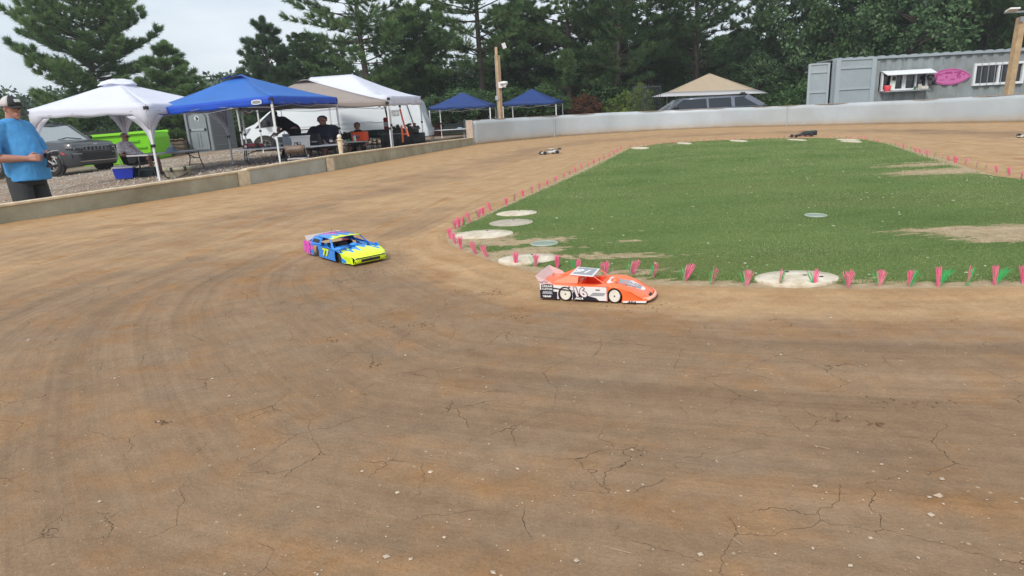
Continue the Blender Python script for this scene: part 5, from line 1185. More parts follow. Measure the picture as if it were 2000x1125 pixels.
# ================================================================== PIT OBJECTS
# porta potty
PG = mat('potty_grey', (.23, .26, .28), .5, var=.08, vscale=3); PG2 = mat('potty_dark_grey', (.14, .155, .17), .5)
Yt = 31.; p0 = Q(372, 292, Yt); p1 = Q(421, 297, 30.2); d = (p1-p0); wdt = math.hypot(d.x, d.y); rz = math.atan2(d.y, d.x)
pt_ = empty('portable_toilet', (p0.x, p0.y, .0), 'grey portable toilet with arched door behind the blue canopy', 'toilet', rz); hh = 1.92; dp_ = 1.25
mb = MB(); mb.box((wdt/2, dp_/2, .06), (wdt+.06, dp_+.06, .12)); mb.build('skid_base', PG2, pt_); mb = MB()
mb.box((wdt/2, dp_/2+.03, hh/2+.05), (wdt, dp_, hh-.1)); cab_ = mb.build('cabin', PG2, pt_, bev=.02)
mb = MB()
for x in (.07, wdt-.07): mb.box((x, -.01, hh/2+.05), (.14, .08, hh-.1))
mb.box((wdt/2, -.01, hh-.04), (wdt, .07, .1)); mb.build('corner_post', PG, pt_, bev=.01)
mb = MB(); dw = wdt*.34; o_ = [(-dw, .15), (dw, .15), (dw, hh-.35)]+[(dw*math.cos(a), hh-.35+.22*math.sin(a)) for a in [PI*k/12 for k in range(1, 12)]]+[(-dw, hh-.35)]
mb.prism(o_, lambda u, v, k: (wdt/2+u, -.005-.03*k, v)); dr = mb.build('door', PG, pt_, bev=.01)
mb = MB(); mb.box((wdt/2, -.05, hh*.55), (dw*1.8, .03, .09)); mb.build('door_bar', mat('potty_light', (.32, .36, .38), .5), dr); mb = MB()
for x in (-dw*.9, dw*.85): mb.box((wdt/2+x, -.06, hh*.55), (.1, .03, .11))
mb.build('latch', BLK, dr)
mb = MB(); mb.prism([(.17*math.cos(a), .13*math.sin(a)) for a in [2*PI*k/20 for k in range(20)]], lambda u, v, k: (wdt/2+u, -.036-.006*k, hh-.36+v)); lg_ = mb.build('round_emblem', mat('emblem_white', (.6, .62, .64), .5), dr); mb = MB(); mb.tube([(wdt/2+.06, -.05, hh-.31), (wdt/2-.02, -.05, hh-.29), (wdt/2-.03, -.05, hh-.34), (wdt/2+.05, -.05, hh-.38), (wdt/2+.04, -.05, hh-.43), (wdt/2-.06, -.05, hh-.42)], .022, 6); mb.sph((wdt/2+.09, -.045, hh-.37), (.04, .01, .05)); mb.build('emblem_mark', BLK, lg_)
mb = MB()
for x in (.3, .42): mb.box((wdt*(.5+x-.36), -.042, hh*.3), (.02, .02, hh*.35))
mb.build('door_rib', PG2, dr)
mb = MB(); rows = [[(x, y, hh+.02+.12*math.sin(PI*max(0, min(1, (x+.05)/(wdt+.1))))*(1 if z else 0)) for x in np.linspace(-.05, wdt+.05, 9)] for y, z in ((-.06, 0), (-.06, 1), (dp_+.1, 1), (dp_+.1, 0))]; mb.grid(rows); mb.build('roof', mat('potty_roof', (.55, .58, .6), .5), pt_, True, thick=.02)
mb = MB()
for k in range(4): mb.box((wdt+.012, dp_*.45, hh-.16-.06*k), (.02, dp_*.6, .02))
for z in (.35, .75, 1.15): mb.box((wdt+.012, dp_*.5, z), (.02, dp_*.8, .02))
mb.build('vent_slots', PG, cab_); mb = MB(); mb.box((wdt+.014, dp_*.45, hh-.52), (.02, dp_*.28, .24)); mb.build('side_notice', mat('potty_light', (.32, .36, .38)), cab_)
# dumpster
LG = mat('lime_green_steel', (.20, .62, .01), .45, var=.06, vscale=2); Yg = 27.6
def dq(x, y, Y=Yg): return Q(x, y, Y)
g0 = dq(234, 310); dm = empty('skip_container', (g0.x, Yg, -.2), 'lime green steel skip with sloping end behind the seated man', 'skip'); gg = Vector((g0.x, Yg, -.2))
pts = [dq(158, 268), dq(284, 257.5), dq(291, 268), dq(297, 308), dq(294, 318), dq(163, 325)]; pts = [(p.x-gg.x, p.z-gg.z) for p in pts]
mb = MB(); mb.prism(pts, lambda u, v, k: (u, k*1.7, v)); mb.build('body', LG, dm, bev=.02)
mb = MB(); a_, b_ = pts[0], pts[1]; mb.beam((a_[0]-.1, -.04, a_[1]), (b_[0]+.06, -.04, b_[1]), .1, .1); mb.beam((a_[0]-.1, 1.74, a_[1]), (b_[0]+.06, 1.74, b_[1]), .1, .1); mb.build('top_rail', mat('lime_rail', (.28, .75, .04), .4), dm)
mb = MB(); mb.box((pts[1][0]-.62, -.03, pts[1][1]-.35), (.6, .06, .07)); mb.box((pts[1][0]-.5, -.03, pts[1][1]-.62), (.9, .05, .06)); mb.build('side_bracket', mat('lime_dark', (.14, .5, .01), .5), dm)
mb = MB(); 
for k in range(26):
    f = k/25; mb.box((a_[0]+(b_[0]-a_[0])*f*.62, .3, a_[1]+(b_[1]-a_[1])*f*.62+.11), (.05, .06, .14), ry=.7)
mb.build('cover_ties', BLK, dm)
# pallets / crate
WB = mat('weathered_crate', (.17, .125, .09), .85, var=.4, vscale=8)
cr_ = on(345, 290, 30); ct = empty('wooden_crate', (cr_.x-.55, 30, -.05), 'weathered wooden crate stack left of the portable toilet', 'crate', rz=.25); mb = MB()
for z in (.08, .25, .42, .58): mb.box((.25, 0, z), (1.15, .05, .12)); mb.box((.82, .4, z), (.05, .8, .12)); mb.box((-.3, .4, z), (.05, .8, .12))
mb.build('crate_slats', WB, ct); mb = MB()
for k in range(6): mb.box((-.25+.2*k, .4, .67+.02*(k % 2)), (.16, .9, .03), ry=.0, rx=-.14)
mb.build('crate_lid', mat('crate_lid_wood', (.3, .23, .16), .8, var=.3, vscale=6), ct)
random.seed(3); br_ = empty('brush_pile', (Q(318, 292, 29.5).x, 29.5, -.12), 'low heap of cut brush and planks left of the crate', 'pile'); mb = MB()
for k in range(40): a = random.uniform(0, 6.28); q = Vector((random.gauss(0, .45), random.gauss(0, .3), random.uniform(.05, .45))); mb.beam(q-Vector((math.cos(a)*.3, math.sin(a)*.3, .05)), q+Vector((math.cos(a)*.3, math.sin(a)*.3, random.uniform(-.1, .15))), .03)
mb.build('sticks', mat('brush_brown', (.16, .12, .09), .9, var=.5, vscale=3), br_)
# tables
TT = mat('table_white', (.62, .64, .66), .5); TL = mat('table_leg', (.02, .02, .022), .4)
def table(label, a, b_, depth, drop=None, cloth=None, legs=True, legm=None):
    A, B = Q(*a), Q(*b_); mid = (A+B)/2; g = min(gz(mid.x, mid.y), .13) if drop is None else drop; L_ = math.hypot(B.x-A.x, B.y-A.y); rz = math.atan2(B.y-A.y, B.x-A.x); h = mid.z-g; tilt = (B.z-A.z)/2
    r = empty('folding_table', (mid.x, mid.y, g), label, 'table', rz)
    mb = MB(); mb.box((0, depth/2, h-.012), (L_, depth, .035)); mb.build('tabletop', cloth or TT, r, bev=.012)
    legm = legm or TL
    if legs:
        for s in (-1, 1):
            mb = MB(); x = s*(L_/2-.22)
            for y in (.12, depth-.12): mb.tube([(x, y+.04*(1 if y < .3 else -1), h-.03), (x+.02*s, y+.04*(1 if y < .3 else -1), h*.62), (x+.02*s, y-.06*(1 if y < .3 else -1), .0)], .014, 6)
            mb.tube([(x+.02*s, .1, h*.3), (x+.02*s, depth-.1, h*.3)], .011, 6); mb.tube([(x+.02*s, .16, h*.62), (x+.02*s, depth-.16, h*.62)], .011, 6); mb.tube([(x+.02*s, depth/2, h*.62), (x-.3*s, depth/2, h-.04)], .011, 6)
            mb.build('table_leg', legm, r)
    return r, h
t1, h1 = table('long white folding table beside the man in sunglasses', (288, 302, 15.4), (408, 291.5, 17.4), .62)
t2, h2 = table('white folding table with the red toy car body under the blue canopy', (456, 291.2, 15.6), (572, 287.8, 15.9), .6)
t3, h3 = table('white folding table holding the white box, behind the folding chair', (574, 289, 16.0), (672, 280.5, 17.2), .6)
t4, h4 = table('white folding table with the orange box behind the finial post', (645, 279.8, 18.6), (718, 274.2, 19.), .6)
t5, h5 = table('small white table behind the right end of the orange box', (716, 270.8, 20.6), (751, 268.4, 20.8), .5)
t6, h6 = table('long white folding table under the left navy canopy', (834, 254.8, 26.2), (915, 251.5, 26.2), .6, legm=LEGG)
# black-clothed table under the long white canopy
tb, hb = table('table under a black floor-length cloth below the long white canopy', (742, 265, 20.4), (829, 258, 21.2), .7, cloth=mat('black_cloth', (.012, .013, .015), .8, bump=.3, bscale=6), legs=False)
A, B = Q(742, 265, 20.4), Q(829, 258, 21.2); L_ = math.hypot(B.x-A.x, B.y-A.y); mb = MB(); rows = []
for z in (hb, hb*.6, 0.01): rows.append([(-L_/2+L_*k/40, -.02-.03*math.sin(k*1.3)*(1-z/hb), z) for k in range(41)])
mb.grid(rows); mb.grid([[(L_/2+.01, y, z) for y in (0, .35, .7)] for z in (hb, .01)]); mb.build('cloth_skirt', mat('black_cloth', (.012, .013, .015)), tb, True, thick=.006)
def item(name, label, cat, px, py, Y, rz=0., sc=None): p = Q(px, py, Y); return empty(name, p, label, cat, rz, sc=sc)
S = lambda px, Y: px*Y/1290.            # pixels to metres at the distance Y
def boxitem(name, label, cat, x1, x2, y1, y2, Y, m, part='shell', dep=.3, lid=None, taper=1., bev=.01, rz=0.):
    r = item(name, label, cat, (x1+x2)/2, y2, Y, rz); w_, h_ = S(x2-x1, Y), S(y2-y1, Y); mb = MB()
    a_, b_ = w_/2*taper, w_/2; mb.add([(-a_, 0, 0), (a_, 0, 0), (a_, dep, 0), (-a_, dep, 0), (-b_, 0, h_), (b_, 0, h_), (b_, dep, h_), (-b_, dep, h_)], [(0, 1, 2, 3), (4, 5, 6, 7), (0, 1, 5, 4), (1, 2, 6, 5), (2, 3, 7, 6), (3, 0, 4, 7)]); mb.build(part, m, r, bev=bev)
    if lid: mb = MB(); mb.box((0, dep/2, h_+.02), (w_*1.05, dep*1.08, .04)); mb.build('lid', lid, r, bev=.008)
    return r, w_, h_
CB = mat('cooler_blue', (.012, .04, .55), .4); CGN = mat('dark_green_plastic', (.012, .045, .045), .45)
r, w_, h_ = boxitem('cool_box', 'blue cool box with white lid on the gravel beside the green one', 'cool box', 225, 261, 329, 349, 16.2, CB, 'tub', .36, mat('lid_white', (.62, .64, .68), .4), .85, rz=.35)
r, w_, h_ = boxitem('storage_tub', 'dark green storage tub between the blue cool box and the chair', 'tub', 262, 300, 331, 346.5, 16.6, CGN, 'tub', .36, CGN, .93, rz=.1)
# beige round basket
q = Q(352, 352, 14.9); r = empty('bucket', (q.x, 14.9, gz(q.x, 14.9)), 'large beige lidded bucket with black rope handle behind the boards', 'bucket'); rb_ = S(26, 14.9); hb_ = Q(352, 326, 14.9).z-gz(q.x, 14.9); BE = mat('beige_plastic', (.34, .31, .22), .6)
mb = MB(); mb.lathe((0, 0, 0), [(rb_*.85, 0), (rb_*.97, hb_*.72)], 26); mb.build('bucket_body', BE, r, True); mb = MB(); mb.lathe((0, 0, 0), [(rb_*1.03, hb_*.72), (rb_*1.05, hb_*.76), (rb_*1.05, hb_), (rb_*.9, hb_*1.02), (.001, hb_*1.0)], 26); mb.build('bucket_lid', BE, r, True)
mb = MB(); mb.tube([(rb_*1.05*math.sin(a), -rb_*1.06*math.cos(a)*.98, hb_*.74-.16*math.cos(a)) for a in [(-1.1+2.2*k/12) for k in range(13)]], .012, 6); mb.build('rope_handle', BLK, r); mb = MB(); mb.box((0, -rb_*1.06, hb_*.82), (.05, .03, .1)); mb.box((rb_*.85, -rb_*.66, hb_*.85), (.05, .03, .1)); mb.build('lid_clip', BLK, r)
q = Q(455, 337, 13.2); r = empty('concrete_ring', (q.x, 13.6, -.12), 'flat round concrete cover lying behind the boards', 'cover'); mb = MB(); mb.lathe((0, 0, 0), [(.48, -.1), (.48, .19), (.46, .21), (.3, .22), (.001, .22)], 30); mb.build('cover_slab', mat('concrete', (.30, .30, .28), .8, var=.25, vscale=12, bump=.3), r, True); mb = MB(); mb.lathe((0, 0, .222), [(.3, .0), (.3, .006), (.27, .006)], 30); mb.build('cover_rim', mat('concrete_dark', (.18, .18, .17), .8), r)
# blue hat on table 1
r = item('bucket_hat', 'pale blue sun hat lying on the long white table', 'hat', 329, 297, 16.0); mb = MB(); mb.lathe((0, .15, 0), [(.15, .0), (.105, .035), (.09, .085), (.05, .105), (.001, .108)], 20); mb.build('hat_crown', mat('denim_cloth', (.22, .30, .44), .8, bump=.3, bscale=30), r, True); mb = MB(); mb.lathe((0, .15, 0), [(.1, .03), (.165, .002), (.165, .008), (.1, .036)], 20); mb.build('hat_brim', mat('denim_cloth', (.22, .3, .44)), r, True)
r = item('water_bottle', 'clear water bottle behind the blue hat on the table', 'bottle', 336, 294, 16.9); mb = MB(); mb.lathe((0, 0, 0), [(.035, 0), (.035, .13), (.015, .17), (.015, .19), (.001, .19)], 12); mb.build('bottle_body', mat('clear_plastic', (.55, .6, .62), .1, alpha=.6), r, True)
# toy car body on table 2
MR = mat('maroon_paint', (.22, .02, .03), .35, coat=.5)
r = item('toy_car_body', 'dark red radio-controlled car body on the table under the blue canopy', 'toy car', 492, 289.5, 15.9); mb = MB(); w_ = S(38, 15.9)
mb.prism([(-w_/2, .02), (w_/2, .02), (w_/2, .1), (w_*.1, .115), (-w_*.3, .115), (-w_/2, .08)], lambda u, v, k: (u, k*.2, v)); mb.build('body_shell', MR, r, bev=.01); mb = MB(); mb.box((0, .1, .02), (w_*.9, .22, .03)); mb.build('chassis_plate', BLK, r)
rc_wheel(r, -w_*.28, -.01, .045, .05, RIMW, -1); rc_wheel(r, w_*.3, -.01, .045, .05, DK, -1)
mb = MB(); mb.box((w_*.1, -.003, .07), (w_*.6, .004, .02)); mb.build('side_stripe', mat('red_stripe', (.5, .04, .05), .4), r)
r = item('bench_meter', 'grey and white bench gadget beside the canopy leg on the table', 'gadget', 546, 287, 16.2); mb = MB(); mb.box((0, .1, .05), (.1, .1, .1)); mb.box((-.05, .05, .11), (.1, .04, .03), ry=.3); mb.build('gadget_body', mat('mid_grey', (.4, .41, .42), .5), r, bev=.01); mb = MB(); mb.box((.05, .04, .03), (.05, .05, .06)); mb.build('gadget_knob', BLK, r)
r, w_, h_ = boxitem('jug', 'translucent grey jug left of the white box', 'jug', 553, 566, 267, 286, 16.8, mat('translucent_grey', (.40, .44, .47), .4), 'jug_body', .16); mb = MB(); mb.box((0, .08, h_+.03), (w_*.9, .14, .06)); mb.build('jug_lid', mat('jug_lid_grey', (.25, .27, .29), .5), r, bev=.01)
r, w_, h_ = boxitem('white_case', 'square white box with a black control strip on the table', 'box', 570, 601, 269, 289, 16.1, mat('case_white', (.74, .75, .76), .45), 'case_shell', .3, mat('case_lid', (.78, .79, .8), .45), .9)
mb = MB(); mb.box((-w_*.1, -.006, h_*.42), (w_*.4, .012, h_*.26)); st = mb.build('control_strip', BLK, r); mb = MB(); mb.lathe((-w_*.2, -.02, h_*.38), [(.022, 0), (.001, 0)], 12, axis='Y'); mb.lathe((.01, -.02, h_*.44), [(.025, 0), (.001, 0)], 12, axis='Y'); mb.build('dial', WHITE, st)
r, w_, h_ = boxitem('black_case', 'black upright case right of the white box', 'case', 603, 624, 262, 285, 16.9, mat('black_fabric_bag', (.012, .012, .014), .7), 'case_shell', .24); mb = MB(); mb.box((.02, -.005, h_*.35), (w_*.5, .01, .03)); mb.build('case_label', mat('mid_grey', (.4, .41, .42)), r)
r = item('luggage_bag', 'black wheeled bag with raised handle in front of the white van', 'bag', 598, 276, 19.5); mb = MB(); mb.box((0, .1, .12), (.34, .25, .24)); mb.build('bag_body', mat('dark_green_bag', (.012, .03, .03), .7), r, bev=.04); mb = MB(); mb.tube([(-.13, 0, .2), (-.13, 0, .33), (.13, 0, .33), (.13, 0, .2)], .02, 6); mb.build('bag_handle', BLK, r)
r = item('tool_cluster', 'small cluster of hand tools in front of the man in navy', 'tools', 640, 282.5, 17.4); mb = MB(); mb.box((-.08, .05, .08), (.1, .02, .03), ry=.7); mb.box((-.05, .05, .03), (.1, .04, .05), ry=.3); mb.build('tool_handles', mat('pinkish_tool', (.35, .22, .25), .5), r); mb = MB(); mb.box((.09, .04, .09), (.07, .05, .06)); mb.build('battery', WHITE, r); mb = MB(); mb.box((.02, .1, .03), (.3, .12, .06)); mb.build('tool_tray', BLK, r)
r, w_, h_ = boxitem('orange_crate', 'bright orange box with a round black latch on the table', 'box', 687, 716.5, 258, 275, 18.9, mat('orange_plastic', (.80, .085, .015), .45), 'box_shell', .3)
mb = MB(); mb.box((-w_*.08, -.006, h_*.4), (.1, .012, .06)); lt = mb.build('latch', BLK, r); mb = MB(); mb.lathe((-w_*.05, -.015, h_*.42), [(.014, 0), (.001, 0)], 10, axis='Y'); mb.build('latch_button', CHROME, lt)
r = item('spray_bottle', 'pale blue and white bottle in front of the orange box', 'bottle', 693, 275.5, 18.5); mb = MB(); mb.lathe((0, 0, 0), [(.042, 0), (.042, .13), (.035, .145)], 12); mb.build('bottle_body', mat('pale_blue_plastic', (.42, .56, .62), .3), r, True); mb = MB(); mb.lathe((0, 0, 0), [(.037, .14), (.037, .17), (.001, .17)], 12); mb.build('bottle_cap', mat('cap_blue', (.05, .25, .6), .4), r, True)
r = item('green_jar', 'small green jar beside the white canopy leg on the table', 'jar', 681, 276.5, 18.5); mb = MB(); mb.lathe((0, 0, 0), [(.055, 0), (.04, .06), (.02, .07), (.001, .07)], 12); mb.build('jar_body', mat('bright_green_plastic', (.02, .28, .12), .4), r, True)
r = item('tool_pile', 'dark heap of tools and chargers left of the orange box', 'tools', 680, 276, 19.2); mb = MB(); rr = random.Random(6)
for k in range(16): mb.box((rr.uniform(-.3, .1), rr.uniform(.0, .4), rr.uniform(.03, .22)), (rr.uniform(.05, .14), .08, rr.uniform(.05, .16)), ry=rr.uniform(-.5, .5))
mb.build('tool_shapes', mat('dark_tools', (.03, .03, .035), .5, var=.6, vscale=12), r)
r = item('kit_bag', 'long dark green kit bag behind the orange box', 'bag', 733, 271, 21.0); mb = MB(); mb.tube([(-.5, .1, .14), (.48, .1, .14)], .14, 14); mb.build('bag_body', mat('dark_green_bag', (.012, .03, .03)), r, True, bev=.02); mb = MB(); mb.box((.25, -.03, .15), (.32, .03, .09)); mb.build('bag_panel', mat('faded_print', (.1, .12, .1), .8, var=.6, vscale=14), r)
r, w_, h_ = boxitem('red_bag', 'red and white upright bag hanging against the van', 'bag', 750, 764, 230, 255, 21.6, mat('red_cloth', (.38, .012, .03), .7), 'bag_body', .16, bev=.05); mb = MB(); mb.box((0, -.008, h_*.48), (w_*.9, .02, h_*.34)); mb.build('white_panel', mat('panel_white', (.6, .58, .6), .6), r); mb = MB(); mb.box((w_*.5, -.01, h_*.4), (.06, .1, h_*.9)); mb.beam((w_*.1, .05, h_), (-w_*.1, .1, h_*1.75), .05, .03); mb.build('bag_strap', BLK, r)
OS = mat('orange_webbing', (.85, .17, .06), .6)
r = item('ratchet_strap', 'orange webbing strap hanging from the long white canopy', 'strap', 781, 209, 20.8); p0 = Q(781, 209, 20.8); mb = MB()
pa = [Q(781, 212, 20.8), Q(786, 232, 20.7), Q(790, 246, 20.4), Q(794, 254, 20.3), Q(798, 266, 20.2)]; pb_ = [Q(784, 245, 20.3), Q(786, 262, 20.2), Q(787, 278, 20.2)]
for P in (pa, pb_):
    for u, v in zip(P[:-1], P[1:]): mb.beam(u-p0, v-p0, .055, .012, up=(0, 1, 0))
mb.beam(Q(785, 262, 20.3)-p0, Q(797, 261, 20.3)-p0, .05, .012, up=(0, 1, 0)); mb.build('webbing', OS, r); mb = MB(); mb.box((0, 0, .02), (.06, .05, .08)); mb.build('strap_hook', BLK, r)
rr = random.Random(9)
for nm, lb, px, py, ww, hh_ in (('black_case', 'squat black case on the black-clothed table left of the strap', 777, 262, .3, .2), ('drill', 'dark cordless drill leaning on the black-clothed table', 800, 260, .12, .22), ('charger', 'dark battery charger right of the orange strap', 811, 259.5, .2, .16), ('white_tray', 'white tray under the end of the orange strap', 772, 264, .42, .07)):
    r = item(nm, lb, nm.replace('_', ' '), px, py, 20.9); mb = MB()
    m_ = BLK if nm != 'white_tray' else mat('tray_white', (.6, .62, .64), .5)
    mb.box((0, .1, hh_/2), (ww, .2, hh_)); mb.build('shell', m_, r, bev=.02)
    mb = MB()
    for k in range(5): mb.box((rr.uniform(-ww, ww)*.5, .06, hh_+rr.uniform(-.02, .06)), (rr.uniform(.04, .12), .08, rr.uniform(.04, .12)), ry=rr.uniform(-.6, .6))
    mb.build('loose_parts', mat('mixed_parts', (.12, .11, .1), .5, var=.8, vscale=20), r)
r = item('small_box', 'small white box on the table under the left navy canopy', 'box', 843, 253.5, 26.4); mb = MB(); mb.box((0, 0, .04), (.2, .15, .08)); mb.build('box_shell', TT, r); mb = MB(); mb.box((0, 0, .083), (.205, .155, .01)); mb.build('lid', WHITE, r)
r = item('blue_cloth', 'pale blue folded cloth at the right of the table under the navy canopy', 'cloth', 898, 251.8, 26.5); mb = MB(); mb.sph((0, 0, .03), (.12, .1, .04)); mb.build('cloth_fold', mat('pale_blue_cloth', (.3, .42, .55), .8), r, True)
# chairs
def folding_chair(label, px, py, Y, seat_m, back_m, fr_m, rz=0.):
    q = Q(px, py, Y); g = min(gz(q.x, Y), .13); r = empty('folding_chair', (q.x, Y, 0.05 if Y < 15 else g), label, 'chair', rz, sc=(.85, .85, .68)); w_ = .46; h = .40
    mb = MB(); mb.box((0, 0, h-.09), (w_, .4, .04)); mb.build('seat', seat_m, r, bev=.015); mb = MB(); mb.grid([[(x, -.2-.03*(x/.24)**2, z) for x in (-.24, -.12, 0, .12, .24)] for z in (h+.08, h+.34)]); mb.build('backrest', back_m, r, True, thick=.02)
    for s in (-1, 1):
        mb = MB(); mb.tube([(s*.25, -.21, h+.35), (s*.25, .22, .0)], .013, 6); mb.build('leg', fr_m, r); mb = MB(); mb.tube([(s*.27, -.25, 0), (s*.25, .1, h)], .013, 6); mb.build('leg', fr_m, r)
    mb = MB(); mb.tube([(-.25, .17, .08), (.25, .17, .08)], .01, 6); mb.tube([(-.26, -.2, .1), (.26, -.2, .1)], .01, 6); mb.build('cross_rail', fr_m, r); return r
folding_chair('tan metal folding chair with brown back just behind the boards', 583, 312, 14.4, mat('chair_seat_grey', (.42, .39, .37), .5), mat('chair_back_brown', (.17, .115, .085), .5), LEGG, rz=.0)
folding_chair('black folding chair under the table beside the finial post', 638, 300, 17.9, BLK, BLK, BLK, rz=.2)
folding_chair('black folding chair under the table left of the finial post', 612, 300, 17.6, BLK, BLK, LEGG, rz=-.3)
# ================================================================== PEOPLE
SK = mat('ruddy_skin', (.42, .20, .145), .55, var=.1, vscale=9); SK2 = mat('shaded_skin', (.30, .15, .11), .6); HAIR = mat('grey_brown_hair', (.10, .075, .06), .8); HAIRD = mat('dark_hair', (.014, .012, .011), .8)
def hand(mb, w, d, pn, side, curl=.6, s=1.):
    w, d, pn = Vector(w), Vector(d).normalized(), Vector(pn).normalized(); pn = (pn-d*pn.dot(d)).normalized(); lat = d.cross(pn)*side
    for k in (-1, 0, 1): mb.cap(w+d*.01*s+lat*k*.012*s, w+d*.085*s+lat*k*.024*s, .019*s, .015*s, 8)
    for k, ln in enumerate((.072, .08, .074, .058)):
        b0 = w+d*.088*s+lat*(.032-.021*k)*s; a1, a2, a3 = curl*.7, curl*1.5, curl*2.2
        p1 = b0+(d*math.cos(a1)+pn*math.sin(a1))*ln*.45*s; p2 = p1+(d*math.cos(a2)+pn*math.sin(a2))*ln*.32*s; p3 = p2+(d*math.cos(a3)+pn*math.sin(a3))*ln*.25*s
        mb.cap(b0, p1, .0095*s, .009*s, 8); mb.cap(p1, p2, .009*s, .008*s, 8); mb.cap(p2, p3, .008*s, .007*s, 8)
    t0 = w+d*.03*s+lat*.03*s; t1_ = t0+(d*.5+lat*.6+pn*.35)*.045*s; mb.cap(t0, t1_, .014*s, .011*s, 8); mb.cap(t1_, t1_+(d*.8+pn*.5-lat*.1)*.035*s, .011*s, .009*s, 8)
def head(mb, c, fwd, s=1.):
    c, f = Vector(c), Vector(fwd).normalized(); up = Vector((0, 0, 1)); up = (up-f*up.dot(f)).normalized(); rt = f.cross(up)
    def P(a, b_, z): return c+f*a*s+rt*b_*s+up*z*s
    mb.cap(P(-.02, 0, .035), P(.012, 0, .03), .085*s, .078*s, 14); mb.cap(P(.0, 0, -.01), P(.03, 0, -.06), .074*s, .048*s, 12); mb.cap(P(.05, 0, -.075), P(.058, 0, -.085), .032*s, .028*s, 10)
    mb.cap(P(.085, 0, .01), P(.108, 0, -.018), .009*s, .015*s, 8); mb.cap(P(.082, -.018, -.052), P(.082, .018, -.052), .012*s, .012*s, 8); mb.cap(P(.078, -.03, .035), P(.078, .03, .035), .014*s, .014*s, 8)
    for k in (-1, 1): mb.cap(P(-.01, k*.082, .02), P(-.012, k*.088, -.015), .016*s, .012*s, 8)
    return P
def loft(mb, secs, n=20):
    rows = [[(cx+rx*math.cos(2*PI*k/n), cy+ry*math.sin(2*PI*k/n), cz) for k in range(n)] for cx, cy, cz, rx, ry in secs]; mb.grid(rows, 0, True); mb.add(rows[0], [tuple(range(n-1, -1, -1))]); mb.add(rows[-1], [tuple(range(n))])
def eyes(P, root, y=.03):
    for k in (-1, 1):
        mb = MB(); mb.sph(P(.083, k*y, .012), .0105, 8, m=6); mb.build('eye', mat('eye_dark', (.03, .02, .015), .3), root, True)
# --- man in blue shirt
ft = Q(84, 480, 8.75); man = empty('person', (ft.x, 8.75, ft.z), 'standing man in a bright blue T-shirt and trucker cap holding a controller behind the boards', 'person', rz=rad(-9), sc=(1.0, 1.02, 1.13))
mb = MB(); P = head(mb, (.045, 0, 1.60), (1, -.12, -.03), 1.05)
mb.cap((-.01, 0, 1.42), (.02, 0, 1.56), .078, .07, 12); mb.cap((-.02, -.13, 1.39), (-.02, .13, 1.39), .08, .08); mb.cap((0, 0, 1.28), (.06, 0, 1.02), .14, .17, 16); mb.cap((0, -.06, .92), (0, .06, .92), .13, .13)
for s in (-1, 1):
    el_ = (-.05, s*.37, 1.07) if s < 0 else (-.02, .30, 1.10); wr = (.27, s*.17, 1.045) if s < 0 else (.29, .13, 1.06)
    mb.cap((-.03, s*.20, 1.36), el_, .066, .052); mb.cap(el_, Vector(el_).lerp(Vector(wr), .35), .052, .05); mb.cap(Vector(el_).lerp(Vector(wr), .35), wr, .05, .031)
    hand(mb, wr, (.95, -s*.35, .05), (0, -s*1, -.25), 1 if s < 0 else -1, .75, 1.1)
    mb.cap((.0, s*.11, .86), (.02, s*.13, .47), .115, .068); mb.cap((.02, s*.13, .47), (0, s*.14, .10), .062, .042); mb.cap((0, s*.14, .05), (.15, s*.16, .03), .045, .035)
blob('body', mb, .0085, SK, man, 2); eyes(P, man)
BT = mat('sky_blue_cotton', (.06, .28, .60), .8, var=.05, vscale=4, bump=.5, bscale=9)
mb = MB(); loft(mb, [(-.01, 0, 1.50, .085, .10), (-.025, 0, 1.465, .12, .18), (-.02, 0, 1.37, .17, .225), (.02, 0, 1.24, .205, .22), (.045, 0, 1.1, .245, .225), (.055, 0, .98, .265, .23), (.05, 0, .86, .262, .235), (.045, 0, .79, .262, .235)], 26)
for s in (-1, 1): mb.cap((-.02, s*.19, 1.39), (-.03, s*.325, 1.20), .096, .084, 14); loft(mb, [(-.02, s*.29, 1.27, .09, .078), (-.03, s*.335, 1.19, .096, .084), (-.03, s*.355, 1.11, .1, .088)], 14)
o = blob('t_shirt', mb, .012, BT, man, 6)
nt_ = bpy.data.textures.new('folds', 'CLOUDS'); nt_.noise_scale = .11; dm_ = o.modifiers.new('d', 'DISPLACE'); dm_.texture = nt_; dm_.strength = .021; dm_.mid_level = .5
SH = mat('charcoal_shorts', (.035, .036, .038), .85, var=.25, vscale=5, bump=.5, bscale=12)
mb = MB(); loft(mb, [(.02, 0, .98, .2, .2), (.0, 0, .86, .215, .225), (.0, 0, .74, .2, .225)], 20)
for s in (-1, 1): loft(mb, [(.0, s*.11, .84, .15, .12), (.02, s*.13, .6, .14, .115), (.03, s*.135, .42, .13, .11)], 16)
o = blob('shorts', mb, .012, SH, man, 4); dm_ = o.modifiers.new('d', 'DISPLACE'); dm_.texture = nt_; dm_.strength = .012; dm_.mid_level = .5
for s in (-1, 1): mb = MB(); mb.cap((-.03, s*.14, .05), (.17, s*.165, .045), .055, .045); mb.build('shoe', mat('grey_shoe', (.15, .15, .15), .7), man, True)
mb = MB(); mb.sph(P(-.022, 0, .035), (.088*1.05, .083*1.05, .09*1.05), 20, m=12); hr = mb.build('hair', HAIR, man, True)
mb = MB(); rows = []
def capdome(f0, f1, r0=.108):
    rows = []
    for j in range(7):
        th = PI*.5*j/6
        rows.append([P(-.008+r0*1.12*math.sin(th)*math.cos(a), r0*.95*math.sin(th)*math.sin(a), .045+.105*math.cos(th)*.95-(.0 if j < 6 else .012)) for a in [f0+(f1-f0)*k/16 for k in range(17)]])
    return rows
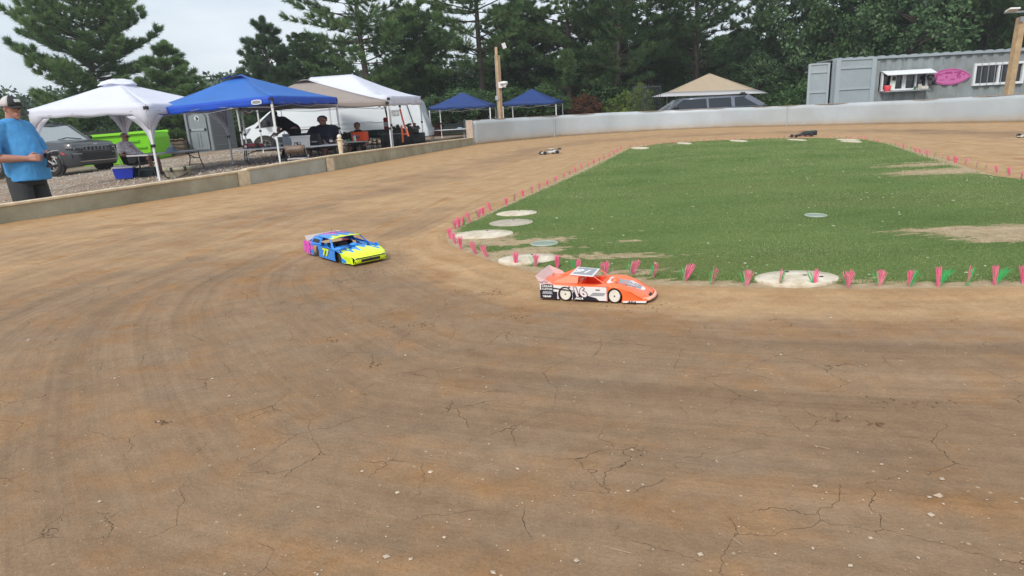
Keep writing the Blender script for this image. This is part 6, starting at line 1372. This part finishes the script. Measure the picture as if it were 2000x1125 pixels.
mb.grid(capdome(rad(58), rad(302))); cap_ = mb.build('cap_mesh_back', mat('cap_white_mesh', (.62, .58, .58), .8, bump=.5, bscale=300), man, True, thick=.004)
mb = MB(); mb.grid(capdome(rad(-58), rad(58), .1085)); mb.build('cap_front', mat('cap_black', (.02, .022, .025), .8), man, True, thick=.005)
mb = MB(); mb.grid([[P(.1*math.cos(a)*1.08, .1*math.sin(a), .035-.01*abs(math.sin(a))) for a in [rad(-62+124*k/12) for k in range(13)]], [P(.1*math.cos(a)*1.05+.075*math.cos(a*.6), .082*math.sin(a), .022-.015*abs(math.sin(a))) for a in [rad(-62+124*k/12) for k in range(13)]]]); mb.build('cap_brim', mat('cap_black', (.02, .022, .025)), man, True, thick=.006)
mb = MB(); mb.box(P(.106, 0, .09), (.012, .07, .035), ry=-.5); mb.build('cap_patch', mat('patch_white', (.6, .62, .6), .6), man)
# controller in the man's hands
mtx = Matrix.Rotation(rad(-9), 4, 'Z'); lc = Vector((ft.x, 8.75, ft.z))+mtx @ Vector((.44, .0, 1.045*1.13)); ctl = empty('radio_controller', lc, 'black pistol-grip radio controller with silver trim in the hands of the man in blue', 'controller', rz=rad(-9))
mb = MB(); mb.box((.02, 0, .03), (.15, .11, .055), ry=-.25); mb.box((-.03, 0, -.05), (.04, .05, .12), ry=.15); mb.box((.0, .0, -.115), (.12, .09, .035)); mb.build('housing', mat('controller_black', (.02, .015, .02), .4), ctl, bev=.012)
mb = MB(); mb.box((.05, 0, .068), (.09, .08, .012), ry=-.25); mb.box((.08, -.03, .0), (.06, .04, .02), ry=.6); mb.box((.03, -.035, -.07), (.09, .02, .02), ry=.6); mb.build('silver_trim', mat('trim_silver', (.6, .61, .62), .3, metal=.5), ctl)
mb = MB(); mb.lathe((.02, -.075, .02), [(.035, -.012), (.035, .012), (.001, .012)], 16, axis='Y'); mb.build('steering_dial', BLK, ctl); mb = MB(); mb.box((-.06, 0, .045), (.04, .06, .015)); mb.build('red_trim', mat('dark_red', (.3, .02, .03)), ctl)

def seated(label, px, py, Y, rz, shirt, shorts, hairm, s=1., g=None, lean=.12, glasses=False, bare_legs=True, arm='lap', head_pitch=-.05, chair=None, hairtop=True, wide=1.):
    q = Q(px, py, Y); g = min(gz(q.x, Y), .13) if g is None else g; r = empty('person', (q.x, Y, g), label, 'person', rz, sc=(s*wide, s*wide, s)); mb = MB()
    hx = -.1-lean*.9; P = head(mb, (hx+.05, 0, 1.17), (1, 0, head_pitch), 1.)
    mb.cap((hx, 0, 1.0), (hx+.02, 0, 1.12), .066, .06); mb.cap((hx, -.12, .96), (hx, .12, .96), .068, .068); mb.cap((hx+.02, 0, .86), (.02, 0, .56), .15, .17, 14); mb.cap((0, -.08, .50), (0, .08, .50), .14, .14)
    for k in (-1, 1):
        el_ = Vector((hx-.02+.1, k*.27, .66)); wr = Vector((.22, k*.2, .64)) if arm == 'lap' else Vector((hx+.30, k*.27, .62))
        mb.cap((hx, k*.19, .95), el_, .056, .044); mb.cap(el_, wr, .044, .028); hand(mb, wr, (wr-el_), (0, -k*.3, -1), 1 if k < 0 else -1, .5)
        kn = Vector((.46, k*.14, .53)); an = Vector((.52, k*.15, .09)); mb.cap((.02, k*.1, .5), kn, .105, .07); mb.cap(kn, kn.lerp(an, .4), .064, .06); mb.cap(kn.lerp(an, .4), an, .06, .038); mb.cap(an-Vector((0, 0, .04)), an+Vector((.16, 0, -.05)), .042, .035)
    blob('body', mb, .013, SK if bare_legs == 1 else SK2, r, 2)
    mb = MB(); loft(mb, [(.05, 0, .46, .2, .2), (.02, 0, .62, .2, .21), (hx*.5, 0, .78, .18, .22), (hx, 0, .94, .15, .225), (hx, 0, 1.0, .125, .18), (hx+.005, 0, 1.07, .08, .09)], 20)
    for k in (-1, 1): mb.cap((hx, k*.18, .955), (hx+.055, k*.265, .77), .092, .08)
    blob('shirt', mb, .014, shirt, r, 4)
    mb = MB(); loft(mb, [(.0, 0, .42, .19, .21), (.0, 0, .58, .19, .2)], 18)
    for k in (-1, 1): mb.cap((.0, k*.1, .5), (.36, k*.14, .525), .125, .095)
    blob('shorts', mb, .014, shorts, r, 3)
    for k in (-1, 1): mb = MB(); mb.cap((.49, k*.15, .055), (.68, k*.15, .04), .055, .042); mb.build('shoe', mat('dark_trainer', (.04, .04, .045), .6), r, True)
    if hairtop:
        mb = MB(); mb.sph(P(-.028, 0, .048), (.094, .09, .09), 16, m=10); mb.build('hair', hairm, r, True)
    if glasses: mb = MB(); mb.box(P(.09, 0, .018), (.02, .15, .035)); mb.box(P(.03, .083, .018), (.12, .008, .015)); mb.box(P(.03, -.083, .018), (.12, .008, .015)); mb.build('sunglasses', BLK, r, bev=.005)
    else: eyes(P, r)
    return r
sg = seated('seated man in sunglasses, pale patterned shirt and black shorts in a camping chair', 277, 345, 17.0, rad(-12), mat('patterned_shirt', (.78, .72, .74), .8, var=.5, vscale=14, dirt=(.32, .28, .34)), mat('black_shorts', (.012, .012, .014), .8), mat('grey_hair', (.22, .18, .15), .8), .86, g=gz(-9.6, 17.), lean=.25, glasses=True, wide=1.12, bare_legs=1)
# camping chair
cc_ = empty('camping_chair', (sg.location.x, 17.0, sg.location.z), 'black folding camping chair under the man in sunglasses', 'chair', rad(-12), sc=(.95, .95, .86)); mb = MB(); mb.grid([[(-.42, y, .98) for y in (-.28, 0, .28)], [(-.24, y, .40) for y in (-.28, 0, .28)], [(.0, y, .34) for y in (-.28, 0, .28)], [(.3, y, .40) for y in (-.28, 0, .28)]]); mb.build('sling_seat', BLK, cc_, True, thick=.012)
for s in (-1, 1):
    mb = MB(); mb.box((.05, s*.33, .66), (.5, .09, .03), ry=-.06); mb.grid([[(-.05, s*.34, .64), (.3, s*.34, .66)], [(-.02, s*.34, .42), (.2, s*.34, .44)]]); mb.build('arm_rest', BLK, cc_, thick=.006)
    mb = MB(); mb.tube([(-.42, s*.29, .98), (-.2, s*.31, .0)], .011, 6); mb.tube([(.3, s*.33, .66), (.28, s*.31, 0)], .011, 6); mb.tube([(-.25, s*.31, .0), (.3, s*.31, .42)], .009, 6); mb.tube([(.3, s*.31, .02), (-.28, s*.31, .4)], .009, 6); mb.build('side_frame', LEGG, cc_)
mb = MB(); mb.tube([(-.2, -.31, .02), (.28, .31, .38)], .009, 6); mb.tube([(-.2, .31, .02), (.28, -.31, .38)], .009, 6); mb.build('cross_frame', BLK, cc_)
NS = mat('navy_shirt', (.012, .014, .032), .85, bump=.3, bscale=10); BS = mat('black_shirt', (.008, .008, .01), .85)
seated('broad man in a navy shirt behind the white tables, facing the track', 636, 300, 18.3, rad(-92), NS, BS, HAIRD, 1.02, g=Q(636, 226, 18.3).z-1.32, lean=-.02, bare_legs=0, wide=1.5, arm='table')
seated('grey-haired man sitting low behind the orange box', 702, 300, 19.9, rad(-95), mat('dark_maroon_shirt', (.03, .016, .02), .85), BS, mat('short_grey_hair', (.16, .12, .11), .8), .95, g=Q(698, 240, 19.9).z-1.22, lean=.0, bare_legs=0, wide=1.1, arm='table')
# man leaning forward in black, facing left
q = Q(578, 300, 18.0); r = empty('person', (q.x, 18.0, .1), 'man in a black T-shirt bending forward over the table in front of the van', 'person', rz=rad(184), sc=(.97, .97, .86)); mb = MB()
P = head(mb, (.46, 0, 1.36), (.9, 0, -.45), 1.); mb.cap((.33, 0, 1.24), (.42, 0, 1.32), .068, .062); mb.cap((.28, -.15, 1.2), (.28, .15, 1.2), .08, .08); mb.cap((.25, 0, 1.14), (-.02, 0, .92), .16, .15); mb.cap((-.05, -.08, .88), (-.05, .08, .88), .14, .14)
for k in (-1, 1):
    sh_ = Vector((.28, k*.2, 1.2)); el_ = Vector((.3, k*.28, .93)); wr = Vector((.5, k*.2, .78)); mb.cap(sh_, el_, .062, .048); mb.cap(el_, wr, .047, .03); hand(mb, wr, wr-el_, (0, 0, -1), 1 if k < 0 else -1, .5)
    kn = Vector((.04+.14*k, k*.12, .47)); an = Vector((.0+.3*k, k*.12, .08)); mb.cap((-.04, k*.1, .86), kn, .11, .066); mb.cap(kn, an, .062, .04); mb.cap(an-Vector((0, 0, .04)), an+Vector((.16, 0, -.05)), .042, .034)
blob('body', mb, .013, SK2, r, 2); eyes(P, r)
mb = MB(); mb.cap((.29, -.15, 1.21), (.29, .15, 1.21), .095, .095); mb.cap((.25, 0, 1.14), (-.03, 0, .9), .185, .18, 16); mb.cap((-.03, 0, .92), (-.06, 0, .84), .18, .175)
for k in (-1, 1): mb.cap((.28, k*.19, 1.2), (.29, k*.25, 1.05), .085, .075)
blob('t_shirt', mb, .014, BS, r, 4)
mb = MB(); mb.cap((-.05, -.08, .84), (-.05, .08, .84), .155, .155)
for k in (-1, 1): kn = Vector((.04+.14*k, k*.12, .47)); an = Vector((.0+.3*k, k*.12, .14)); mb.cap((-.04, k*.1, .84), kn, .12, .09); mb.cap(kn, an, .085, .075)
blob('trousers', mb, .014, BS, r, 3)
for k in (-1, 1): mb = MB(); mb.cap((-.03+.3*k, k*.12, .05), (.2+.3*k, k*.12, .04), .055, .045); mb.build('shoe', BLK, r, True)
mb = MB(); mb.sph(P(-.03, 0, .045), (.1, .095, .1), 16, m=10); mb.build('hair', HAIRD, r, True); mb = MB(); mb.sph(P(.05, 0, -.08), (.05, .055, .045), 12); mb.build('beard', HAIRD, r, True)
# ================================================================== TREES
BARK = mat('pine_bark', (.085, .065, .052), .9, var=.35, vscale=6, bump=.6, bscale=12)
def tufts(pts, dirs, n, ln, wd, rng, droop=0., fan=1.):
    """needle sprays: n thin triangles from every point, leaning along its direction"""
    K = len(pts); p = np.repeat(pts, n, 0); d = np.repeat(dirs, n, 0)+rng.normal(0, .62*fan, (K*n, 3)); d[:, 2] += .25-droop; d /= np.linalg.norm(d, axis=1, keepdims=True)+1e-9
    L = ln*rng.uniform(.6, 1.15, (K*n, 1)); side = np.cross(d, rng.normal(0, 1, (K*n, 3))); side /= np.linalg.norm(side, axis=1, keepdims=True)+1e-9
    V = np.zeros((K*n, 3, 3)); V[:, 0] = p+side*wd/2; V[:, 1] = p-side*wd/2; V[:, 2] = p+d*L
    return V
def pine_data(seed, H, spread, z0=.22, whorl=.5, nb=5, tr=.17, dens_=1., lean=0., upsweep=.35, forks=0, ln=.26, wd=.034, shape=.75):
    rng = np.random.default_rng(seed); tb = MB(); pts = []; dirs = []
    axis = lambda z: Vector((lean*z+.12*math.sin(z*.6+seed), .1*math.sin(z*.5+seed*2), z))
    zz = np.linspace(0, H, 14); tb.tube([axis(z) for z in zz], [max(.02, tr*(1-.93*z/H)) for z in zz], 9)
    z = H*z0; a = rng.uniform(0, 6)
    while z < H*.985:
        f = (z-H*z0)/(H*(1-z0)); prof = (math.sin(PI*min(1, (f*.86+.16)))**shape)
        for k in range(nb):
            a += 2*PI/nb+rng.uniform(-.5, .5); L = spread*prof*rng.uniform(.55, 1.12)
            if rng.random() < .08: continue
            zb = z+rng.uniform(-.2, .2); p = axis(zb); d = Vector((math.cos(a), math.sin(a), rng.uniform(-.05, .25)+.25*f)); path = [p]; cur = p.copy(); ns = max(4, int(L/.45))
            for j in range(ns):
                d.z += upsweep*.3*(j/ns); d.x += rng.normal(0, .07); d.y += rng.normal(0, .07); cur = cur+d.normalized()*L/ns; path.append(cur.copy())
            tb.tube(path, [max(.008, .045*(L/spread)*(1-.85*j/ns)) for j in range(ns+1)], 5, cap=False)
            for j in range(1, ns+1):
                t_ = j/ns
                if t_ < .28: continue
                dd = (path[j]-path[j-1]).normalized(); m = int((2+3.2*dens_)*(1 if t_ < .95 else 1.6))
                for q in range(m):
                    sd = dd.cross(Vector((0, 0, 1))).normalized()*rng.choice([-1, 1]); sl_ = rng.uniform(.12, .6)*(.25+L*.36)*(1.15-t_*.6); vv = (sd*rng.uniform(.5, 1)+dd*rng.uniform(.3, 1)+Vector((0, 0, rng.uniform(-.1, .55)))).normalized()
                    e = path[j]+vv*sl_; tb.tube([path[j], e], .008, 3, cap=False)
                    for s_ in (.25, .45, .62, .8, 1.): c = path[j].lerp(e, s_); pts.append(tuple(c)); dirs.append(tuple(vv))
        z += whorl*rng.uniform(.75, 1.3)
    pts.append(tuple(axis(H))); dirs.append((0, 0, 1)); P_ = np.array(pts); D_ = np.array(dirs)
    return tb, tufts(P_, D_, 8, ln*.92, wd*.72, rng, 0., .8)
PN = leafy('pine_needles', [(.058, .125, .052), (.13, .235, .09), (.215, .33, .12), (.32, .42, .17)], .45); PN2 = leafy('young_pine_needles', [(.05, .09, .05), (.09, .155, .08), (.15, .23, .11)], .3)
PND = leafy('dark_pine_needles', [(.045, .095, .045), (.105, .19, .075), (.185, .275, .10)], .4)
BL = leafy('broad_leaves', [(.025, .06, .027), (.065, .135, .055), (.135, .23, .10), (.24, .34, .19)], .35); BL2 = leafy('dark_broad_leaves', [(.03, .068, .028), (.075, .15, .052), (.14, .235, .08)], .35)
YG = leafy('yellow_green_leaves', [(.05, .09, .02), (.13, .19, .04), (.25, .3, .08)], .2); RDL = leafy('rust_leaves', [(.04, .03, .014), (.11, .04, .02), (.2, .075, .035)], .2)
def mk_tree(name, data, leafm, label, cat, loc, rz=0., sc=(1, 1, 1), group=None, crown='crown'):
    r = empty(name, loc, label, cat, rz, group, sc)
    tb, V = data; tb.build('trunk', BARK, r, True); np_mesh(crown, V, 3, leafm, r); return r
def leaf_cluster(centers, rad_, n, ln, wd, rng, flat=.8):
    K = len(centers); c = np.repeat(centers, n, 0); rr = np.repeat(rad_, n)[:, None]; u = rng.normal(0, 1, (K*n, 3)); u /= np.linalg.norm(u, axis=1, keepdims=True); p = c+u*rr*rng.uniform(.45, 1.05, (K*n, 1))*np.array([1, 1, flat])
    d = rng.normal(0, 1, (K*n, 3)); d += u*.5; d[:, 2] -= .2; d /= np.linalg.norm(d, axis=1, keepdims=True); s = np.cross(d, rng.normal(0, 1, (K*n, 3))); s /= np.linalg.norm(s, axis=1, keepdims=True); L = ln*rng.uniform(.6, 1.3, (K*n, 1)); w = wd*rng.uniform(.7, 1.2, (K*n, 1))
    V = np.zeros((K*n, 4, 3)); V[:, 0] = p; V[:, 1] = p+d*L*.5+s*w/2; V[:, 2] = p+d*L; V[:, 3] = p+d*L*.5-s*w/2; return V
def broad_data(seed, H, R, z0=.15, ncl=170, nl=46, ln=.17, wd=.1, trunk=.14):
    rng = np.random.default_rng(seed); tb = MB(); zz = np.linspace(0, H*.8, 8); tb.tube([(.15*math.sin(z*.7+seed), .1*math.sin(z), z) for z in zz], [max(.03, trunk*(1-.8*z/H)) for z in zz], 9); C_ = []; Rr = []
    for k in range(26):
        a = rng.uniform(0, 2*PI); z = H*rng.uniform(z0, .75); f = z/H; L = R*(.55+.5*math.sin(PI*min(1, f+.15)))*rng.uniform(.6, 1.); p0 = Vector((0, 0, z*.8)); p1 = Vector((math.cos(a)*L*.6, math.sin(a)*L*.6, z*.8+L*.35)); p2 = Vector((math.cos(a)*L, math.sin(a)*L, z*.8+L*.55)); tb.tube([p0, p1, p2], [.05, .03, .012], 5, cap=False)
    for k in range(ncl):
        while True:
            u = rng.uniform(-1, 1, 3)
            if .2 < np.linalg.norm(u) < 1: break
        f = (u[2]+1)/2; e = (.65+.45*math.sin(PI*min(1, f*.9+.12)))*(1 if f < .85 else .7); C_.append((u[0]*R*e, u[1]*R*e, H*z0+f*H*(1-z0))); Rr.append(rng.uniform(.22, .55)*R*.32+.1)
    V = leaf_cluster(np.array(C_), np.array(Rr), nl, ln, wd, rng); return tb, V
def mk_broad(name, data, leafm, label, cat, loc, rz=0., sc=(1, 1, 1), group=None):
    r = empty(name, loc, label, cat, rz, group, sc); tb, V = data; tb.build('trunk', BARK, r, True); np_mesh('crown', V, 4, leafm, r); return r
def place(px, Y, z=None):
    p = Q(px, 215, Y); return (p.x, Y, (gz(p.x, Y) if z is None else z)-.15)
def clone(src, label, px, Y, rz, sc, leafm=None):
    r = tree_copy(src); r.location = place(px, Y); r.rotation_euler = (0, 0, rz); r.scale = sc if isinstance(sc, tuple) else (sc, sc, sc); tag(r, label, 'tree')
    if leafm:
        for ch in r.children:
            if ch.name.startswith('crown'): ch.data = ch.data.copy(); ch.data.materials[0] = leafm
    return r
gA = 'pine trees standing behind the pit area'
A1 = mk_tree('pine_tree', pine_data(1, 9.0, 3.5, .08, .38, 7, .2, 2.5, .02, .6, ln=.30, wd=.046, shape=.55), PN, 'tall spreading pine standing alone behind the white canopy at the left', 'tree', place(195, 34), .4, group=gA)
A2 = mk_tree('pine_tree', pine_data(2, 11.5, 4.2, .15, .52, 6, .21, 1.5, 0., .3, ln=.3, wd=.044, shape=.6), PN, 'big dark pine with layered boughs directly behind the long white canopy', 'tree', place(722, 36), 1., group=gA)
A3 = mk_tree('pine_tree', pine_data(3, 12., 4., .2, .66, 6, .2, 1.4, 0., .3, ln=.3, wd=.044, shape=.5), PN, 'open-crowned pine with bare trunk showing, left of the light pole', 'tree', place(945, 37), 2., group=gA)
A4 = mk_tree('young_pine_tree', pine_data(4, 5.6, 1.5, .05, .34, 6, .09, 1.3, 0., .7, ln=.3, wd=.04, shape=.7), PN2, 'small pale young pine left of the big dark pine', 'tree', place(533, 33), .3, group=gA)
clone(A4, 'small pine leaning at the right side of the tall lone pine', 338, 33.5, 1.7, (1.15, 1.15, .93), PN)
clone(A2, 'pine with low green boughs right of the light pole', 1112, 37, 2.2, (.82, .82, .98))
clone(A3, 'pine behind the right navy canopy', 1212, 36, .9, (.78, .78, .97), PND)
clone(A2, 'dark pine left of the cream canopy', 1262, 40, 3.9, (.74, .74, 1.02), PND)
clone(A3, 'tall pine whose trunk rises behind the cream canopy', 1356, 39, 4.4, (.95, .95, 1.05), PND)
clone(A3, 'thin pine with sky beside its trunk, right of the cream canopy', 1492, 42, 5.2, (.72, .72, 1.12), PND)
clone(A2, 'dark pine between the lone pine and the young pine, farther back', 455, 58, .7, (.6, .6, .46), PND)
clone(A1, 'bushy pine filling the gap behind the tan canopy', 610, 39, 2.6, (.7, .7, .62), PND)
clone(A1, 'low bushy pine left of the open-crowned pine', 822, 40, 4.0, (.72, .72, .72), PN)
clone(A1, 'bushy pine behind the light pole', 1030, 42, 5.0, (.85, .85, .72), PND)
clone(A1, 'dark bushy pine between the two navy canopies and the cream one', 1165, 41, 1.1, (.85, .85, .8), PND)
clone(A1, 'dark bushy pine behind the left side of the cream canopy', 1300, 44, 1.4, (.9, .9, .78), PND)
clone(A1, 'dark bushy pine behind the right side of the cream canopy', 1430, 45, 2.9, (.85, .85, .64), PND)
clone(A1, 'dark pine above the right part of the container', 1905, 33, .2, (.85, .85, 1.05), PND)
clone(A1, 'dark pine at the far left edge behind the cap', -40, 40, 2.2, (.7, .7, .42), PN)
B1 = mk_broad('broadleaf_tree', broad_data(11, 8.6, 2.7, .1, 230, 60, .2, .13), BL, 'large glossy broadleaf tree left of the container doors', 'tree', place(1590, 39), .2, (1.25, 1.25, 1.2))
B2 = mk_broad('broadleaf_tree', broad_data(12, 8.4, 2.5, .12, 200, 56, .2, .13), BL, 'light green broadleaf tree above the serving window', 'tree', place(1765, 33), 1.2)
def cloneb(src, label, px, Y, rz, sc, leafm=None, cat='tree'):
    r = clone(src, label, px, Y, rz, sc, leafm); r['category'] = cat; return r
cloneb(B1, 'dark broadleaf tree between the glossy one and the light green one', 1670, 36, 2.1, (.95, .95, 1.1), BL2)
cloneb(B2, 'dark broadleaf tree behind the pink oval sign', 1850, 37, 3.1, (1.1, 1.1, 1.15), BL2)
cloneb(B1, 'dark broadleaf tree at the right edge behind the leaning pole', 1990, 36, 4.1, (1.1, 1.1, 1.2), BL2)
cloneb(B2, 'short bright broadleaf tree right of the cream canopy', 1478, 38.5, 5.3, (.62, .62, .5))
cloneb(B2, 'low yellow-green sapling left of the cream canopy', 1250, 33, .3, (.25, .25, .30), YG)
# shrubs below the trees
SB = mk_broad('shrub', broad_data(21, 2.5, 1.5, .02, 110, 60, .15, .09, .05), BL, 'green shrub behind the lime green skip', 'shrub', place(200, 33), 0.)
tag(SB, None, None, 'shrubs under the trees')
shr = [(60, 36, 1.2, 1.0, BL2, 'dark shrub behind the windscreen of the grey wagon'), (130, 34, .9, .9, BL, 'pale-leaved shrub between the grey wagon and the skip'), (262, 32, .9, .85, BL, 'leafy shrub just over the sloping end of the skip'), (315, 34, 1.1, .85, BL2, 'dark shrub behind the brush pile'), (365, 36, 1.2, .9, BL, 'green shrub behind the crate'),
       (452, 34, .9, .75, BL, 'green shrub right of the portable toilet'), (480, 36, 1., .95, RDL, 'rust-tinged shrub above the nose of the van'), (528, 37, 1.2, 1., YG, 'yellow-green bush behind the van windscreen'), (400, 40, 1.4, 1.1, BL2, 'dark shrub behind the portable toilet roof'),
       (640, 38, 1.5, 1.3, BL, 'leafy bush behind the peak of the tan canopy'), (845, 33, .8, .55, BL, 'green shrub below the left navy canopy'), (890, 33, 1., .65, BL, 'dense green shrub under the middle of the left navy canopy'), (935, 34, .9, .6, BL2, 'dark shrub at the foot of the bare pine trunk'), (1010, 34, 1., .6, BL2, 'dark shrub under the left half of the right navy canopy'),
       (1060, 34, 1., .6, BL2, 'dark shrub under the right half of the right navy canopy'), (1140, 34, .6, .6, RDL, 'rusty red shrub right of the right navy canopy'), (1180, 36, 1.2, 1., BL2, 'dark shrub behind the red shrub'), (1225, 34, .8, .8, YG, 'yellow-green shrub by the thin metal fence'), (1290, 39, 1.2, 1., BL2, 'dark shrub behind the roof of the slate wagon'),
       (1345, 40, 1.3, 1.2, BL2, 'dark bush behind the cream canopy peak on the left'), (1430, 40, 1.3, 1.3, BL2, 'dark bush behind the cream canopy peak on the right'), (1545, 38, 1.4, 1.1, BL2, 'dark shrub between the slate wagon and the container doors'), (1505, 39.5, 1.3, 1.2, BL2, 'dark shrub over the right tip of the cream canopy'), (1575, 29, .9, .8, BL2, 'dark shrub beside the left container door'),
       (-10, 33, 1.3, 1.2, BL2, 'dark shrub at the left edge behind the man in blue'), (960, 40, 1.6, 1.3, BL2, 'dark bush behind the light pole'), (770, 40, 1.6, 1.3, BL2, 'dark bush behind the top of the white van'), (1095, 40, 1.6, 1.3, BL2, 'dark bush behind the peak of the right navy canopy'), (870, 40, 1.5, 1.2, BL2, 'dark bush behind the peak of the left navy canopy')]
for i, (px, Y, sx_, sz_, m_, lb) in enumerate(shr):
    r = cloneb(SB, lb, px, Y, i*1.3, (sx_, sx_, sz_), m_, 'shrub'); r['group'] = 'shrubs under the trees'
# far wood as one mass
rng = np.random.default_rng(77); C_ = []; R_ = []
for _ in range(3400):
    px = rng.uniform(-300, 2500); Y = rng.uniform(52, 72); p = Q(px, 215, Y); ty = np.interp(px, [-300, 0, 60, 200, 300, 380, 480, 560, 640, 800, 1000, 1080, 1200, 1290, 1400, 1450, 1500, 1580, 1750, 2500], [150, 172, 168, 165, 160, 140, 132, 124, 118, 108, 104, 100, 92, 96, 88, 76, 84, 30, -20, -60])+14; hmax = (.92+(281-.055*px-ty)/1290*Y)*rng.uniform(.84, 1.05)
    z = hmax*rng.uniform(0, 1)**.7; C_.append((p.x, Y, z-.3)); R_.append(rng.uniform(.5, 1.3))
np_ = leaf_cluster(np.array(C_), np.array(R_), 44, .42, .3, rng); tag(np_mesh('far_wood', np_, 4, leafy('far_leaves', [(.03, .055, .036), (.065, .105, .065), (.11, .16, .10)])), 'distant wood of mixed trees closing the view behind the pines', 'wood', kind='stuff')
# house, fence, shed behind
BR = mat('pink_brick', (.34, .17, .13), .85, var=.25, vscale=3)
hq = Q(1280, 180, 47); hs = empty('brick_house', (hq.x, 47, -.2), 'pinkish brick house glimpsed between the pines behind the cream canopy', 'house'); wl = Q(1440, 180, 47).x-hq.x
mb = MB(); mb.box((wl/2, 3, 1.9), (wl, 6, 3.8)); mb.build('wall', BR, hs)
mb = MB(); mb.prism([(-.4, 3.75), (wl+.4, 3.75), (wl+.1, 4.6), (-.1, 4.6)], lambda u, v, k: (u, -.3+k*6.6+(.0 if v < 4 else (1.6 if k == 0 else -1.6)), v)); mb.build('roof', mat('dark_shingle', (.06, .055, .055), .85, var=.3, vscale=4), hs)
for x in (.28, .7):
    w0 = empty('window', (wl*x, -.02, 2.1), None, None); w0.parent = hs; mb = MB(); mb.box((0, 0, 0), (1.1, .06, 1.4)); mb.build('window_frame', WF, w0); mb = MB(); mb.box((0, -.035, 0), (.95, .02, 1.25)); mb.build('pane', GLS, w0)
sq = Q(868, 205, 44); sh_ = empty('white_shed', (sq.x, 44, -.1), 'pale shed wall glimpsed under the left navy canopy', 'shed'); mb = MB(); mb.box((0, 1.5, 1.15), (2.4, 3, 2.3)); mb.build('wall', mat('shed_white', (.5, .52, .54), .7), sh_); mb = MB(); mb.box((0, 1.5, 2.35), (2.7, 3.3, .12)); mb.build('roof', mat('dark_shingle', (.06, .055, .055)), sh_); mb = MB(); mb.box((.3, -.01, 1.2), (.8, .04, .9)); mb.build('window', GLS, sh_)
fq = Q(824, 230, 34.5); fe = empty('wooden_fence', (fq.x, 34.5, .1), 'red-brown vertical board fence between the white and navy canopies', 'fence'); mb = MB(); x = 0
while x < 1.1: mb.box((x, 0, .95), (.13, .03, 1.9+.04*math.sin(x*40))); x += .14
mb.build('fence_boards', mat('red_brown_board', (.15, .038, .026), .8, var=.35, vscale=4), fe); mb = MB(); mb.box((.5, .05, .5), (1.2, .05, .1)); mb.box((.5, .05, 1.5), (1.2, .05, .1)); mb.build('fence_rail', mat('red_brown_board', (.15, .038, .026)), fe)
fq = Q(1236, 205, 32.); fe = empty('metal_fence', (fq.x, 32., -.2), 'thin dark metal railing between the pines left of the slate wagon', 'fence'); ww = Q(1290, 205, 32.).x-fq.x; mb = MB(); k = 0
for k in range(13): mb.tube([(ww*k/12, 0, 0), (ww*k/12, 0, 2.2)], .014, 5)
mb.build('railing_bars', mat('railing_grey', (.05, .055, .06), .5), fe); mb = MB(); mb.box((ww/2, 0, 2.1), (ww, .03, .04)); mb.box((ww/2, 0, .3), (ww, .03, .04)); mb.build('railing_rail', mat('railing_grey', (.16, .18, .2)), fe)
wq = Q(77, 240, 30); wv = empty('white_trailer', (Q(20, 240, 30).x, 30, -.3), 'pale trailer with dark windows behind the cap of the man in blue', 'trailer'); mb = MB(); wl = Q(55, 240, 30).x-wv.location.x; mb.box((wl/2, 1, 1.1), (wl+.9, 2, 1.3)); mb.build('wall', mat('trailer_white', (.55, .57, .6), .5), wv, bev=.06); mb = MB(); mb.box((wl/2+.1, -.01, 1.55), (wl+.3, .04, .5)); mb.build('window', mat('blue_dark_glass', (.06, .08, .12), .1), wv)
for s in (0.1, .9): road_wheel(wv, wl*s, .1, .32, -1, .2)

# ================================================================== HAZE, faint air added to lift the dark trees
mb = MB(); mb.box((0, 0, 6.5), (2400, 2400, 17)); hz = mb.build('haze', [], None)
hm = bpy.data.materials.new('lifting_haze'); hm.use_nodes = True; t = hm.node_tree; t.nodes.remove(t.nodes['Principled BSDF'])
pv = N(t, 'ShaderNodeVolumePrincipled', i_Density=.0012); pv.inputs['Color'].default_value = (.93, .96, 1., 1); pv.inputs['Anisotropy'].default_value = .2
t.links.new(pv.outputs[0], t.nodes['Material Output'].inputs['Volume']); hz.data.materials.append(hm)
tag(hz, 'thin pale summer haze filling the air over the whole site', 'haze', kind='stuff')
